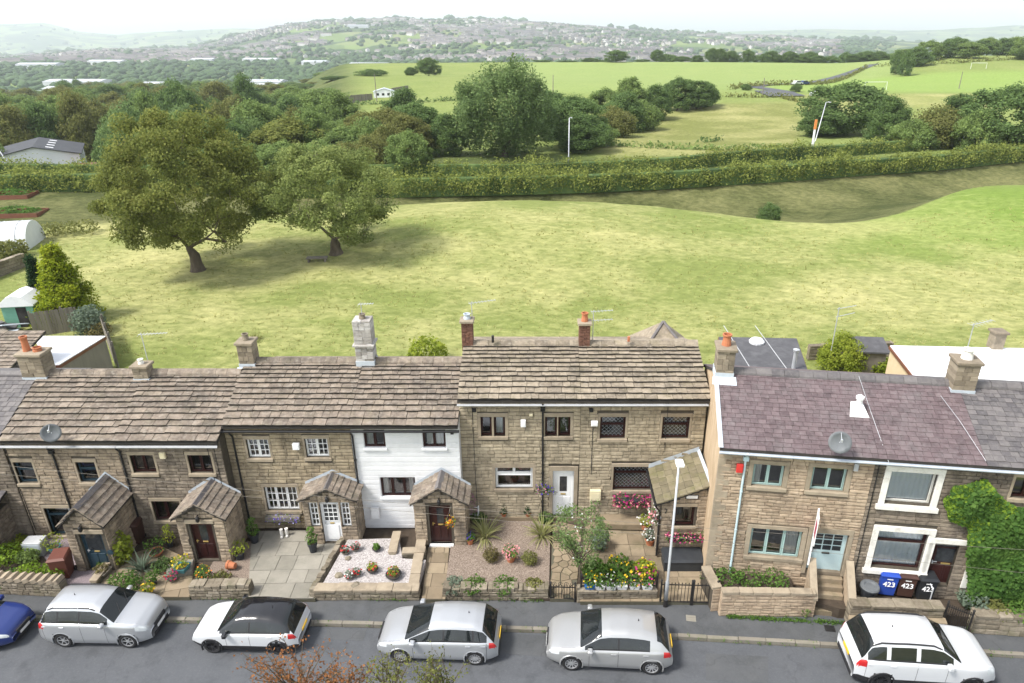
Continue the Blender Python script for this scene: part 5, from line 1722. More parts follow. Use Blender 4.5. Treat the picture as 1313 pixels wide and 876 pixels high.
cable(lo, [(ul + .12, vl - .05, wl0 - .25), (ul + .2, vl - .05, wl0 - .3), (ul + .15, vl - .05, wl0 - .45)], .02, 'iron', 'door_bell')

# --- right-hand row, turned a little towards the street
RY = -.128
HR = Frame('slate_roof_house', 'stone house with purple slate roof and sage green windows', 'house', 6.12, 20.08, .57, math.atan(RY))
WR = HR.at(1124, 588)[0]
TOPR, RR = 5.68, 6.95
w1, w2, w3 = hole(HR, (967, 594), (1002, 625)), hole(HR, (1043, 598), (1081, 631)), hole(HR, (964, 676), (1023, 716))
d1 = hole(HR, (1042, 682), (1078, 735))
wR, rR = dwelling(HR, WR, 3.0, TOPR, RR, [w1, w2, w3, d1], 'stone_warm', 'slate_purple', [grow(x, .16) for x in (w1, w2, w3)] + [grow(d1, .14, .2, .2)], e0=.2, e1=.18, wid=(.24, .36), t=.016, core='mortar_pale', side='gable', ridge_mt='slate_grey', course=(.11, .16), length=(.25, .6), jit=.5, ends=(.04, 0))
for q in (w1, w2): window(HR, *q, 'frame_sage', (1, 1), sw=.16, curtain=('curtain', [(.06, .3)]) if q is w1 else None)
window(HR, *w3, 'frame_sage', (1, 1, 1), sw=.16, curtain=('curtain', [(.72, .95)]))
door(HR.root, *d1[:2], d1[2], d1[3], 'door_sage', .12, panels=False, letter=False)
a, b, c0, c1 = d1[0] + .12, d1[1] - .12, d1[2] + (d1[3] - d1[2]) * .5, d1[3] - .14
g = MB()
for i in range(3):
    for j in range(3):
        xa, za = a + (b - a) * i / 3, c0 + (c1 - c0) * j / 3
        MB().quad((xa + .02, .13, za + .02), (xa + (b - a) / 3 - .02, .13, za + .02), (xa + (b - a) / 3 - .02, .13, za + (c1 - c0) / 3 - .02), (xa + .02, .13, za + (c1 - c0) / 3 - .02)).build('pane', M['door_glass'], HR.root)
MB().bbox((a + b) / 2 - .13, (a + b) / 2 + .13, .1, .14, c0 - .14, c0 - .08, .004).build('letter_plate', M['iron'], HR.root)
MB().bbox(d1[0] - .14, d1[0], -.05, .1, d1[2] - .1, d1[3], .01).bbox(d1[1], d1[1] + .14, -.05, .1, d1[2] - .1, d1[3], .01).bbox(d1[0] - .14, d1[1] + .14, -.05, .1, d1[3] + .002, d1[3] + .22, .01).build('door_surround', M['dressed'], HR.root)
gutter(HR, -.05, WR, TOPR - .1, 'lead')
u, w = HR.at(955, 594)
downpipe(HR, u, TOPR - .1, .1, 'blue_pipe')
M['red_box'] = surf('red alarm box', [(.5, .03, .03), (.6, .06, .05)], 3, .4)
small_box(HR, *HR.at(948, 598), .22, .32, .1, 'red_box', 'alarm_box')
chimney(HR, HR.at(928, 470, 3)[0], 3.0, RR - .15, 7.95, .62, .75, 'chim_stone', [(0, .42, .15, 'terracotta')], course=.2)
dish(HR, HR.at(1074, 566, -.1)[0], -.32, HR.at(1074, 566, -.1)[1] + .1, -.2, .36)
small_box(HR, *HR.at(1097, 597), .14, .28, .08, 'gutter_grey', 'cable_bracket')
u, w = HR.at(1101, 520, 1.6)
wv = TOPR + (RR - TOPR) * (1.6 / 3.0) + .12
MB().add([(u - .32, 1.3, wv - .12), (u + .32, 1.3, wv - .12), (u + .2, 1.85, wv + .17), (u - .2, 1.85, wv + .17), (u - .13, 1.5, wv + .22), (u + .13, 1.5, wv + .22), (u + .1, 1.72, wv + .26), (u - .1, 1.72, wv + .26)], [(0, 1, 5, 4), (1, 2, 6, 5), (2, 3, 7, 6), (3, 0, 4, 7), (4, 5, 6, 7)]).lathe([(.1, .2), (.1, .42), (.14, .44), (.14, .52), (.05, .58)], 10, (u, 1.6, wv)).build('roof_vent', M['pvc_white'], rR)
MB().tube([HR.at(1101, 470, 3.1)[0:1] + (2.9, RR + .2), HR.at(1115, 500, 2)[0:1] + (1.5, wv + .02), HR.at(1140, 590, -.25)[0:1] + (-.28, TOPR - .05)], .007, 5).build('roof_cable', M['steel'], rR)
MB().add([(-.09, -.22, TOPR + .06), (.06, -.22, TOPR + .06), (.06, 3.0, RR + .17), (-.09, 3.0, RR + .17)], [(0, 1, 2, 3)]).build('verge', M['lead'], rR)
quoins(HR, WR, TOPR, 0)
# agent's board on the wall, seen nearly edge on
M['board'] = surf('estate board', [(.72, .72, .72), (.8, .8, .8)], 3, .5)
M['board_red'] = surf('estate board red', [(.35, .03, .08), (.45, .05, .1)], 3, .5)
bu, bw = HR.at(1043, 652, -.2); bu2, bw2 = HR.at(1036, 724, -.2)
sg = thing('sale_board', 'white and maroon sale board on a post, seen edge-on beside the pale blue door', 'sign', HR.M @ Vector((bu2, -.2, bw2)), math.atan(RY) - .2)
hgt = bw - bw2
MB().bbox(-.03, .03, -.03, .03, 0, hgt, .005).build('post', M['board'], sg)
MB().bbox(-.014, .014, -.5, .0, hgt * .5, hgt * .98, .004).build('panel', M['board'], sg)
MB().box(-.018, .018, -.45, -.06, hgt * .6, hgt * .85).build('panel_print', M['board_red'], sg)

HS = Frame('slate_roof_house', 'stone house with white painted window surrounds and net curtains', 'house', *(HR.M @ Vector((WR, 0, 0))).xy, .57, math.atan(RY))
WS = HS.at(1262, 597)[0]
w1, w2 = hole(HS, (1143, 603), (1192, 648)), hole(HS, (1127, 679), (1178, 731))
d1 = hole(HS, (1199, 695), (1230, 752))
wS, rS = dwelling(HS, WS, 3.0, TOPR, RR, [w1, w2, d1], 'stone_dark', 'slate_purple', [grow(x, .2, .22, .2) for x in (w1, w2)] + [grow(d1, .2, .22, 0)], e0=.2, e1=.18, wid=(.24, .36), t=.016, ridge_mt='slate_grey', course=(.12, .17), length=(.25, .6), jit=.5)
for q, tr in ((w1, None), (w2, .7)):
    window(HS, *q, 'white_paint' if q is w1 else 'frame_brown', (1,), transom=tr, surround=None, sill=False, curtain=('net', [(.03, .97)]), v=.12)
    MB().bbox(q[0] - .2, q[0], -.07, .1, q[2] - .05, q[3], .01).bbox(q[1], q[1] + .2, -.07, .1, q[2] - .05, q[3], .01).bbox(q[0] - .2, q[1] + .2, -.075, .1, q[3] + .002, q[3] + .2, .01).bbox(q[0] - .26, q[1] + .26, -.14, .1, q[2] - .22, q[2] - .052, .01).build('window_surround', M['white_paint'], HS.root)
door(HS.root, *d1[:2], d1[2], d1[3], 'frame_brown', .12, glaze=[(.14, .86, .5, .82), (.1, .9, .86, .96)])
MB().bbox(d1[0] - .2, d1[0], -.07, .1, d1[2], d1[3], .01).bbox(d1[1], d1[1] + .2, -.07, .1, d1[2], d1[3], .01).bbox(d1[0] - .2, d1[1] + .2, -.075, .1, d1[3] + .002, d1[3] + .2, .01).build('door_surround', M['white_paint'], HS.root)
gutter(HS, 0, WS, TOPR - .1, 'lead')
chimney(HS, HS.at(1232, 480, 3)[0], 2.9, RR - .3, 7.95, .75, .7, 'chim_stone', [(0, .36, .17, 'gravelpot')], course=.18)
aerial(HS, HS.at(1240, 470, 3)[0], 3.3, RR, 9.2, .5, .9, 7)
MB().tube([(WS - .75, 2.3, RR - .1), (WS - .5, 1.2, TOPR + .85), (WS - .1, -.2, TOPR + .2)], .007, 5).build('roof_cable', M['steel'], rS)
cable(HS.root, [(.12, -.05, TOPR - .1), (.12, -.05, 3.0), (.14, -.05, .5)], .02, 'iron')

HT = Frame('slate_roof_house', 'ivy covered grey slate house at the right end of the row', 'house', *(HS.M @ Vector((WS, 0, 0))).xy, .57, math.atan(RY))
w1 = hole(HT, (1303, 611), (1330, 640)); 
dwelling(HT, 8.6, 3.0, TOPR, RR, [w1], 'stone_dark', 'slate_grey', [grow(w1)], e0=.22, e1=.19, wid=(.26, .4), t=.018, ridge_mt='slate_grey', course=(.14, .19))
window(HT, *w1, 'frame_brown', (1, 1))
gutter(HT, 0, 8.6, TOPR - .1, 'lead')
# ------------------------------------------------------------------ gardens
GZ = .27


def inside(p, poly):
    c = False
    n = len(poly)
    for i in range(n):
        a, b = poly[i], poly[(i + 1) % n]
        if (a[1] > p[1]) != (b[1] > p[1]) and p[0] < (b[0] - a[0]) * (p[1] - a[1]) / (b[1] - a[1]) + a[0]:
            c = not c
    return c


def ccw(P):
    a = sum(P[i][0] * P[(i + 1) % len(P)][1] - P[(i + 1) % len(P)][0] * P[i][1] for i in range(len(P)))
    return P if a > 0 else P[::-1]


def patch(name, pix, z, mt, label, th=.25, kind='structure', world=False):
    P = ccw([tuple(p) for p in pix] if world else [tuple(G(*p, z).xy) for p in pix])
    return tag(MB().prism(P, z - th, z).build(name, M[mt]), label, kind=kind), P


patch('garden_ground', [(-26, 19.95), (-12, 19.47), (-2, 19.4), (6.3, 19.2), (6.45, 23.9), (-26, 23.9)], .25, 'soil', 'dark soil of the front gardens between pavement and cottages', .5, world=True)
patch('garden_ground', [(6.5, 18.95), (9.7, 18.9), (10.5, 18.55), (14.4, 18.2), (21, 17.6), (21, 20), (6.5, 20.6)], .56, 'soil', 'soil of the raised front gardens before the slate-roofed houses', .8, world=True)


def flags(st, poly, su, sv, mt, z, ang=0.0, th=.05, name='paving_slab', shrink=0.0):
    """separate slabs laid in rows over poly"""
    ca, sa = math.cos(ang), math.sin(ang)
    loc = [(p[0] * ca + p[1] * sa, -p[0] * sa + p[1] * ca) for p in poly]
    x0, x1 = min(p[0] for p in loc), max(p[0] for p in loc)
    y0, y1 = min(p[1] for p in loc), max(p[1] for p in loc)
    y = y0; row = 0
    while y < y1:
        h = sv * RNG.uniform(.9, 1.15)
        x = x0 - RNG.uniform(0, su) * .6
        while x < x1:
            w = su * RNG.uniform(.75, 1.35)
            # clip the slab to the plot
            q = [(x + .008, y + .008), (x + w - .008, y + .008), (x + w - .008, y + h - .008), (x + .008, y + h - .008)]
            c = clip(q, ccw(loc))
            if c and abs(area(c)) > .02:
                W_ = [(a * ca - b * sa, a * sa + b * ca) for a, b in c]
                cx, cy = sum(p[0] for p in W_) / len(W_), sum(p[1] for p in W_) / len(W_)
                zz = RNG.uniform(-.006, .006)
                o = MB().prism([(p[0] - cx, p[1] - cy) for p in W_], -th, 0).build(name, M[mt], st, (cx, cy, z + .03 + zz))
                o.rotation_euler = (RNG.uniform(-.008, .008), RNG.uniform(-.008, .008), 0)
            x += w
        y += h; row += 1


def area(P):
    return .5 * sum(P[i][0] * P[(i + 1) % len(P)][1] - P[(i + 1) % len(P)][0] * P[i][1] for i in range(len(P)))


def clip(sub, cl):
    out = sub
    for i in range(len(cl)):
        a, b = cl[i], cl[(i + 1) % len(cl)]
        inp, out = out, []
        f = lambda p: (b[0] - a[0]) * (p[1] - a[1]) - (b[1] - a[1]) * (p[0] - a[0])
        for j in range(len(inp)):
            p, q = inp[j], inp[(j + 1) % len(inp)]
            fp, fq = f(p), f(q)
            if fp >= 0: out.append(p)
            if (fp >= 0) != (fq >= 0):
                t = fp / (fp - fq)
                out.append((p[0] + (q[0] - p[0]) * t, p[1] + (q[1] - p[1]) * t))
        if len(out) < 3: return None
    return out


def paved(name, pix, z, su, sv, mt, label, ang=0.0):
    o, P = patch(name, pix, z, 'joint', label)
    flags(o, P, su, sv, mt, z, ang)


patch('chippings', [(38, 692), (104, 690), (132, 756), (92, 757)], GZ, 'gravel_mauve', 'mauve slate chippings before the dark teal porch', kind='stuff')
paved('paved_path', [(152, 716), (205, 700), (250, 722), (243, 766), (118, 766)], GZ, .75, .55, 'flag_brown', 'brown flagged path up to the maroon porch door', .25)
patch('gravel', [(278, 712), (318, 694), (334, 694), (324, 748), (256, 750)], GZ, 'gravel_tan', 'tan gravel plot beside the maroon-doored porch', kind='stuff')
paved('drive', [(326, 681), (452, 681), (434, 712), (404, 768), (318, 768), (322, 700)], GZ, .85, .75, 'flag', 'large pale flagstones of the drive before the white small-paned windows', .03)
_, PD = patch('gravel', [(446, 692), (512, 690), (516, 716), (546, 718), (534, 757), (409, 757)], .52, 'gravel_white', 'raised bed of white and pink gravel with flower pots', .4, kind='stuff')
paved('paved_path', [(549, 702), (576, 702), (571, 769), (541, 769)], GZ, .5, .6, 'flag_brown', 'narrow damp flagged path to the stone porch of the white cottage')
patch('gravel', [(588, 668), (706, 668), (704, 756), (570, 756), (578, 700)], GZ + .06, 'gravel_tan', 'tan gravel garden with tubs before the white picture window', kind='stuff')
patch('raised_ledge', [(604, 652), (764, 652), (764, 664), (604, 664)], .5, 'flag_brown', 'mossy stone ledge along the foot of the tall cottage')
patch('raised_ledge', [(768, 648), (842, 650), (840, 674), (772, 672)], .62, 'flag_brown', 'mossy raised stone ledge under the leaded window')
o, P = patch('paved_path', [(709, 668), (746, 676), (738, 768), (705, 768)], GZ, 'joint', 'crazy-paved path leading to the arched white door')
rr = random.Random(4)
pts = [(x * .34 + rr.uniform(-.1, .1), y * .34 + rr.uniform(-.1, .1)) for x in range(-2, 9) for y in range(54, 74)]
for (a, b) in pts:
    if not inside((a, b), P): continue
    cell = [(a - .6, b - .6), (a + .6, b - .6), (a + .6, b + .6), (a - .6, b + .6)]
    for (c, d) in pts:
        if (c, d) == (a, b) or math.hypot(c - a, d - b) > 1: continue
        mx_, my = (a + c) / 2, (b + d) / 2; dx, dy = c - a, d - b; l = math.hypot(dx, dy)
        mx_ -= dx / l * .018; my -= dy / l * .018
        h = [(mx_ + dy * 5, my - dx * 5), (mx_ - dy * 5, my + dx * 5), (mx_ - dy * 5 - dx * 9, my + dx * 5 - dy * 9), (mx_ + dy * 5 - dx * 9, my - dx * 5 - dy * 9)]
        cell = clip(cell, ccw(h))
        if not cell: break
    if cell:
        cell = clip(ccw(cell), P)
    if cell and abs(area(cell)) > .01:
        MB().prism([(p[0] - a, p[1] - b) for p in ccw(cell)], -.04, 0).build('paving_stone', M['flag_brown'], o, (a, b, GZ + .03 + rr.uniform(-.006, .006)))
paved('yard', [(750, 670), (851, 676), (851, 772), (744, 772)], GZ - .01, .7, .6, 'flag_brown', 'mossy flagged yard of the lean-to cottage')
paved('yard', [(852, 716), (918, 716), (918, 772), (852, 772)], GZ - .01, .7, .6, 'flag_brown', 'mossy flags between the lean-to and the yard gate')
patch('flower_bed', [(745, 728), (842, 728), (842, 756), (742, 756)], .46, 'soil', 'planted bed behind the railings of the lean-to cottage', .4)


# ---- garden walls
CAPS = [MB().bbox(-.5, .5, -.5, .5, 0, 1, .06).mesh('coping_stone', M[k]) for k in ('wall_rubble', 'dressed')]


def garden_wall(label, A, B, h, th=.32, mt='wall_rubble', z=.12, cop='flat', course=(.1, .16), length=(.16, .42), both=False, cop_mt=0, h2=None, ends=True):
    """free-standing wall of separate stones with a coping, its foot running from A to B (world)"""
    A, B = Vector(A), Vector(B)
    L = (B - A).length
    rz = math.atan2(B.y - A.y, B.x - A.x)
    F = Frame('garden_wall', label, 'wall', A.x, A.y, z, rz)
    o = MB().box(.02, L - .02, .02, th - .02, 0, h).build('core', M['mortar'], F.root)
    lay_stones(F.root, 0, L, 0, h, [], mt, course, length, v=.02, proud=.035)
    if ends:
        lay_stones(F.root, 0, th, 0, h, [], mt, course, length, v=L - .02, facing='right', proud=.03)
        lay_stones(F.root, 0, th, 0, h, [], mt, course, length, v=.02, facing='left', proud=.03)
    if both:
        # rear face
        w = 0
    u = 0.0
    while u < L - .05:
        if cop == 'flat': l, ch, wd, ry = RNG.uniform(.45, .85), RNG.uniform(.08, .11), th + .08, RNG.uniform(-.01, .01)
        elif cop == 'rough': l, ch, wd, ry = RNG.uniform(.14, .34), RNG.uniform(.1, .2), th * RNG.uniform(.85, 1.1), RNG.uniform(-.12, .12)
        else: l, ch, wd, ry = .30, .17, th + .06, -.42
        l = min(l, L - u)
        if L - u - l < .1: l = L - u
        piece('coping_stone', CAPS[cop_mt], F.root, (u + l / 2, th / 2, h - .01), (RNG.uniform(-.03, .03), ry, RNG.uniform(-.03, .03)), (l - .01, wd, ch))
        u += l
    return F


g0 = lambda px, py: G(px, py, .12).xy
garden_wall('low stone wall with slanted toothed coping at the left end', (-24, 20.02), g0(82, 766), .62, cop='tooth', cop_mt=1)
garden_wall('short rounded rubble wall beside the flagged path to the maroon door', g0(245, 769), g0(322, 769), .5, .4, cop='rough')
garden_wall('low rubble wall in front of the white gravel bed', g0(404, 770), g0(538, 770), .42, cop='flat', cop_mt=1)
garden_wall('rubble wall with rough coping in front of the tan gravel garden', g0(568, 770), g0(703, 770), .4, .36, cop='rough')
garden_wall('short mossy wall under the railings by the flower bed', g0(740, 773), g0(842, 772), .45, .3, cop='flat')
p0, p1 = G(125, 752, GZ).xy, G(156, 712, GZ).xy
garden_wall('low stone kerb wall between the first two porches', p0, p1, .22, .22, z=GZ - .02, cop='flat', cop_mt=1)
p0, p1 = G(536, 760, GZ).xy, G(546, 700, GZ).xy
garden_wall('side wall of the white gravel bed along the damp path', p0, p1, .28, .3, z=GZ - .02, cop='flat', cop_mt=1)
p0, p1 = G(516, 718, GZ).xy, G(546, 717, GZ).xy
garden_wall('inner corner wall of the white gravel bed', p0, p1, .3, .25, z=GZ, cop='flat', cop_mt=1)
p0, p1 = G(508, 718, GZ).xy, G(514, 690, GZ).xy
garden_wall('inner wall beside the sunken corner by the white cottage', p0, p1, .3, .25, z=GZ, cop='flat', cop_mt=1)
p0, p1 = G(461, 690, GZ).xy, G(472, 668, GZ).xy
garden_wall('mossy low wall running back beside the white porch', p0, p1, .42, .3, z=GZ, cop='rough')
p0, p1 = G(404, 766, GZ).xy, G(446, 692, GZ).xy
garden_wall('low rock edging between drive and white gravel bed', p0, p1, .2, .2, z=GZ - .02, cop='rough')
# walls of the right-hand houses
A, B = g0(922, 790), g0(1040, 791)
garden_wall('tall coursed stone wall of the sage-windowed house', A, B, 1.02, .2, 'stone_warm', cop='flat', cop_mt=1, course=(.1, .15), length=(.22, .5))
a2 = (HR.M @ Vector((.12, -.05, 0))).xy
garden_wall('side wall running back to the corner of the sage-windowed house', (A[0] + .02, A[1] + .25), a2, 1.0, .28, 'stone_warm', cop='flat', cop_mt=1)
A3, B3 = g0(1086, 802), g0(1204, 806)
garden_wall('dark mossy retaining wall in front of the wheelie bins', A3, B3, .85, .34, cop='flat', course=(.14, .22), length=(.3, .6))
A4, B4 = g0(1244, 812), (22, 17.25)
garden_wall('dark stone wall below the ivy at the right end', A4, B4, .75, .34, cop='flat', course=(.14, .22), length=(.3, .6))
# steps up to the pale blue door
st = thing('steps', 'worn stone steps climbing to the pale blue door', 'steps', (*g0(1062, 790), .12), math.atan(RY))
zd = HR.z0 + .02
d_out = 1.05
n = 5
top = HR.z0 + (HR.at(1042, 735)[1])
ly = (HR.M @ Vector((HR.at(1060, 740)[0], 0, 0)) - Vector((*g0(1062, 790), 0))).xy.length
for i in range(n):
    hh = (top - .12) * (i + 1) / n
    MB().bbox(-.5, .5, ly * i / n * .95, ly * (i + 1) / n * .95 + (.02 if i < n - 1 else 0), -.05 if i == 0 else (top - .12) * i / n - .04, hh, .015).build('step', M['flag_brown'], st)
    if i: MB().box(-.48, .48, ly * i / n * .95 + .03, ly * .95, -.05, (top - .12) * i / n - .05).build('riser', M['mortar'], st)
for sg, lb in ((-1, 'sloping stone cheek wall of the steps, on the tall wall side'), (1, 'sloping stone cheek wall of the steps, on the bin side')):
    o = thing('cheek_wall', lb, 'wall', (*g0(1062, 790), .12), math.atan(RY))
    x0, x1 = (-.72, -.54) if sg < 0 else (.54, .74)
    MB().slab([(-.1, -.1), (ly - .1, -.1), (ly - .1, 1.75), (-.1, .78)], 'x', x0, x1).build('masonry', M['stone_warm'], o)
    MB().slab([(-.14, .76), (ly - .08, 1.73), (ly - .08, 1.83), (-.14, .87)], 'x', x0 - .03, x1 + .03).build('coping', M['dressed'], o)
    lay_stones(o, x0, x1, 0, .74, [], 'stone_warm', (.14, .2), (.2, .4), v=-.09, proud=.03)

# ---- plants
def leafball(n, r, h, leaf, seed, z0=0.0, hollow=.5, up=.2, aspect=.6):
    rg = np.random.default_rng(seed)
    d = rg.normal(size=(n, 3)); d /= np.linalg.norm(d, axis=1)[:, None]
    u = hollow + (1 - hollow) * rg.uniform(0, 1, n) ** .5
    lump = 1 + .18 * np.sin(d[:, 0] * 5 + seed) * np.sin(d[:, 1] * 4 + d[:, 2] * 3)
    C = d * (u * lump)[:, None] * np.array([r, r, h / 2]) + np.array([0, 0, z0 + h / 2])
    C[:, 2] = np.maximum(C[:, 2], z0 + .02)
    return leaves(C, leaf, rg, d, .4, aspect, up)


PSEED = [100]


def shrub(px, py, z, r, h, mt, label, n=260, leaf=.05, flowers=(), name='garden_shrub', cat='shrub'):
    PSEED[0] += 1
    p = G(px, py, z)
    t = thing(name, label, cat, p, RNG.uniform(0, 6))
    V, F = leafball(int(n * 2.1), r, h, leaf * 1.12, PSEED[0], 0, .4)
    link('foliage', np_mesh('foliage', V, F, M[mt]), t)
    s = MB()
    for k in range(5):
        a = k * 1.25 + .3
        s.tube([(0, 0, -.05), (math.cos(a) * r * .25, math.sin(a) * r * .25, h * .3), (math.cos(a) * r * .6, math.sin(a) * r * .6, h * .7)], [.014, .01, .005], 5)
    s.build('stems', M['bark'], t)
    for i, f in enumerate(flowers):
        V, F = leafball(max(22, n // 9), r * 1.03, h * 1.06, leaf * .85, PSEED[0] + 50 + i, 0, .85, .4, .9)
        link('flowers', np_mesh('flowers', V, F, M[f]), t)
    return t


def pot_geo(r, h, kind='round'):
    if kind == 'square':
        return MB().add([(-r * .75, -r * .75, 0), (r * .75, -r * .75, 0), (r * .75, r * .75, 0), (-r * .75, r * .75, 0), (-r, -r, h), (r, -r, h), (r, r, h), (-r, r, h), (-r * .88, -r * .88, h), (r * .88, -r * .88, h), (r * .88, r * .88, h), (-r * .88, r * .88, h), (-r * .85, -r * .85, h * .85), (r * .85, -r * .85, h * .85), (r * .85, r * .85, h * .85), (-r * .85, r * .85, h * .85)],
                        [(3, 2, 1, 0), (0, 1, 5, 4), (1, 2, 6, 5), (2, 3, 7, 6), (3, 0, 4, 7), (4, 5, 9, 8), (5, 6, 10, 9), (6, 7, 11, 10), (7, 4, 8, 11), (8, 9, 13, 12), (9, 10, 14, 13), (10, 11, 15, 14), (11, 8, 12, 15), (12, 13, 14, 15)])
    if kind == 'bowl':
        return MB().lathe([(r * .45, 0), (r * .85, h * .5), (r, h), (r * .92, h), (r * .8, h * .8), (.01, h * .78)], 14)
    return MB().lathe([(r * .68, 0), (r * .88, h * .74), (r, h * .75), (r * 1.02, h), (r * .9, h), (r * .86, h * .85), (.01, h * .84)], 14)


def potted(px, py, z, pm, r, h, what, label, leaf='leaf_green', flowers=(), size=None, kind='round', n=160, name='potted_plant'):
    PSEED[0] += 1
    sd = PSEED[0]
    p = G(px, py, z)
    t = thing(name, label, 'plant', p, RNG.uniform(-.4, .4))
    pot_geo(r, h, kind).build('pot', M[pm], t, smooth=kind != 'square' and False)
    MB().lathe([(.01, h * .86), (r * .84, h * .87), (r * .84, h * .8)], 10).build('soil', M['soil'], t)
    s = size or r * 1.5
    if what == 'ball':
        V, F = leafball(n, s, s * 1.5, .045, sd, h * .8, .4); link('foliage', np_mesh('foliage', V, F, M[leaf]), t)
    elif what == 'topiary':
        V, F = leafball(n, s, s * 1.8, .035, sd, h * .95, .7); link('foliage', np_mesh('foliage', V, F, M[leaf]), t)
        V, F = leafball(n // 2, s * .6, s * 1.15, .035, sd + 9, h + s * 1.9, .7); link('foliage', np_mesh('foliage', V, F, M[leaf]), t)
        MB().tube([(0, 0, h * .8), (0, 0, h + s * 2.4)], .015, 6).build('stem', M['bark'], t)
    elif what == 'cone':
        rg = np.random.default_rng(sd); k = n * 2
        zz = rg.uniform(0, 1, k) ** 1.3; a = rg.uniform(0, 6.28, k); rr_ = (1 - zz) * s * rg.uniform(.75, 1, k)
        C = np.stack([np.cos(a) * rr_, np.sin(a) * rr_, h + zz * s * 3.2], -1)
        V, F = leaves(C, .035, rg, C * (1, 1, 0) + (0, 0, .1), .5, .5, .4); link('foliage', np_mesh('foliage', V, F, M[leaf]), t)
    elif what == 'strap':
        V, F = blades(46, s, .045, np.random.default_rng(sd)); V[:, 2] += h * .85; link('foliage', np_mesh('foliage', V, F, M[leaf]), t)
    for i, f in enumerate(flowers):
        V, F = leafball(max(22, n // 4), s * 1.05, s * 1.5, .036, sd + 31 + i, h * .85, .8, .4, .9)
        link('flowers', np_mesh('flowers', V, F, M[f]), t)
    return t


def strap_plant(px, py, z, L, label, mt='leaf_strap', n=70, w=.05):
    PSEED[0] += 1
    t = thing('strap_leaved_plant', label, 'plant', G(px, py, z))
    V, F = blades(n, L, w, np.random.default_rng(PSEED[0]), base=.12); link('leaves', np_mesh('leaves', V, F, M[mt]), t)
    MB().lathe([(.09, -.05), (.1, .06), (.05, .16)], 8).build('crown_base', M['bark'], t)


# teal cottage
shrub(12, 722, GZ, .6, .8, 'leaf_ivy_young', 'rounded green shrub by the dark stone sliver cottage')
shrub(42, 744, GZ, .5, .7, 'leaf_ivy_young', 'low green mound behind the toothed wall, left of a twin')
shrub(72, 742, GZ, .48, .7, 'leaf_ivy_young', 'low green mound behind the toothed wall, right of a twin')
shrub(12, 748, GZ, .4, .5, 'leaf_green', 'green mound at the very left end of the toothed wall')
shrub(38, 720, GZ, .4, .5, 'leaf_mid', 'darker green shrub in the middle of the first garden')
shrub(20, 700, GZ, .5, .3, 'leaf_lime', 'flat spread of yellowish ground plants by the dark stone wall')
potted(72, 708, GZ, 'pot_teal', .22, .3, 'ball', 'bright green bush in a teal pot by the dark teal porch', 'leaf_lime', size=.42)
shrub(136, 724, GZ, .32, .4, 'leaf_green', 'small rounded bush at the corner of the dark teal porch')
potted(133, 738, GZ, 'pot_grey', .24, .24, 'ball', 'brown tufty plant in a stone trough by the teal door', 'leaf_brown', size=.25, kind='square')
ac = thing('storage_box', 'grey ribbed box standing under the dark teal ground floor window', 'box', G(49, 708, GZ), .05)
MB().bbox(-.36, .36, -.25, .25, 0, .62, .02).build('case', M['gutter_grey'], ac)
for k in range(4): MB().box(-.3, .3, -.262, -.24, .3 + k * .07, .335 + k * .07).build('rib', M['lead'], ac)
shrub_ = shrub(88, 762, .3, .12, .2, 'leaf_brown', 'small orange-tinted plant by the gap in the toothed wall', n=60, leaf=.03, flowers=['fl_orange'])


def wheelie_bin(label, px, py, z, mt, rz=0.0, num=None, w=.58, h=1.05, world=None):
    p = world or G(px, py, z)
    t = thing('wheelie_bin', label, 'bin', p, rz, 'wheelie bins')
    m = M[mt]
    a, b = w * .42, w * .5
    MB().add([(-a, -a, .06), (a, -a, .06), (a, a * 1.1, .06), (-a, a * 1.1, .06), (-b, -b, h * .9), (b, -b, h * .9), (b, b * 1.2, h * .9), (-b, b * 1.2, h * .9)], [(3, 2, 1, 0), (0, 1, 5, 4), (1, 2, 6, 5), (2, 3, 7, 6), (3, 0, 4, 7), (4, 5, 6, 7)]).bbox(-b - .02, b + .02, -b - .02, b * 1.2 + .01, h * .84, h * .9, .01).build('body', m, t)
    MB().add([(-b - .03, -b - .05, h * .9), (b + .03, -b - .05, h * .9), (b + .03, b * 1.2, h * .9), (-b - .03, b * 1.2, h * .9), (-b * .9, -b * .9, h * .96), (b * .9, -b * .9, h * .96), (b * .9, b * 1.1, h * 1.0), (-b * .9, b * 1.1, h * 1.0)], [(0, 1, 5, 4), (1, 2, 6, 5), (2, 3, 7, 6), (3, 0, 4, 7), (4, 5, 6, 7)]).build('lid', m, t)
    MB().tube([(-b * .8, b * 1.3, h * .93), (b * .8, b * 1.3, h * .93)], .018, 6).build('handle', m, t)
    for s in (-1, 1):
        MB().lathe([(.02, -.03), (.1, -.03), (.1, .03), (.02, .03)], 12, (0, 0, 0), 0, Matrix.Translation((s * (a + .02), a * 1.1, .1)) @ Matrix.Rotation(R(90), 4, 'Y')).build('wheel', M['black_pvc'], t)
    if num:
        fc = bpy.data.curves.new('number', 'FONT'); fc.body = num; fc.size = .27; fc.extrude = .002; fc.align_x = 'CENTER'
        fc.offset = .006
        tmp = link('number', fc)
        me = bpy.data.meshes.new_from_object(tmp.evaluated_get(bpy.context.evaluated_depsgraph_get()))
        bpy.data.objects.remove(tmp); me.materials.clear(); me.materials.append(M['pvc_white'])
        o = link('number', me, t, (0, -b - .012, h * .46)); o.rotation_euler = (R(90) - .09, 0, 0)
        MB().box(-.1, .1, -b - .008, -b - .002, h * .74, h * .77).build('label', M['pvc_white'], t)
    return t


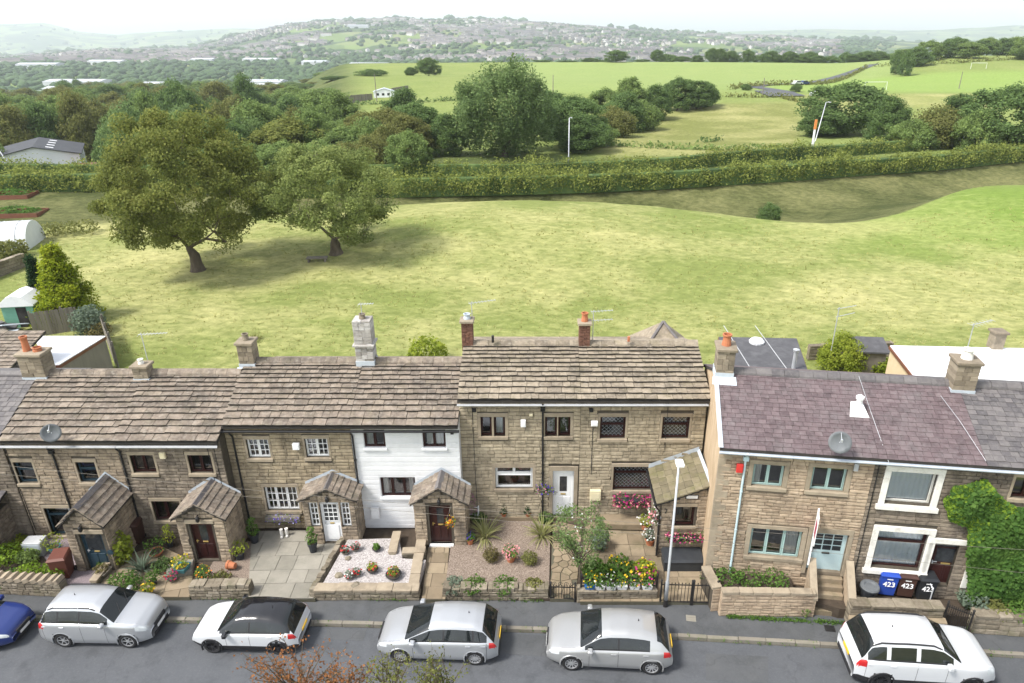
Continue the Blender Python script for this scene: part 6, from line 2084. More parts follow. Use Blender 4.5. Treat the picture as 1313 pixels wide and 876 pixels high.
M['bin_brown'] = surf('brown bin plastic', [(.10, .035, .025), (.14, .05, .036)], 3, .5)
M['bin_dkbrown'] = surf('dark brown bin plastic', [(.045, .022, .018), (.07, .035, .028)], 3, .5)
M['bin_blue'] = surf('blue bin plastic', [(.015, .05, .30), (.025, .075, .40)], 3, .45)
M['bin_black'] = surf('black bin plastic', [(.015, .017, .02), (.028, .03, .034)], 3, .45)
wheelie_bin('reddish brown wheelie bin beside the dark teal porch', 84, 738, GZ, 'bin_brown', .2)
wheelie_bin('dark wheelie bin in the corner between the first two porches', 176, 694, GZ, 'bin_dkbrown', .1)
# mahogany cottage garden
shrub(160, 722, GZ, .42, 1.35, 'leaf_lime', 'tall lime-leaved shrub against the side of the dark teal porch', 240, .075)
strap_plant(182, 732, GZ, .85, 'spiky arching strap plant in the maroon-door garden', 'leaf_grey', 80)
potted(201, 712, GZ, 'terracotta', .28, .2, 'ball', 'green mound in a wide terracotta bowl by the dark bin', 'leaf_green', size=.42, kind='bowl')
potted(219, 700, GZ, 'pot_dark', .15, .25, 'topiary', 'yellow-green double-ball standard by the maroon porch', 'leaf_lime', size=.25)
shrub(211, 730, GZ, .4, .45, 'leaf_dark', 'dark green spreading shrub before the maroon porch', leaf=.045)
pl = MB().bbox(-.45, .45, -.35, .35, 0, .22, .02).build('stone_block', M['flag'], None, G(232, 733, GZ), .35)
tag(pl, 'pale stone mounting block beside the maroon door step', 'stone block')
potted(234, 731, GZ + .22, 'pot_teal', .24, .2, 'ball', 'mass of yellow flowers in a white-rimmed teal trough', 'leaf_lime', ['fl_yellow'], .32, 'square')
potted(197, 750, GZ, 'pot_dark', .15, .22, 'ball', 'small green plant in a black pot on the brown flags', 'leaf_green', size=.28)
potted(192, 764, GZ, 'pot_grey', .17, .24, 'ball', 'yellow-leaved plant in a grey tub nearest the road', 'leaf_lime', ['fl_yellow'], size=.24)
shrub(160, 757, GZ, .62, .6, 'leaf_green', 'broad dark green bush with red buds at the kerb wall end', 420, .045, ['fl_red'] if False else [])
potted(222, 745, GZ, 'pot_grey', .16, .14, 'ball', 'low pot of crimson geraniums on the brown flags', 'leaf_grey', ['fl_magenta', 'fl_red'], .24, 'bowl')
potted(255, 754, GZ, 'pot_dark', .14, .2, 'ball', 'small succulent in a dark pot by the rubble wall', 'leaf_grey', size=.16)
shrub(263, 746, GZ, .26, .75, 'leaf_green', 'tall yellow and orange flowers beside the maroon porch step', 120, .04, ['fl_yellow', 'fl_orange'], 'flowering_plant', 'plant')
shrub(281, 748, GZ, .42, .4, 'leaf_olive', 'pink and mauve sedum clump on the tan gravel', 200, .045, ['fl_mauve', 'fl_pink'], 'flowering_plant', 'plant')
fp = thing('flower_pot', 'orange terracotta pot lying on its side on the tan gravel', 'pot', G(299, 731, GZ + .02), .3)
o = pot_geo(.17, .32).build('pot', M['terracotta'], fp); o.rotation_euler = (R(-90), 0, R(60)); o.location = (.1, 0, .17)
potted(308, 716, GZ, 'pot_dark', .2, .3, 'ball', 'airy lime bush in a black pot beside the maroon porch wall', 'leaf_lime', size=.38)
shrub(313, 752, GZ, .24, .16, 'leaf_grey', 'grey-green tuft at the corner of the tan gravel plot', 80, .035)
# white small-paned cottage
potted(327, 695, GZ + .02, 'pot_dark', .2, .42, 'topiary', 'double-ball topiary in a black pot beside the black downpipe', 'leaf_green', size=.25, n=260)
potted(402, 707, GZ + .02, 'pot_dark', .19, .45, 'topiary', 'double-ball topiary in a black pot by the white porch door', 'leaf_green', size=.24, n=260)
bt = thing('garden_ornament', 'pair of white boots ornament on the pale drive under the window', 'ornament', G(365, 688, GZ + .03), .3)
for dx in (-.1, .1):
    MB().lathe([(.06, 0), (.065, .1), (.06, .32), (.075, .34)], 10, (dx, .05, 0)).lathe([(.02, 0), (.055, .02), (.055, .07), (.02, .1)], 8, (dx, -.07, 0)).build('boot', M['gravelpot'], bt)
for (px, py, fl, lb) in ((443, 710, ['fl_red'], 'red flowers in the upper corner of the white gravel bed'), (456, 706, ['fl_pink', 'fl_red'], 'pink-red flowers next to the rocks on the white gravel'), (448, 742, ['fl_red', 'fl_white'], 'red and white flower clump in the middle of the white gravel'), (458, 738, ['fl_red'], 'small red flower clump right of the red and white one')):
    potted(px, py, .52, 'pot_grey', .16, .12, 'ball', lb, 'leaf_grey', fl, .17, 'bowl', 70)
potted(483, 706, .52, 'pot_dark', .17, .14, 'ball', 'spiky green cactus in a dark bowl on the white gravel', 'leaf_green', size=.14, kind='bowl', n=90)
potted(478, 733, .52, 'pot_dark', .22, .14, 'ball', 'red and green plant in a black bowl on the white gravel', 'leaf_lime', ['fl_red'], .2, 'bowl', 90)
potted(505, 740, .52, 'pot_dark', .3, .16, 'ball', 'wide black bowl with a low green and red plant on the white gravel', 'leaf_lime', ['fl_red'], .22, 'bowl', 110)
rkm = []
for i, (px, py, s, lb) in enumerate(((455, 752, .22, 'brownish rock on the white gravel near the wall'), (434, 738, .16, 'small rock at the left of the white gravel'), (446, 716, .12, 'small dark rock under the red flowers'))):
    bm = bmesh.new(); bmesh.ops.create_icosphere(bm, subdivisions=2, radius=s)
    rq = random.Random(i)
    for v in bm.verts: v.co *= rq.uniform(.8, 1.15); v.co.z *= .6
    me = bpy.data.meshes.new('rock'); bm.to_mesh(me); bm.free(); me.materials.append(M['wall_rubble'])
    tag(link('rock', me, None, G(px, py, .54)), lb, 'rock')
# tan gravel garden
potted(603, 697, GZ + .06, 'terracotta', .15, .26, 'ball', 'purple flowers in a terracotta pot at the corner of the stone porch', 'leaf_green', ['fl_purple'], .2)
strap_plant(622, 690, GZ + .06, 1.05, 'cream-striped strap plant near the stepladder', n=90)
strap_plant(695, 688, GZ + .06, 1.0, 'cream-striped strap plant beside the crazy-paved path', n=90)
shrub(630, 718, GZ + .06, .34, .48, 'leaf_brown', 'rounded olive-brown bush on the tan gravel, left of the pink flowers', 420, .03)
potted(655, 719, GZ + .06, 'terracotta', .2, .26, 'ball', 'pink flowers in a terracotta pot in the middle of the tan gravel', 'leaf_green', ['fl_pink', 'fl_pink'], .34)
shrub(679, 722, GZ + .06, .32, .5, 'leaf_olive', 'upright olive bush on the tan gravel, right of the pink flowers', 360, .03)
for (px, r, lb, mt) in ((582, .42, 'grey-green lavender clump by the wall end near the damp path', 'leaf_grey'), (608, .45, 'broad lavender clump behind the rough coped wall', 'leaf_grey'), (648, .48, 'feathery green clump behind the middle of the rough coped wall', 'leaf_grey'), (685, .36, 'thin yellowish clump near the iron gate', 'leaf_olive')):
    shrub(px, 756, GZ + .06, r, .42, 'leaf_green' if r > .43 else mt, lb, 320, .04)
for (px, lb) in ((646, 'small conifer in a terracotta pot, left of the picture window flowers'), (677, 'small conifer in a terracotta pot, right of the picture window flowers')):
    potted(px, 661, .5, 'terracotta', .16, .2, 'cone', lb, 'leaf_conifer_dark', size=.22)
potted(660, 659, .5, 'terracotta', .12, .16, 'ball', 'pale pink flowers in a small pot between the two conifers', 'leaf_green', ['fl_pink', 'fl_white'], .16)
potted(661, 650, .5, 'pot_dark', .2, .3, 'ball', 'lime shrub with purple flowers standing under the picture window', 'leaf_lime', ['fl_purple'], .3)
t = shrub(627, 656, .5, .34, 1.5, 'leaf_dark', 'tall dark climber in a pot against the buff wall', 300, .05, name='climbing_plant', cat='plant')
for px, lb in ((700, 'dark green low shrub at the foot of the black downpipe'), (613, 'dark green shrub behind the stepladder')):
    shrub(px, 668, .4, .35, .4, 'leaf_dark', lb, 160, .05)
ld = thing('stepladder', 'white metal stepladder hung with small baskets beside the stone porch', 'ladder', G(606, 668, .35), -.25)
for s in (-1, 1):
    MB().bbox(-.03, .03, -.02, .02, 0, 1.75, .004).build('rail', M['pvc_white'], ld, (s * .26, 0, 0)).rotation_euler = (-.22, -s * .05, 0)
for k in range(5):
    MB().bbox(-.24, .24, -.05, .05, -.012, .012, .003).build('rung', M['pvc_white'], ld, (0, .07 + k * .075, .3 + k * .33))
V, F = leafball(120, .25, 1.2, .04, 77, .3); o = link('flowers', np_mesh('flowers', V, F, M['fl_mauve']), ld); o.scale = (.9, .4, 1)
# iron gate of the crazy-paved path
def railing(label, A, B, z, h, name='railing', n=None, scroll=False, gate=False, cat='railing'):
    A, B = Vector(A), Vector(B); L = (B - A).length
    F = Frame(name, label, cat, A.x, A.y, z, math.atan2(B.y - A.y, B.x - A.x))
    for x in (0, L):
        MB().bbox(x - .03, x + .03, -.03, .03, 0, h + .12, .006).lathe([(.03, h + .12), (.045, h + .15), (.01, h + .21)], 8, (x, 0, 0)).build('post', M['iron'], F.root)
    for w in (.12, h - .06):
        MB().box(.03, L - .03, -.015, .015, w, w + .03).build('rail', M['iron'], F.root)
    k = n or max(3, int(L / .12))
    bm_ = MB().tube([(0, 0, .1), (0, 0, h)], .011, 6).lathe([(.011, h), (.022, h + .02), (.003, h + .07)], 6).mesh('bar', M['iron'])
    for i in range(1, k):
        piece('bar', bm_, F.root, (L * i / k, 0, 0))
    if scroll:
        for i in range(4):
            c = L * (i + .5) / 4
            MB().tube([(c + .09 * (1 - t / 14) * math.cos(t * .7), 0, h + .1 + .09 * (1 - t / 14) * math.sin(t * .7)) for t in range(13)], .009, 5).build('scroll', M['iron'], F.root)
    return F


railing('low black iron gate with scrolls at the crazy-paved path', g0(706, 771), g0(737, 772), .14, .7, 'iron_gate', 9, True, cat='gate')
railing('black iron railings on the short mossy wall by the flower boxes', (G(745, 752, .7)).xy, (G(842, 752, .7)).xy, .6, .5)
railing('black iron railings left of the lean-to yard gate', g0(846, 775), g0(885, 776), .14, .95)
railing('black iron yard gate beside the tall coursed wall', g0(887, 776), g0(917, 777), .14, .95, 'iron_gate', cat='gate')
# flower boxes hung on the railings
for i, (px, pm, fl, lb) in enumerate(((756, 'pot_blue', ['fl_yellow'], 'blue flower box at the tree end of the railings'), (769, 'pvc_white', ['fl_yellow', 'fl_white'], 'white flower box next to the blue end box'), (783, 'pvc_white', ['fl_white'], 'white flower box, third along the railings'), (797, 'pvc_white', ['fl_yellow'], 'white flower box, fourth along the railings'), (813, 'pvc_white', ['fl_pink', 'fl_yellow'], 'white flower box with pink and yellow blooms'), (829, 'pvc_white', ['fl_magenta', 'fl_yellow'], 'white flower box with magenta blooms at the lamp end'))):
    p = G(px, 750, .72)
    t = thing('flower_box', lb, 'planter', (p.x, p.y - .1, .62), 0)
    pot_geo(.19, .2, 'square').build('box', M[pm], t).scale = (1, .6, 1)
    V, F = leafball(130, .24, .5, .05, 300 + i, .12); link('foliage', np_mesh('foliage', V, F, M['leaf_green']), t)
    for k, f in enumerate(fl):
        V, F = leafball(13, .26, .55, .04, 330 + i * 3 + k, .15, .8, .4, .9); link('flowers', np_mesh('flowers', V, F, M[f]), t)
for px, py, r, h, mt, fl, lb in ((762, 738, .5, .6, 'leaf_green', [], 'leafy bed plants with thin stems under the slender tree'), (795, 736, .55, .65, 'leaf_green', ['fl_yellow'], 'tall green bed plants in the middle of the flower bed'), (825, 738, .45, .6, 'leaf_lime', ['fl_yellow', 'fl_magenta'], 'yellow and magenta bed flowers near the street lamp')):
    shrub(px, py, .46, r, h, mt, lb, 300, .06, fl, 'flowering_plant', 'plant')
# slender garden tree
p = G(744, 752, .4)
tm = tree_meshes(55, 4.0, 1.35, .055, 60, 48, 'round', .22, .05, 'leaf_willow', .36, -.8)
t = thing('garden_tree', 'slender airy young tree at the garden gate, pale green leaves', 'tree', (p.x, p.y + .35, .4))
piece('trunk', tm[0], t, (0, 0, 0), sc=(.75, .75, .86)); piece('crown', tm[1], t, (0, 0, 0), sc=(.75, .75, .86))
V, F = leafball(45, .8, 2.2, .04, 91, 1.2, .8, .3, .9); link('blossom', np_mesh('blossom', V, F, M['fl_white']), t).scale = (.8, .8, .9)
shrub(768, 704, GZ, .38, .95, 'leaf_grey', 'blue-green shrub between the slender tree and the ledge', 260, .06)
# lean-to yard
potted(833, 698, GZ, 'terracotta', .2, .3, 'ball', 'white daisies in a terracotta pot at the lean-to corner', 'leaf_grey', ['fl_white', 'fl_white'], .3)
potted(827, 678, .62, 'terracotta', .18, .26, 'ball', 'trailing white flowers in a terracotta pot on the raised ledge', 'leaf_lime', ['fl_white'], .3)
wb = thing('window_basket', 'trailing magenta fuchsias hung below the leaded ground floor window', 'basket', HD.M @ Vector((HD.at(808, 636)[0], -.2, HD.at(808, 636)[1])))
MB().bbox(-.62, .62, -.16, .1, -.18, .02, .02).build('trough', M['pot_dark'], wb)
trough_flowers(wb, -.75, .8, -.3, .12, 0, 240, ['fl_magenta', 'fl_magenta', 'fl_pink'], .045, .14, .38, seed=12)
wb = thing('window_basket', 'magenta trailing flowers in the trough under the lean-to window', 'basket', HD.M @ Vector(((wh[0] + wh[1]) / 2, vl - .2, wh[2] - .35)))
MB().bbox(-.6, .6, -.12, .12, -.14, .02, .02).build('trough', M['iron'], wb)
trough_flowers(wb, -.7, .85, -.2, .12, 0, 190, ['fl_magenta', 'fl_pink'], .042, .12, .25, seed=13)
hb = thing('hanging_basket', 'large basket of pale trailing flowers on the lean-to corner bracket', 'basket', HD.M @ Vector((ul - .18, vl + .25, 1.75)))
MB().lathe([(.03, -.2), (.16, -.14), (.2, 0), (.18, 0), (.02, -.16)], 12).tube([(0, 0, .5), (-.19, 0, 0)], .006, 4).tube([(0, 0, .5), (.19, 0, 0)], .006, 4).tube([(.16, 0, .5), (0, 0, .5)], .012, 5).build('basket', M['pot_grey'], hb)
trough_flowers(hb, -.26, .26, -.26, .26, 0, 150, ['fl_white', 'fl_pink'], .045, .14, .4, seed=14)
sb = thing('storage_chest', 'black garden storage chest under the lean-to window', 'chest', HD.M @ Vector((5.08 - 1.65 + .45, vl - .48, GZ - .4)))
MB().bbox(-.78, .68, -.34, .34, 0, .46, .02).build('chest', M['pot_dark'], sb)
MB().add([(-.82, -.38, .46), (.72, -.38, .46), (.72, .38, .46), (-.82, .38, .46), (-.78, -.3, .55), (.68, -.3, .55), (.68, .34, .6), (-.78, .34, .6)], [(0, 1, 5, 4), (1, 2, 6, 5), (2, 3, 7, 6), (3, 0, 4, 7), (4, 5, 6, 7)]).build('lid', M['pot_dark'], sb)
MB().bbox(.69, .76, -.3, .0, .12, .44, .01).build('side_box', M['red_box'], sb)
shrub(906, 706, GZ, .34, 1.25, 'leaf_mid', 'climbing shrub with pink blooms in the corner of the lean-to yard', 240, .06, ['fl_magenta'], 'climbing_plant', 'plant')
potted(908, 752, GZ, 'pot_grey', .24, .3, 'ball', 'dark leafy pot plant beside the yard gate', 'leaf_dark', size=.34)
# sage-windowed house: growth in the raised bed, trough, bins, handrail
pb = patch('flower_bed', [tuple((HR.M @ Vector((.25, -1.05, 0))).xy), tuple((HR.M @ Vector((3.0, -1.05, 0))).xy), tuple((HR.M @ Vector((3.0, -.05, 0))).xy), tuple((HR.M @ Vector((.25, -.05, 0))).xy)], .95, 'soil', 'raised bed between the tall coursed wall and the sage windows', .5, world=True)
for i, (u, lb) in enumerate(((.7, 'low weeds at the downpipe end of the raised bed'), (1.5, 'low weeds in the middle of the raised bed'), (2.35, 'taller weeds at the steps end of the raised bed'))):
    q = HR.M @ Vector((u, -.5, 0))
    PSEED[0] += 1
    t = thing('weed_clump', lb, 'plant', (q.x, q.y, .95))
    V, F = leafball(260, .5, .4 + .15 * (i == 2), .05, PSEED[0]); link('foliage', np_mesh('foliage', V, F, M['leaf_green']), t)
shrub(937, 772, .5, .14, .3, 'leaf_mid', 'tuft of weed growing from the face of the tall coursed wall', 60, .035)
shrub(1030, 788, .12, .22, .42, 'leaf_mid', 'small weed bush at the foot of the wall by the steps', 110, .04)
for px, py, mt, lb in ((1133, 758, 'bin_blue', 'blue wheelie bin numbered 423'), (1156, 760, 'bin_dkbrown', 'dark brown wheelie bin numbered 423, between the blue and black ones'), (1181, 764, 'bin_black', 'black wheelie bin numbered 423')):
    wheelie_bin(lb, px, py, .62, mt, math.atan(RY) + RNG.uniform(-.05, .05), '423')
patch('yard', [(1090, 762), (1205, 775), (1215, 800), (1088, 794)], .6, 'flag_brown', 'dark flagged forecourt the wheelie bins stand on', .3)
tb = thing('tub', 'round black tub with a dark grey lid beside the blue bin', 'tub', G(1112, 766, .62))
MB().lathe([(.24, 0), (.3, .42), (.33, .44), (.33, .5)], 18).build('body', M['pot_dark'], tb)
MB().lathe([(.33, .5), (.3, .56), (.2, .56), (.17, .52), (.01, .53)], 18).build('lid', M['dish'], tb)
tr = thing('stone_trough', 'upended grey stone block behind the round tub', 'stone block', G(1103, 746, .62), math.atan(RY))
MB().bbox(-.3, .3, -.14, .14, 0, .68, .03).build('block', M['chim_stone'], tr); MB().bbox(-.34, .34, -.17, .17, .68, .78, .02).build('cap', M['chim_stone'], tr)
hr_ = G(1190, 778, .6)
tag(MB().tube([(0, 0, 0), (.03, .05, .75), (-.05, .5, 1.0), (-.1, .8, .98)], .022, 8).build('handrail', M['steel'], None, hr_), 'bent galvanised handrail beside the black bin', 'handrail')
railing('dark green gate standing ajar before the white surround door', G(1208, 800, .3).xy, G(1240, 812, .3).xy, .2, .95, 'iron_gate', 12, cat='gate')
for px, py, r, h, mt, lb in ((1245, 778, .5, .7, 'leaf_grey', 'grey-green shrub beside the dark gate'), (1275, 786, .5, .5, 'leaf_olive', 'yellow-green shrub above the end wall'), (1302, 790, .5, .6, 'leaf_green', 'green shrub at the right end of the end wall')):
    shrub(px, py, .6, r, h, mt, lb, 260, .055)
# ivy on the end house
def ivy():
    rg = np.random.default_rng(64)
    t = thing('ivy', 'dense ivy climbing the end house, bright young growth along its upper edge', 'ivy', HT.M @ Vector((.8, 0, 0)), math.atan(RY))
    off = .8
    poly = [HT.at(*p) for p in ((1208, 640), (1222, 622), (1262, 612), (1285, 640), (1300, 646), (1345, 655), (1345, 800), (1250, 800), (1233, 770), (1238, 735), (1236, 700), (1240, 672), (1216, 664))]
    us = [p[0] for p in poly]; ws = [p[1] for p in poly]
    for nm, mt, n, th, young in (('foliage', 'leaf_ivy', 9000, .36, False), ('young_foliage', 'leaf_ivy_young', 1900, .33, True)):
        C, O = [], []
        while len(C) < n:
            u, w = rg.uniform(min(us), max(us)), rg.uniform(0, max(ws))
            if not inside((u, w), poly): continue
            # distance to the free upper/left edge
            dd = min(math.hypot(u - a, w - b) for a, b in poly[:4] + poly[-2:])
            edge = min(1, dd / .75)
            if young and rg.uniform() < edge * 1.25: continue
            dep = .1 + th * edge * (.6 + .4 * math.sin(u * 3.1) * math.sin(w * 2.7 + u))
            C.append((u - off, -dep * rg.uniform(.45, 1.15) - .04, w)); O.append((0, -1, .35))
        C = np.array(C)
        V, F = leaves(C, .078 if not young else .06, rg, np.array(O), .6, .75, .25)
        link(nm, np_mesh(nm, V, F, M[mt]), t)
    s = MB()
    for k in range(9):
        u = .3 + k * .45
        s.tube([(u - .2, -.05, 0), (u - .1 + .2 * math.sin(k), -.06, 1.6), (u + .2 * math.cos(k * 2), -.05, 3.6)], [.03, .02, .008], 5)
    s.build('stems', M['bark'], t)
ivy()

for px, py, lb in ((1064, 806, 'small dark iron drain grating in the pavement by the steps'), (886, 793, 'small pale square cover in the pavement by the yard gate')):
    p = G(px, py, .125); t = thing('drain_cover', lb, 'cover', p, math.atan(RY))
    MB().bbox(-.17, .17, -.14, .14, 0, .012, .004).build('plate', M['iron' if px > 1000 else 'flag'], t)
    for k_ in range(4): MB().box(-.13, .13, -.1 + k_ * .06, -.08 + k_ * .06, .012, .016).build('slot', M['black_pvc' if px > 1000 else 'kerb'], t)
for pts_, lb in (([(640, 812), (700, 815), (700, 842), (640, 838)], 'darker tarmac repair patch between two silver cars'), ([(905, 838), (985, 842), (985, 876), (905, 872)], 'large faded tarmac repair patch near the hatchback'), ([(420, 806), (470, 808), (466, 822), (416, 820)], 'small tarmac repair patch by the kerb')):
    tag(MB().prism(ccw([tuple(G(a_, b_, 0).xy) for a_, b_ in pts_]), -.01, .004).build('road_patch', M['asphalt_path']), lb, kind='structure')
# ---- street lamps, wires
def lamp(label, p, h, arm, head='led', r=.07, lean=(0, 0), name='street_lamp'):
    t = thing(name, label, 'street lamp', p)
    tp = Vector((lean[0], lean[1], h))
    MB().lathe([(r * 1.5, 0), (r * 1.45, .25), (r * 1.4, .3)], 12).build('base', M['iron'], t)
    MB().tube([(0, 0, .25), (0, 0, 1.1), (lean[0] * .2, lean[1] * .2, 1.2), tp], [r * 1.15, r * 1.15, r * .8, r * .6], 12).build('column', M['steel'], t, smooth=True)
    e = tp + Vector(arm)
    MB().tube([tp, tp + Vector(arm) * .5 + Vector((0, 0, .06)), e], r * .5, 8).build('arm', M['steel'], t)
    MB().bbox(-.13, .13, -.17, .2, -.05, .05, .03).build('lamp_head', M['pvc_white' if head == 'led' else 'steel'], t, e)
    MB().box(-.09, .09, -.12, .15, -.062, -.051).build('lens', M['gravelpot'], t, e)
    return t


pl_ = G(853, 777, .12)
lamp('grey steel street lamp standing on the pavement by the lean-to cottage', pl_, elev(592, pl_.y) - .12, (0, -.12, .02), r=.058)
p = G(729, 209); lamp('white lamp post beside the lane hedge, in front of the willow', (p.x, p.y, gz(p.x, p.y)), elev(150, p.y), (.3, -.6, .1), 'old', .11)
p = G(1043, 188, 0); lamp('leaning grey lamp post before the broad dark tree', (p.x, p.y, gz(p.x, p.y)), elev(130, p.y), (.5, -.6, .1), 'old', .11, (1.0, 0))
p = G(20, 222, 0); lamp('curved lamp post near the white shed at the left edge', (p.x, p.y, gz(p.x, p.y)), elev(165, p.y), (-.9, -.5, .2), 'old', .1, (-2.2, 0))
for pts, lb in (([(-60, 585), (0, 597), (130, 614), (350, 634), (560, 649), (740, 663), (910, 677), (1085, 688), (1313, 705), (1400, 712)], 'upper pale overhead wire crossing in front of the whole row'),
                ([(-60, 597), (0, 608), (130, 625), (350, 645), (560, 660), (740, 672), (910, 684), (1085, 722), (1313, 735), (1400, 742)], 'lower pale overhead wire crossing in front of the whole row')):
    P3 = []
    for (px, py) in pts:
        d = ray(px, py); t = 17.0 / d.y
        P3.append((t * d.x, 17.0, CAMH + t * d.z))
    a, b = Vector(P3[0]), Vector(P3[-1])
    zs = np.polyfit([q[0] for q in P3], [q[2] for q in P3], 2)
    xs = np.linspace(a.x, b.x, 30)
    tag(MB().tube([(x, 17.0, float(np.polyval(zs, x))) for x in xs], .0045, 5).build('overhead_wire', M['wood_grey']), lb, 'wire')

# ---- behind the houses
M['felt'] = surf('black roofing felt', [(.06, .06, .066), (.10, .10, .108)], 2, .8, 0, .3, 20, stain=((.16, .16, .17), .4))
M['white_roof'] = surf('pale roof membrane', [(.66, .68, .72), (.78, .79, .81)], 1.5, .6, stain=((.5, .52, .55), .5))
M['fascia'] = surf('brown fascia', [(.14, .055, .035), (.2, .085, .05)], 3, .6)
M['render_cream'] = surf('cream render', [(.55, .42, .26), (.64, .52, .36)], 3, .85)


def flat_roofed(name, label, quad, z, roof_mt, wall_mt, extras=None):
    P = ccw([tuple(G(px, py, z).xy) for px, py in quad])
    cx, cy = sum(p[0] for p in P) / len(P), sum(p[1] for p in P) / len(P)
    L_ = [(p[0] - cx, p[1] - cy) for p in P]
    t = thing(name, label, 'building', (cx, cy, 0))
    inn = [(a * .97, b * .97) for a, b in L_]
    MB().prism(inn, -.3, z - .2).build('wall', M[wall_mt], t)
    MB().prism(L_, z - .2, z - .03).build('fascia', M['fascia'], t)
    MB().prism([(a * .985, b * .985) for a, b in L_], z - .03, z + .02).build('roof', M[roof_mt], t)
    return t, (cx, cy), L_


t, c, L_ = flat_roofed('rear_extension', 'black felt flat-roofed extension behind the stone houses', [(921, 432), (1022, 434), (1040, 486), (921, 486)], 3.3, 'felt', 'stone_dark')
for k in (.33, .66):
    a = [l for l in L_]
    MB().box(-.02, .02, -4.2, 4.2, 3.32, 3.332).build('felt_seam', M['gutter_grey'], t, ((k - .5) * 5.5, 0, 0))
MB().lathe([(.4, 3.3), (.42, 3.42), (.3, 3.55), (.02, 3.6)], 14, (G(970, 440, 3.3).x - c[0], G(970, 440, 3.3).y - c[1], 0)).build('roof_light', M['white_roof'], t)
q = G(1017, 474, 3.3); MB().tube([(q.x - c[0], q.y - c[1], 3.3), (q.x - c[0], q.y - c[1], 4.35)], .1, 10).lathe([(.14, 4.3), (.16, 4.42), (.02, 4.48)], 10, (q.x - c[0], q.y - c[1], 0)).build('flue', M['steel'], t)
t, c, L_ = flat_roofed('rear_extension', 'broad white flat-roofed extension behind the ivy house', [(1140, 443), (1330, 447), (1330, 492), (1178, 492)], 3.2, 'white_roof', 'render_cream')
q = G(1275, 446, 3.2); MB().bbox(-.3, .3, -.3, .3, 0, .9, .03).bbox(-.38, .38, -.38, .38, .9, 1.02, .02).build('chimney', M['chim_stone'], t, (q.x - c[0], q.y - c[1], 3.2))
# hipped rear wing behind the middle pair
q0 = 4.6
rw = MB().add([(2.6, 4.2, 5.0), (5.4, 4.2, 5.0), (5.4, 7.4, 5.0), (2.6, 7.4, 5.0), (4.0, 5.6, 6.55)], [(0, 1, 4), (1, 2, 4), (2, 3, 4), (3, 0, 4)])
rw = rw.build('rear_wing_roof', M['slate_tan'], HD.root)
MB().box(2.7, 5.3, 5.62, 7.3, 0, 5.02).build('rear_wing_wall', M['stone'], HD.root)
MB().tube([(4.0, 5.6, 6.55), (2.6, 4.2, 5.02)], .07, 6).tube([(4.0, 5.6, 6.55), (5.4, 4.2, 5.02)], .07, 6).build('hip_tiles', M['slate_grey'], rw)
p = G(1080, 474, .2)
t = place_tree('apple_tree', 'bushy garden tree behind the purple slate roof', KINDS['bush'][0], p.x, p.y, 2.3, 6, 3.0, 9, .4, z=.0, mat='leaf_lime')
p = G(1105, 474, .2); t = thing('garden_shed', 'small dark timber shed behind the purple slate roof', 'shed', (p.x + .2, p.y, 0), -.1)
MB().box(-.8, .8, -.6, .6, 0, 1.7).build('wall', M['wood_grey'], t); MB().add([(-.95, -.75, 1.6), (.95, -.75, 1.6), (.95, .75, 1.95), (-.95, .75, 1.95), (-.95, -.75, 1.7), (.95, -.75, 1.7), (.95, .75, 2.05), (-.95, .75, 2.05)], [(0, 3, 2, 1), (4, 5, 6, 7), (0, 1, 5, 4), (1, 2, 6, 5), (2, 3, 7, 6), (3, 0, 4, 7)]).build('roof', M['felt'], t)
shrub(1125, 476, .2, .9, .9, 'leaf_lime', 'yellow-green shrub between the small shed and the white roof', 300, .1)
garden_wall('grey stone wall closing the back gardens behind the purple roof', G(1036, 462, 0).xy, G(1142, 458, 0).xy, .9, .3, z=0, length=(.4, .9), course=(.2, .3))
mst = G(1062, 470, .5); tag(MB().tube([(0, 0, 0), (0, 0, 4.3)], .03, 6).tube([(-.1, 0, 4.2), (1.1, .3, 4.3)], .02, 5).tube([(-.1, 0, 3.7), (1.1, .3, 3.85)], .02, 5).build('aerial_mast', M['steel'], None, (mst.x, mst.y, 0)), 'double aerial on a mast behind the purple slate roof', 'aerial')
shrub(549, 466, .0, 1.3, 1.7, 'leaf_lime', 'yellow-green bush behind the ridge of the white cottage', 420, .11)
# rear sheds, fences and planting on the left
t = thing('outbuilding', 'stone slated outbuilding behind the first chimney on the left', 'building', (-30.6, 31.0, 0))
MB().box(-5, 4.0, -2.5, 3.5, 0, 2.7).build('wall', M['stone_dark'], t)
ro = MB().add([(-5.2, -2.8, 2.6), (4.2, -2.8, 2.6), (4.2, 3.6, 4.1), (-5.2, 3.6, 4.1), (-5.2, -2.8, 2.7), (4.2, -2.8, 2.7), (4.2, 3.6, 4.2), (-5.2, 3.6, 4.2)], [(0, 3, 2, 1), (4, 5, 6, 7), (0, 1, 5, 4), (1, 2, 6, 5), (2, 3, 7, 6), (3, 0, 4, 7)]).build('roof', M['roof_deck'], t)
roof_slates(ro, -1.5, 4.2, -2.8, 2.7, 3.6, 4.2, 'slate_stone', .34, .28, (.35, .8), .045)
t, c, L_ = flat_roofed('flat_roofed_shed', 'pale flat-roofed shed behind the left cottages', [(43, 431), (136, 431), (76, 468), (58, 470)], 2.7, 'white_roof', 'wood_grey')
t = thing('yard_table', 'pale weathered table top in the yard behind the left cottages', 'table', G(118, 474, .3), .2)
MB().bbox(-.9, .9, -.6, .6, .9, .98, .02).build('top', M['white_roof'], t); MB().box(-.8, .8, -.5, .5, 0, .9).build('frame', M['wood_grey'], t)


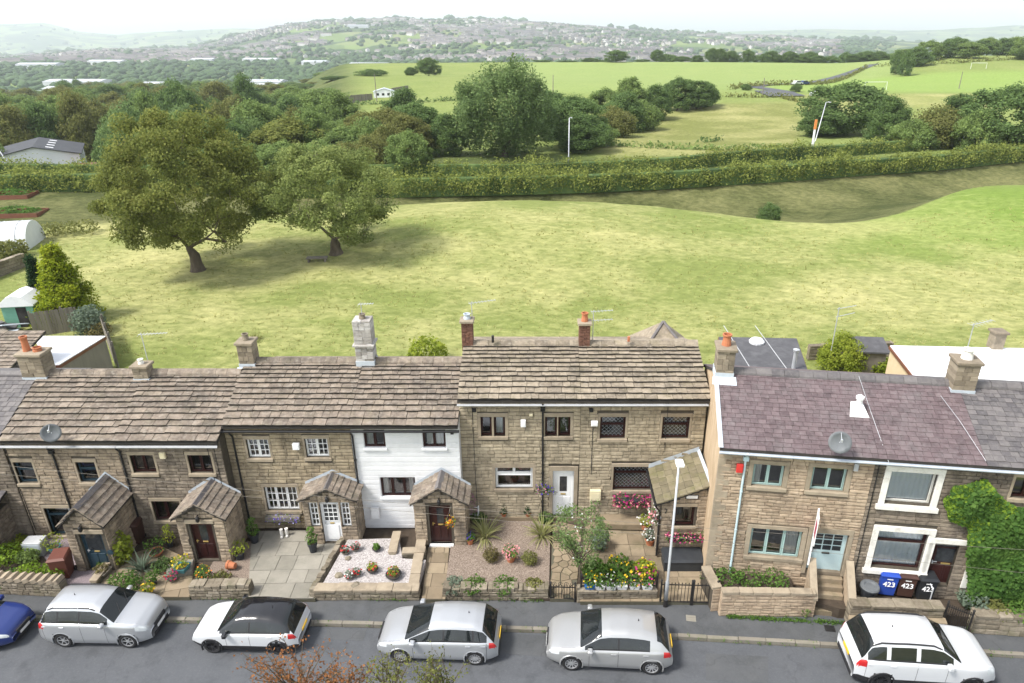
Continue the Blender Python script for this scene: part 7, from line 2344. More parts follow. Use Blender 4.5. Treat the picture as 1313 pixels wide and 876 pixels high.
def plank_fence(label, A, B, h, z=None, pl=.14):
    A, B = Vector(A), Vector(B); L = (B - A).length
    za = gz(A.x, A.y) if z is None else z
    F = Frame('plank_fence', label, 'fence', A.x, A.y, za, math.atan2(B.y - A.y, B.x - A.x))
    me = MB().bbox(-pl * .47, pl * .47, -.012, .012, 0, h, .006).mesh('plank', M['wood_grey'])
    u = pl / 2
    while u < L:
        piece('plank', me, F.root, (u, 0, RNG.uniform(-.03, .03)), (0, RNG.uniform(-.015, .015), 0)); u += pl
    for w in (.3, h - .3): MB().box(0, L, .013, .06, w, w + .08).build('rail', M['wood_grey'], F.root)
    for k in range(int(L / 1.8) + 1): MB().bbox(min(k * 1.8, L) - .05, min(k * 1.8, L) + .05, .06, .16, 0, h + .12, .01).build('post', M['wood_grey'], F.root)


plank_fence('grey close-boarded fence in front of the yellow conifer', G(46, 433).xy, G(106, 424).xy, 1.7)
plank_fence('weathered fence running down to the left cottages', G(136, 436).xy, G(150, 474).xy, 1.6)
p = G(92, 412)
cn = tree_meshes(71, 6.2, 2.1, .09, 260, 75, 'cone', .04, .16, 'leaf_conifer', .5, -.9)
place_tree('golden_conifer', 'golden-green cone-shaped conifer by the boarded fence', cn, p.x, p.y, elev(318, p.y), 6.2, 4.6, 4.4, 0, z=0)
p = G(60, 405)
cd = tree_meshes(72, 5, .8, .09, 120, 60, 'cone', .03, .1, 'leaf_conifer_dark', .4, -.9)
place_tree('column_conifer', 'narrow dark conifer standing behind the golden one', cd, p.x, p.y, elev(330, p.y), 5, 1.5, 1.8, 0, z=0)
shrub(118, 428, 0, 1.1, 2.0, 'leaf_grey', 'blue-green conifer shrub at the end of the boarded fence', 700, .09)
shrub(128, 432, 0, .8, 1.0, 'leaf_brown', 'brownish bush by the weathered fence', 240, .08)
M['shed_green'] = surf('green shed paint', [(.12, .3, .22), (.18, .38, .28)], 3, .6)
t = thing('green_shed', 'small green shed with a white roof by the boarded fence', 'shed', G(38, 414), .15)
MB().box(-1, 1, -.9, .9, 0, 1.7).build('wall', M['shed_green'], t)
MB().slab([(-1.15, 1.6), (1.15, 1.6), (1.15, 1.7), (.5, 2.25), (0, 2.4), (-.5, 2.25), (-1.15, 1.7)], 'y', -1.05, 1.0).build('roof', M['white_roof'], t)
MB().box(-.1, .55, -.93, -.9, .02, 1.5).build('doorway', M['dark_room'], t)
t = thing('scrap_heap', 'dark clutter of boards and sheeting beside the green shed', 'clutter', G(12, 428))
for k in range(7):
    MB().bbox(-.8, .8, -.35, .35, 0, .06, .01).build('board', M[('felt', 'wood_grey', 'lead')[k % 3]], t, (RNG.uniform(-1, 1.4), RNG.uniform(-.5, .6), .15 + k * .1)).rotation_euler = (RNG.uniform(-.3, .3), RNG.uniform(-.3, .3), RNG.uniform(0, 3))
# polytunnel and allotment at the left edge
p = G(12, 318)
t = thing('polytunnel', 'white polythene tunnel on the allotment at the left edge', 'greenhouse', (p.x, p.y, gz(p.x, p.y)), .25)
M['polythene'] = surf('polythene', [(.62, .66, .68), (.76, .78, .8)], .8, .4, transl=.35)
pt = MB(); k = 14
for i in range(k):
    a, b = math.pi * i / k, math.pi * (i + 1) / k
    pt.quad((-6, -2.3 * math.cos(a), 2.3 * math.sin(a)), (2.4, -2.3 * math.cos(a), 2.3 * math.sin(a)), (2.4, -2.3 * math.cos(b), 2.3 * math.sin(b)), (-6, -2.3 * math.cos(b), 2.3 * math.sin(b)))
pt.add([(2.4, -2.3 * math.cos(math.pi * i / k), 2.3 * math.sin(math.pi * i / k)) for i in range(k + 1)], [tuple(range(k + 1))]); pt.build('cover', M['polythene'], t)
for xx in (-4.5, -3, -1.5, 0, 1.5): MB().tube([(xx, -2.32 * math.cos(math.pi * i / 10), 2.32 * math.sin(math.pi * i / 10)) for i in range(11)], .03, 5).build('hoop', M['steel'], t)
garden_wall('grey stone allotment wall at the left edge of the field', G(-30, 368, 0).xy, G(36, 343, 0).xy, 1.3, .4, z=-.1, length=(.4, .9), course=(.22, .32))
shrub(16, 332, 0, 1.4, 1.7, 'leaf_olive', 'round olive bush by the allotment wall', 420, .14)
for i, (px, py) in enumerate(((4, 268), (12, 285))):
    p = G(px, py); t = thing('raised_bed', ('upper' if i == 0 else 'lower') + ' timber-edged vegetable bed on the allotment', 'raised bed', (p.x, p.y, gz(p.x, p.y)), .1)
    MB().box(-3, 3, -.06, 0, 0, .5).box(-3, 3, 2.4, 2.46, 0, .5).box(3, 3.06, 0, 2.4, 0, .5).box(-3.06, -3, 0, 2.4, 0, .5).build('edging', M['fascia'], t)
    V, F = leafball(400, 1.4, .8, .12, 500 + i, .2); link('crop', np_mesh('crop', V, F, M['leaf_green']), t, (0, 1.2, 0)).scale = (2, .8, 1)
for i, px in enumerate((60, 85, 110)):
    p = G(px, 306 - i * 2); PSEED[0] += 1
    t = thing('rough_shrub', ('first', 'second', 'third')[i] + ' brownish thicket along the allotment edge, counted from the polytunnel', 'shrub', (p.x, p.y, gz(p.x, p.y)))
    V, F = leafball(260, 1.5, 1.3, .14, PSEED[0]); link('foliage', np_mesh('foliage', V, F, M['leaf_olive']), t)
# rush tufts in the field
for i, (px, py, lb) in enumerate(((327, 438, 'single rush tuft above the stone chimney'),)):
    t = thing('rush_tuft', lb, 'plant', G(px, py)); V, F = blades(140, .7, .03, np.random.default_rng(600 + i), base=.35, droop=.3); link('blades', np_mesh('blades', V, F, M['leaf_olive']), t)

# ---- far buildings and things
M['shed_white'] = surf('white cladding', [(.68, .7, .73), (.78, .79, .81)], .5, .6)
M['shed_roof'] = surf('dark sheet roof', [(.04, .043, .05), (.065, .068, .076)], .6, .7)
Y0 = 116.0
xa, xb = colx(-15, Y0), colx(74, Y0)
zb = gz((xa + xb) / 2, Y0)
t = thing('industrial_shed', 'white clad shed with dark grey roof behind the hedge on the left', 'building', (colx(52, Y0, -3), Y0, zb), .5)
t.scale = (.88, .88, .82)
MB().box(-7, 7, 0, 14, 0, 4.6).slab([(-7, 4.6), (7, 4.6), (0, 6.3)], 'y', 0, 14).build('wall', M['shed_white'], t)
for sg in (-1, 1):
    MB().add([(0, -.4, 6.45), (sg * 7.4, -.4, 4.65), (sg * 7.4, 14.4, 4.65), (0, 14.4, 6.45), (0, -.4, 6.3), (sg * 7.4, -.4, 4.5), (sg * 7.4, 14.4, 4.5), (0, 14.4, 6.3)], [(0, 1, 2, 3) if sg > 0 else (3, 2, 1, 0), (4, 7, 6, 5) if sg > 0 else (5, 6, 7, 4), (0, 4, 5, 1), (1, 5, 6, 2), (2, 6, 7, 3)]).build('roof', M['shed_roof'], t)
for k in range(4): MB().add([(1.8, 1.5 + k * 3.3, 6.06), (3.0, 1.5 + k * 3.3, 5.77), (3.0, 2.3 + k * 3.3, 5.77), (1.8, 2.3 + k * 3.3, 6.06)], [(0, 1, 2, 3)]).build('roof_light', M['white_roof'], t)
MB().box(-4.8, -.8, -.05, 0, 0, 3.6).build('roller_door', M['lead'], t)
t = thing('parked_trailer', 'low flatbed trailer beside the white clad shed', 'trailer', (colx(122, 118), 118, gz(colx(122, 118), 118)), .3)
MB().bbox(-4, 4, -1.2, 1.2, 1.0, 2.6, .05).build('bed', M['lead'], t); MB().bbox(-4.1, 4.1, -1.3, 1.3, 2.6, 2.8, .03).build('cover', M['fascia'], t)
for x in (-2.5, 2.5): MB().lathe([(.1, -1.3), (.5, -1.3), (.5, 1.3), (.1, 1.3)], 12, (0, 0, 0), 0, Matrix.Translation((x, 0, .5)) @ Matrix.Rotation(R(90), 4, 'X')).build('wheel', M['black_pvc'], t)
p = G(493, 124); t = thing('farm_building', 'small white farm building with pale roof on the far pasture', 'building', (p.x, p.y, gz(p.x, p.y)), .15)
t.scale = (.62, .62, .62)
MB().box(-5, 5, -3, 3, -.5, 2.6).slab([(-5, 2.6), (5, 2.6), (0, 4)], 'y', -3, 3).build('wall', M['shed_white'], t)
MB().add([(-5.4, -3.3, 2.55), (0, -3.3, 4.15), (0, 3.3, 4.15), (-5.4, 3.3, 2.55)], [(0, 1, 2, 3)]).add([(5.4, -3.3, 2.55), (0, -3.3, 4.15), (0, 3.3, 4.15), (5.4, 3.3, 2.55)], [(3, 2, 1, 0)]).build('roof', M['lead'], t)
for k in range(3): MB().box(-3.6 + k * 2.6, -2.4 + k * 2.6, -3.05, -3.0, .8, 1.9).build('window', M['door_glass'], t)
plank_fence('dark board fence beside the white farm building', G(445, 129).xy, G(478, 126).xy, 2.4, pl=.5)
plank_fence('short dark board fence past the white farm building', G(503, 122).xy, G(524, 118).xy, 1.8, pl=.5)
p = G(1121, 122); t = thing('goal_post', 'white football goal on the bright green pitch', 'goal', (p.x, p.y, gz(p.x, p.y)), .1)
MB().tube([(-3.6, 0, 0), (-3.6, 0, 2.4), (3.6, 0, 2.4), (3.6, 0, 0)], .06, 6).build('frame', M['pvc_white'], t)
MB().tube([(-3.6, 0, 2.4), (-3.6, 1.6, 0)], .04, 5).tube([(3.6, 0, 2.4), (3.6, 1.6, 0)], .04, 5).build('stay', M['steel'], t)
p = G(1252, 98); t = thing('goal_post', 'farther white football goal near the wood', 'goal', (p.x, p.y, gz(p.x, p.y)), .1)
MB().tube([(-3.6, 0, 0), (-3.6, 0, 2.4), (3.6, 0, 2.4), (3.6, 0, 0)], .08, 6).build('frame', M['pvc_white'], t)
for px, py, top, lb in ((1229, 116, 92, 'thin timber pole on the football pitch'), (977, 128, 100, 'thin timber pole beside the parking place'), (483, 128, 95, 'thin timber pole on the far pasture'), (709, 122, 96, 'thin pole behind the willow')):
    p = G(px, py); tag(MB().tube([(0, 0, -.2), (0, 0, elev(top, p.y) - gz(p.x, p.y))], [.16, .1], 6).build('pole', M['wood_grey'], None, (p.x, p.y, gz(p.x, p.y))), lb, 'pole')
p = G(1041, 191); t = thing('marker_post', 'orange marker post at the lane hedge by the leaning lamp', 'post', (p.x, p.y, gz(p.x, p.y)))
MB().bbox(-.16, .16, -.1, .1, 0, 3.4, .02).build('post', M['pvc_white'], t); M['orange'] = surf('orange plastic', [(.6, .2, .05), (.7, .26, .08)], 2, .5); MB().bbox(-.2, .2, -.12, .12, 3.4, 5.0, .02).build('panel', M['orange'], t)
# ------------------------------------------------------------------ cars
def paint(name, c, metal=0.0, rough=.28):
    return surf(name, [tuple(x * .93 for x in c), c], .8, rough, metal=metal, coat=.6, spec=.5)


M['p_silver'] = paint('silver car paint', (.46, .475, .50), .5)
M['p_silver2'] = paint('warm silver car paint', (.43, .435, .44), .5)
M['p_white'] = paint('white car paint', (.54, .555, .58))
M['p_blue'] = paint('deep blue car paint', (.012, .03, .16), .2)
M['p_black'] = paint('gloss black car paint', (.01, .01, .012), 0, .12)
M['car_glass'] = surf('dark car glass', [(.006, .008, .009), (.018, .022, .024)], 1.2, .04, spec=.6)
M['plastic'] = surf('black trim', [(.018, .018, .02), (.03, .03, .033)], 4, .55)
M['tyre'] = surf('tyre rubber', [(.014, .014, .015), (.028, .028, .03)], 5, .85)
M['alloy'] = surf('alloy wheel', [(.42, .43, .45), (.55, .56, .58)], 3, .35, metal=.6)
M['alloy_dark'] = surf('black alloy wheel', [(.015, .015, .017), (.04, .04, .045)], 3, .35, metal=.3)
M['lamp_red'] = surf('rear lamp', [(.35, .01, .012), (.5, .03, .03)], 3, .12, spec=.6)
M['lamp_clear'] = surf('head lamp', [(.45, .48, .5), (.65, .68, .7)], 9, .1, spec=.7)
M['plate_y'] = surf('yellow number plate', [(.68, .42, .03), (.75, .48, .05)], 3, .5)
M['plate_w'] = surf('white number plate', [(.7, .7, .7), (.78, .78, .78)], 3, .5)


def car(name, label, wheels_px, py, L, W, H, wb, top, belt, paint_mt, facing=1, roof_mt=None, glass_side=(), glass_front=(), glass_rear=(), rim='alloy', rails=None, spokes=10, lights=None, clad=False, wr=.325, front_over=.85, cabin=.76, pose=None, arch_mt=None, k=1.0, pillar='plastic'):
    """body lofted from sections: front towards +x. top/belt: (x, z) lists along the car in fractions of L (0 rear .. 1 front) and of H"""
    if pose:
        X, Y = pose
    else:
        a = G((wheels_px[0] + wheels_px[1]) / 2, py, 0)
        X, Y = a.x, a.y + k * W / 2 - .05
    sl = (kerb_y(X + 1.5) - kerb_y(X - 1.5)) / 3
    rz = math.atan(sl) + (0 if facing > 0 else math.pi)
    t = thing(name, label, 'car', (X, Y, 0.002), rz)
    t.scale = (k, k, k)
    hw = W / 2
    tx = [p[0] * L - L / 2 for p in top]; tz = [p[1] * H for p in top]
    bx_ = [p[0] * L - L / 2 for p in belt]; bz = [p[1] * H for p in belt]
    xd = np.linspace(-L / 2, L / 2, 400)
    td = np.interp(xd, tx, tz)
    kn = np.hanning(15); kn /= kn.sum()
    tds = np.convolve(np.pad(td, 7, 'edge'), kn, 'valid')
    arc = np.concatenate([[0], np.cumsum(np.hypot(np.diff(xd), np.diff(tds)))])
    xs = np.interp(np.linspace(0, arc[-1], 84), arc, xd)
    x_rw, x_fw = -L / 2 + (L * (1 - front_over / L) - wb), L / 2 - front_over       # axles
    def sect(x):
        f = (x + L / 2) / L
        e_f = max(0.0, (f - .77) / .23); e_r = max(0.0, (.17 - f) / .17)
        w = hw * (1 - .27 * e_f ** 2.3 - .19 * e_r ** 2.3)
        zb = .2 * (1 + .5 * max(e_f, e_r) ** 2)
        zt = float(np.interp(x, xd, tds)); zs = min(float(np.interp(x, bx_, bz)), zt - .012)
        gh = max(0.0, zt - zs); g = min(1, gh / (.36 * H))
        p = [(w * .93, zb), (w * .985, zb + .07)]
        for q in (.25, .5, .72, .88):
            p.append((w * (.985 + .02 * math.sin(q * 3.0)), zb + .07 + (zs - zb - .07) * q))
        p += [(w * .975, zs), (w * (.945 - .01 * g), zs + .02 * min(1, gh / .05))]
        re = w * (.93 - (1 - cabin) * g - .10 * max(0.0, (.30 - f) / .30) ** 2 * g); zr = zt - .11 * g - .01
        y0, z0_ = p[-1]
        for q in (.12, .5, .9, 1.0):
            p.append((y0 + (re - y0) * (q ** 1.25), z0_ + (zr - z0_) * q))
        p += [(re * .9, zt - .045 * g - .004), (re * .55, zt - .008 * g), (0, zt)]
        return p
    S = [sect(x) for x in xs]
    nr = len(S[0]); ns = len(xs)
    V = []
    for i, x in enumerate(xs):
        for (y, z) in S[i]:
            V.append([x, y, z])
        for (y, z) in S[i][:-1]:
            V.append([x, -y, z])
    stride = 2 * nr - 1
    def vid(i, r, s):
        return i * stride + (r if s > 0 or r == nr - 1 else nr + r)
    # wheel arches: pull nearby rim vertices on to the arch circle
    ar = wr + .055
    for v in V:
        for xc in (x_rw, x_fw):
            d = math.hypot(v[0] - xc, v[2] - wr)
            if abs(d - ar) < .045 and abs(v[1]) > hw * .7 and v[2] < .85:
                v[0] = xc + (v[0] - xc) * ar / d; v[2] = wr + (v[2] - wr) * ar / d
    groups = {}
    fr = lambda f: f * L - L / 2
    def inr(x, rngs):
        return any(fr(a) <= x <= fr(b) for a, b in rngs)
    SG, TG = range(8, 10), range(11, nr - 1)
    for i in range(ns - 1):
        for r in range(nr - 1):
            for s in (1, -1):
                q = [vid(i, r, s), vid(i + 1, r, s), vid(i + 1, r + 1, s), vid(i, r + 1, s)]
                if s < 0: q = q[::-1]
                q = list(dict.fromkeys(q))
                c = np.mean([V[j] for j in q], 0)
                if r <= 6 and any(math.hypot(c[0] - xc, c[2] - wr) < ar - .012 for xc in (x_rw, x_fw)): continue
                zt_, zs_ = float(np.interp(c[0], xd, tds)), float(np.interp(c[0], bx_, bz))
                part = 'body'
                if r in SG and inr(c[0], glass_side) and zt_ - zs_ > .1: part = 'side_window'
                elif r in SG and zt_ - zs_ > .1 and fr(glass_side[0][0]) < c[0] < fr(glass_side[-1][1]): part = 'pillar'
                elif r in TG and inr(c[0], glass_front): part = 'windscreen'
                elif r in TG and inr(c[0], glass_rear): part = 'rear_window'
                elif r == 7 and zt_ - zs_ > .06 and fr(glass_side[0][0]) < c[0] < fr(glass_side[-1][1]): part = 'window_trim'
                elif clad and r <= 1: part = 'sill_cladding'
                elif roof_mt and r >= 8 and zt_ - zs_ > .15: part = 'roof'
                if lights:
                    for nm, (xa, xb, za, zb_, ya) in lights.items():
                        if r <= 6 and fr(xa) <= c[0] <= fr(xb) and za * H <= c[2] <= zb_ * H and abs(c[1]) >= ya * hw: part = nm
                groups.setdefault((part, s if part in ('side_window', 'headlight', 'tail_light') else 0), []).append(tuple(q))
    for i, flip in ((0, True), (ns - 1, False)):
        for r in range(nr - 1):
            q = [vid(i, r, 1), vid(i, r + 1, 1), vid(i, r + 1, -1), vid(i, r, -1)]
            q = list(dict.fromkeys(q if flip else q[::-1]))
            if len(q) > 2: groups[('body', 0)].append(tuple(q[::-1]))
    mats = dict(body=M[paint_mt], side_window=M['car_glass'], windscreen=M['car_glass'], rear_window=M['car_glass'], sill_cladding=M['plastic'], pillar=M[pillar], window_trim=M['plastic'], roof=M[roof_mt or paint_mt], headlight=M['lamp_clear'], tail_light=M['lamp_red'])
    # side windows are separate panes: split at the pillars
    for (part, s), fs in groups.items():
        sub = {0: fs}
        if part == 'side_window':
            sub = {}
            for f in fs:
                cx = np.mean([V[j][0] for j in f])
                for n_, (a, b) in enumerate(glass_side):
                    if fr(a) <= cx <= fr(b): sub.setdefault(n_, []).append(f)
        for n_, ff in sub.items():
            ids = sorted({j for f in ff for j in f}); mp = {j: k for k, j in enumerate(ids)}
            me = bpy.data.meshes.new(part)
            me.from_pydata([V[j] for j in ids], [], [tuple(mp[j] for j in f) for f in ff])
            me.materials.append(mats[part]); me.polygons.foreach_set('use_smooth', [True] * len(ff)); me.update()
            link(part, me, t)
    # underside and wheel wells
    MB().box(-L * .44, L * .44, -hw * .8, hw * .8, .22, .62).build('underbody', M['plastic'], t)
    for xc in (x_rw, x_fw):
        for s in (-1, 1):
            a = MB().tube([(xc + ar * math.cos(q), s * hw * (1.0 if clad else .985), wr + ar * math.sin(q)) for q in np.linspace(-.35, math.pi + .35, 17)], .032 if clad else .026, 6)
            a.build('wheel_arch', M['plastic' if clad else (arch_mt or paint_mt)], t, smooth=True)
            w = link('wheel', None, t, (xc, s * (hw - .115), wr), 0)
            w.rotation_euler = (R(90) * -s, 0, 0)
            MB().lathe([(wr * .66, -.1), (wr * .93, -.1), (wr, -.06), (wr, .06), (wr * .93, .1), (wr * .66, .105), (wr * .64, .06)], 26, caps=False).build('tyre', M['tyre'], w, smooth=True)
            rm = MB().lathe([(wr * .67, .1), (wr * .64, .085), (wr * .62, .02), (.02, .0)], 26, caps=False)
            o = rm.build('rim_well', M['plastic'], w, smooth=True)
            sp = MB().lathe([(wr * .68, .103), (wr * .61, .103), (wr * .61, .07)], 26, caps=False).lathe([(.07, .05), (.065, .085), (.01, .09)], 12)
            for q in range(spokes):
                an = 2 * math.pi * q / spokes
                sp.box(.05, wr * .63, -.016, .016, .055, .085, 0, Matrix.Rotation(an, 4, 'Z'))
            sp.build('rim', M[rim], w)
    # door gaps, handles, mirrors
    def side_at(x, q):
        s_ = sect(x); z = s_[1][1] + (s_[6][1] - s_[1][1]) * q
        y = np.interp(z, [p[1] for p in s_[1:7]], [p[0] for p in s_[1:7]])
        return y, z
    for sx in glass_side_gaps(glass_side):
        x = fr(sx)
        if min(abs(x - x_rw), abs(x - x_fw)) < ar * .9: continue
        for s in (-1, 1):
            g = MB()
            pts = [side_at(x, q) for q in np.linspace(0.02, 1, 7)]
            for (ya, za), (yb, zb) in zip(pts[:-1], pts[1:]):
                g.quad((x - .006, s * (ya + .002), za), (x + .006, s * (ya + .002), za), (x + .006, s * (yb + .002), zb), (x - .006, s * (yb + .002), zb))
            g.build('door_gap', M['plastic'], t)
    for (a, b) in glass_side[:2] if facing else glass_side[:2]:
        x = fr(a) + .12
        y, z = side_at(x, .86)
        for s in (-1, 1):
            MB().bbox(x - .09, x + .09, s * y - .022, s * y + .022, z - .014, z + .014, .006).build('door_handle', M[paint_mt], t)
    xm = fr(glass_side[-1][1]) - .16
    zm = float(np.interp(xm, bx_, bz)) + .08
    for s in (-1, 1):
        MB().bbox(-.08, .09, -.11, .11, -.07, .08, .03).build('mirror', M[roof_mt or paint_mt], t, (xm, s * (hw + .07), zm))
    # bumpers, grille, plates
    zt = float(np.interp(L / 2, xd, tds))
    MB().bbox(L / 2 - .05, L / 2 + .02, -hw * .42, hw * .42, H * .32, H * .42, .015).build('grille', M['plastic'], t)
    MB().bbox(L / 2 - .06, L / 2 + .025, -hw * .55, hw * .55, H * .15, H * .24, .02).build('lower_grille', M['plastic'], t)
    MB().bbox(L / 2 + .018, L / 2 + .035, -.26, .26, H * .255, H * .325, .004).build('number_plate', M['plate_w'], t)
    MB().bbox(-L / 2 - .03, -L / 2 + .0, -.26, .26, H * .40, H * .47, .004).build('number_plate', M['plate_y'], t)
    MB().bbox(-L / 2 - .02, -L / 2 + .1, -hw * .7, hw * .7, H * .14, H * .24, .03).build('rear_bumper', M['plastic'], t)
    # bonnet gap and cowl
    for s in (-1, 1):
        g = MB()
        pts = [(x, s * sect(x)[9][0] * .93, sect(x)[11][1] + .006) for x in np.linspace(fr(glass_front[0][1]), L / 2 * .93, 9)]
        for p, q in zip(pts[:-1], pts[1:]): g.quad((p[0], p[1] - .006, p[2]), (q[0], q[1] - .006, q[2]), (q[0], q[1] + .006, q[2]), (p[0], p[1] + .006, p[2]))
        g.build('bonnet_gap', M['plastic'], t)
    # wipers
    xc = fr(glass_front[0][1]) - .05
    zc = float(np.interp(xc, xd, tds))
    for y in (-.35, .2):
        MB().tube([(xc, y, zc + .01), (xc - .25, y + .28, float(np.interp(xc - .25, xd, tds)) + .02)], .008, 4).build('wiper', M['plastic'], t)
    if rails:
        for s in (-1, 1):
            x0, x1 = fr(rails[0]), fr(rails[1])
            pts = []
            for x in np.linspace(x0, x1, 9):
                q = sect(x)[11]
                pts.append((x, s * q[0] * .97, q[1] + (.07 if x0 < x < x1 else .0)))
            MB().tube(pts, .027, 6).build('roof_rail', M[rails[2]], t)
    MB().lathe([(.02, 0), (.012, .06), (.004, .09)], 6, (fr(glass_front[0][0]) - L * .3, 0, float(np.interp(fr(glass_front[0][0]) - L * .3, xd, tds)))).build('roof_aerial', M['plastic'], t)
    return t


def glass_side_gaps(gs):
    out = [gs[0][0] + .0]
    for a, b in zip(gs[:-1], gs[1:]):
        out.append((a[1] + b[0]) / 2)
    out.append(gs[-1][1] - .03)
    return out


HB = [(0, .40), (.012, .52), (.03, .60), (.05, .68), (.10, .87), (.15, .925), (.24, .975), (.36, 1.0), (.5, .985), (.58, .94), (.72, .68), (.76, .645), (.9, .585), (.965, .52), (.99, .44), (1, .33)]
HBb = [(0, .40), (.03, .60), (.1, .645), (.4, .63), (.72, .605), (.9, .54), (.97, .47), (1, .32)]
SUV = [(0, .42), (.012, .55), (.03, .63), (.05, .69), (.10, .94), (.16, .985), (.36, 1.0), (.52, .985), (.59, .94), (.71, .70), (.75, .665), (.9, .625), (.965, .56), (.99, .47), (1, .34)]
SUVb = [(0, .42), (.03, .62), (.1, .65), (.4, .64), (.71, .625), (.9, .58), (.97, .5), (1, .33)]
LT = dict(tail_light=(0, .075, .48, .64, .62), headlight=(.9, .995, .42, .56, .52))
car('parked_car', 'silver sport utility car with roof rails, facing right behind the blue car', (82.5, 167), 830, 4.3, 1.86, 1.8, 2.5, SUV, SUVb, 'p_silver', 1,
    glass_side=[(.06, .205), (.22, .405), (.42, .66)], glass_front=[(.585, .725)], glass_rear=[(.04, .115)], rails=(.12, .55, 'plastic'), lights=LT, clad=False, wr=.35, spokes=6, k=.87)
car('parked_car', 'white crossover with gloss black roof and orange-yellow rear plate', (272, 360), 838, 4.1, 1.78, 1.55, 2.5, HB, HBb, 'p_white', -1, roof_mt='p_black',
    glass_side=[(.1, .205), (.218, .425), (.44, .68)], glass_front=[(.57, .735)], glass_rear=[(.03, .135)], rim='alloy_dark', lights=LT, clad=True, wr=.335, spokes=5, k=.88)
MP = [(0, .40), (.012, .52), (.03, .60), (.05, .68), (.12, .93), (.19, .98), (.34, 1.0), (.48, .985), (.56, .94), (.74, .68), (.79, .625), (.91, .55), (.965, .49), (.99, .42), (1, .32)]
car('parked_car', 'silver compact people carrier parked before the damp flagged path', (514, 610), 851, 4.25, 1.8, 1.56, 2.6, MP, HBb, 'p_silver', -1,
    glass_side=[(.09, .195), (.21, .425), (.44, .72)], glass_front=[(.55, .755)], glass_rear=[(.03, .13)], lights=LT, wr=.32, spokes=12, k=.94)
car('parked_car', 'silver-grey hatchback parked beside the steel street lamp', (730, 835), 862, 4.2, 1.8, 1.52, 2.66, HB, HBb, 'p_silver2', -1,
    glass_side=[(.19, .425), (.44, .69)], glass_front=[(.57, .735)], glass_rear=[(.03, .13)], lights=LT, wr=.325, spokes=10, k=.965)
car('parked_car', 'white sport utility car with silver roof rails in front of the steps', (1123.5, 1246), 886, 4.7, 1.95, 1.9, 2.95, SUV, SUVb, 'p_white', 1,
    glass_side=[(.07, .2), (.225, .41), (.43, .66)], glass_front=[(.585, .725)], glass_rear=[(.035, .115)], rails=(.1, .58, 'plastic'), lights=LT, wr=.36, rim='alloy_dark', spokes=10, clad=True, k=.925, cabin=.8, pillar='p_white')
car('parked_car', 'dark blue car cut off by the left edge, nose towards the silver utility car', None, None, 4.2, 1.76, 1.48, 2.55, HB, HBb, 'p_blue', 1,
    glass_side=[(.12, .2), (.213, .425), (.44, .69)], glass_front=[(.57, .735)], glass_rear=[(.03, .13)], lights=LT, wr=.32, pose=(-19.35, 18.0 - .05), k=.87)
# small far vehicles
def far_car(px, py, mt, label, rz):
    p = G(px, py); t = thing('distant_car', label, 'car', (p.x, p.y, gz(p.x, p.y) + .2), rz)
    MB().slab([(-2.1, .3), (2.1, .3), (2.15, .75), (1.2, .9), (.6, 1.4), (-1.3, 1.42), (-1.9, .9), (-2.15, .8)], 'y', -.85, .85).build('body', M[mt], t)
    MB().slab([(-1.5, .95), (1.0, .95), (.55, 1.33), (-1.2, 1.33)], 'y', -.87, .87).build('windows', M['car_glass'], t)
    for x in (-1.3, 1.3): MB().lathe([(.05, -.88), (.32, -.88), (.32, .88), (.05, .88)], 12, (0, 0, 0), 0, Matrix.Translation((x, 0, .32)) @ Matrix.Rotation(R(90), 4, 'X')).build('wheel', M['tyre'], t)
far_car(1022, 110, 'p_white', 'white car on the lane by the far pasture, nearest the parking place', .5)
far_car(1031, 108, 'p_blue', 'dark blue car just behind the white car on the lane', .5)
far_car(1047, 131, 'p_white', 'white van half hidden above the broad dark tree', .1)

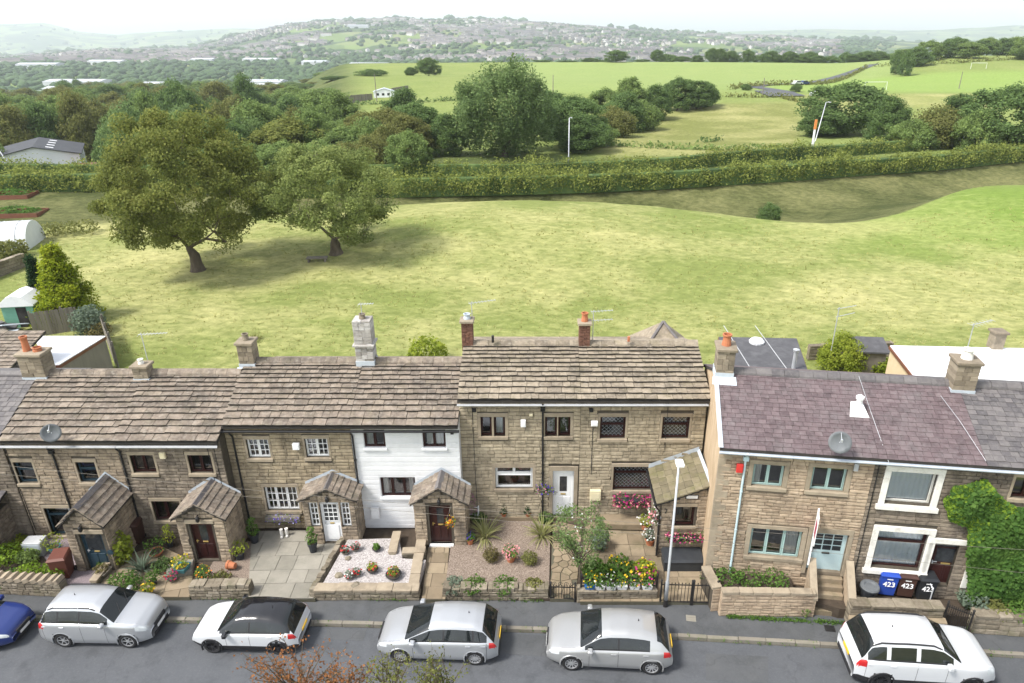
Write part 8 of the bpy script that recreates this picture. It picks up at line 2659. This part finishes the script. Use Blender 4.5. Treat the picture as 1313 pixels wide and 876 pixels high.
# ------------------------------------------------------------------ russet shrub on the near side of the street
def near_shrub(label, px, py, Y, seed, mt, n_st, spread, ht):
    rg = np.random.default_rng(seed)
    d = ray(px, py); k = Y / d.y
    tp = Vector((d.x * k, Y, CAMH + d.z * k))
    t = thing('roadside_tree', label, 'tree', (tp.x, tp.y, 0.0))
    mb = MB(); C = []
    mb.tube([(0, 0, -.45), (.05, .02, tp.z * .35), (0, 0, tp.z - ht)], [.13, .09, .05], 8)
    for s in range(n_st):
        a = rg.uniform(0, 6.28); rr_ = rg.uniform(.2, 1) * spread
        e = Vector((math.cos(a) * rr_ * 1.3, math.sin(a) * rr_ * .8, tp.z - abs(rg.normal(0, .28)) * ht - .3 * (rr_ / spread) ** 2 * ht))
        b = Vector((0, 0, tp.z - ht * rg.uniform(.9, 1.3)))
        m = b.lerp(e, .5) + Vector((rg.normal(0, .08), rg.normal(0, .08), -.05))
        mb.tube([b, m, e], [.025, .014, .005], 5, caps=False)
        for j in range(17):
            u = rg.uniform(.35, 1.03)
            p = m.lerp(e, (u - .5) * 2) if u > .5 else b.lerp(m, u * 2)
            C.append(p + Vector(rg.normal(0, .085, 3)))
        for j in range(3):
            u = rg.uniform(.5, .95); p = m.lerp(e, (u - .5) * 2); q = p + Vector((rg.normal(0, .2), rg.normal(0, .2), rg.uniform(.05, .3)))
            mb.tube([p, q], [.006, .003], 4, caps=False)
            for z in range(6): C.append(p.lerp(q, rg.uniform(.3, 1.05)) + Vector(rg.normal(0, .05, 3)))
    mb.build('trunk', M['bark'], t)
    V, F = leaves(np.array([c[:] for c in C]), .033, rg, aspect=.7)
    link('crown', np_mesh('crown', V, F, M[mt]), t)


near_shrub('russet-leaved treetop rising from the bottom edge before the black-roofed car', 372, 826, 11.0, 5, 'leaf_russet', 26, 1.0, 1.3)
near_shrub('thin russet treetop at the bottom edge beside the larger russet one', 438, 850, 11.0, 6, 'leaf_russet', 14, .5, 1.0)
near_shrub('thin grey-green treetop at the bottom edge before the silver people carrier', 500, 836, 11.0, 7, 'leaf_olive', 18, .55, 1.2)
near_shrub('second thin grey-green treetop at the bottom edge', 560, 846, 11.2, 8, 'leaf_olive', 20, .55, 1.0)

# ------------------------------------------------------------------ air
HAZE = True
if HAZE:
    hz = MB().box(-10700, 10700, -10700, 10700, -260, 420)
    m = bpy.data.materials.new('haze')
    m.use_nodes = True
    nt = m.node_tree
    nt.nodes.remove(nt.nodes['Principled BSDF'])
    pv = nt.nodes.new('ShaderNodeVolumePrincipled')
    pv.inputs['Color'].default_value = (.86, .92, 1.0, 1)
    pv.inputs['Density'].default_value = 1.35e-4
    pv.inputs['Anisotropy'].default_value = .2
    nt.links.new(pv.outputs[0], nt.nodes['Material Output'].inputs['Volume'])
    o = hz.build('haze', m)
    tag(o, 'pale summer haze over the valley', 'haze', kind='stuff')
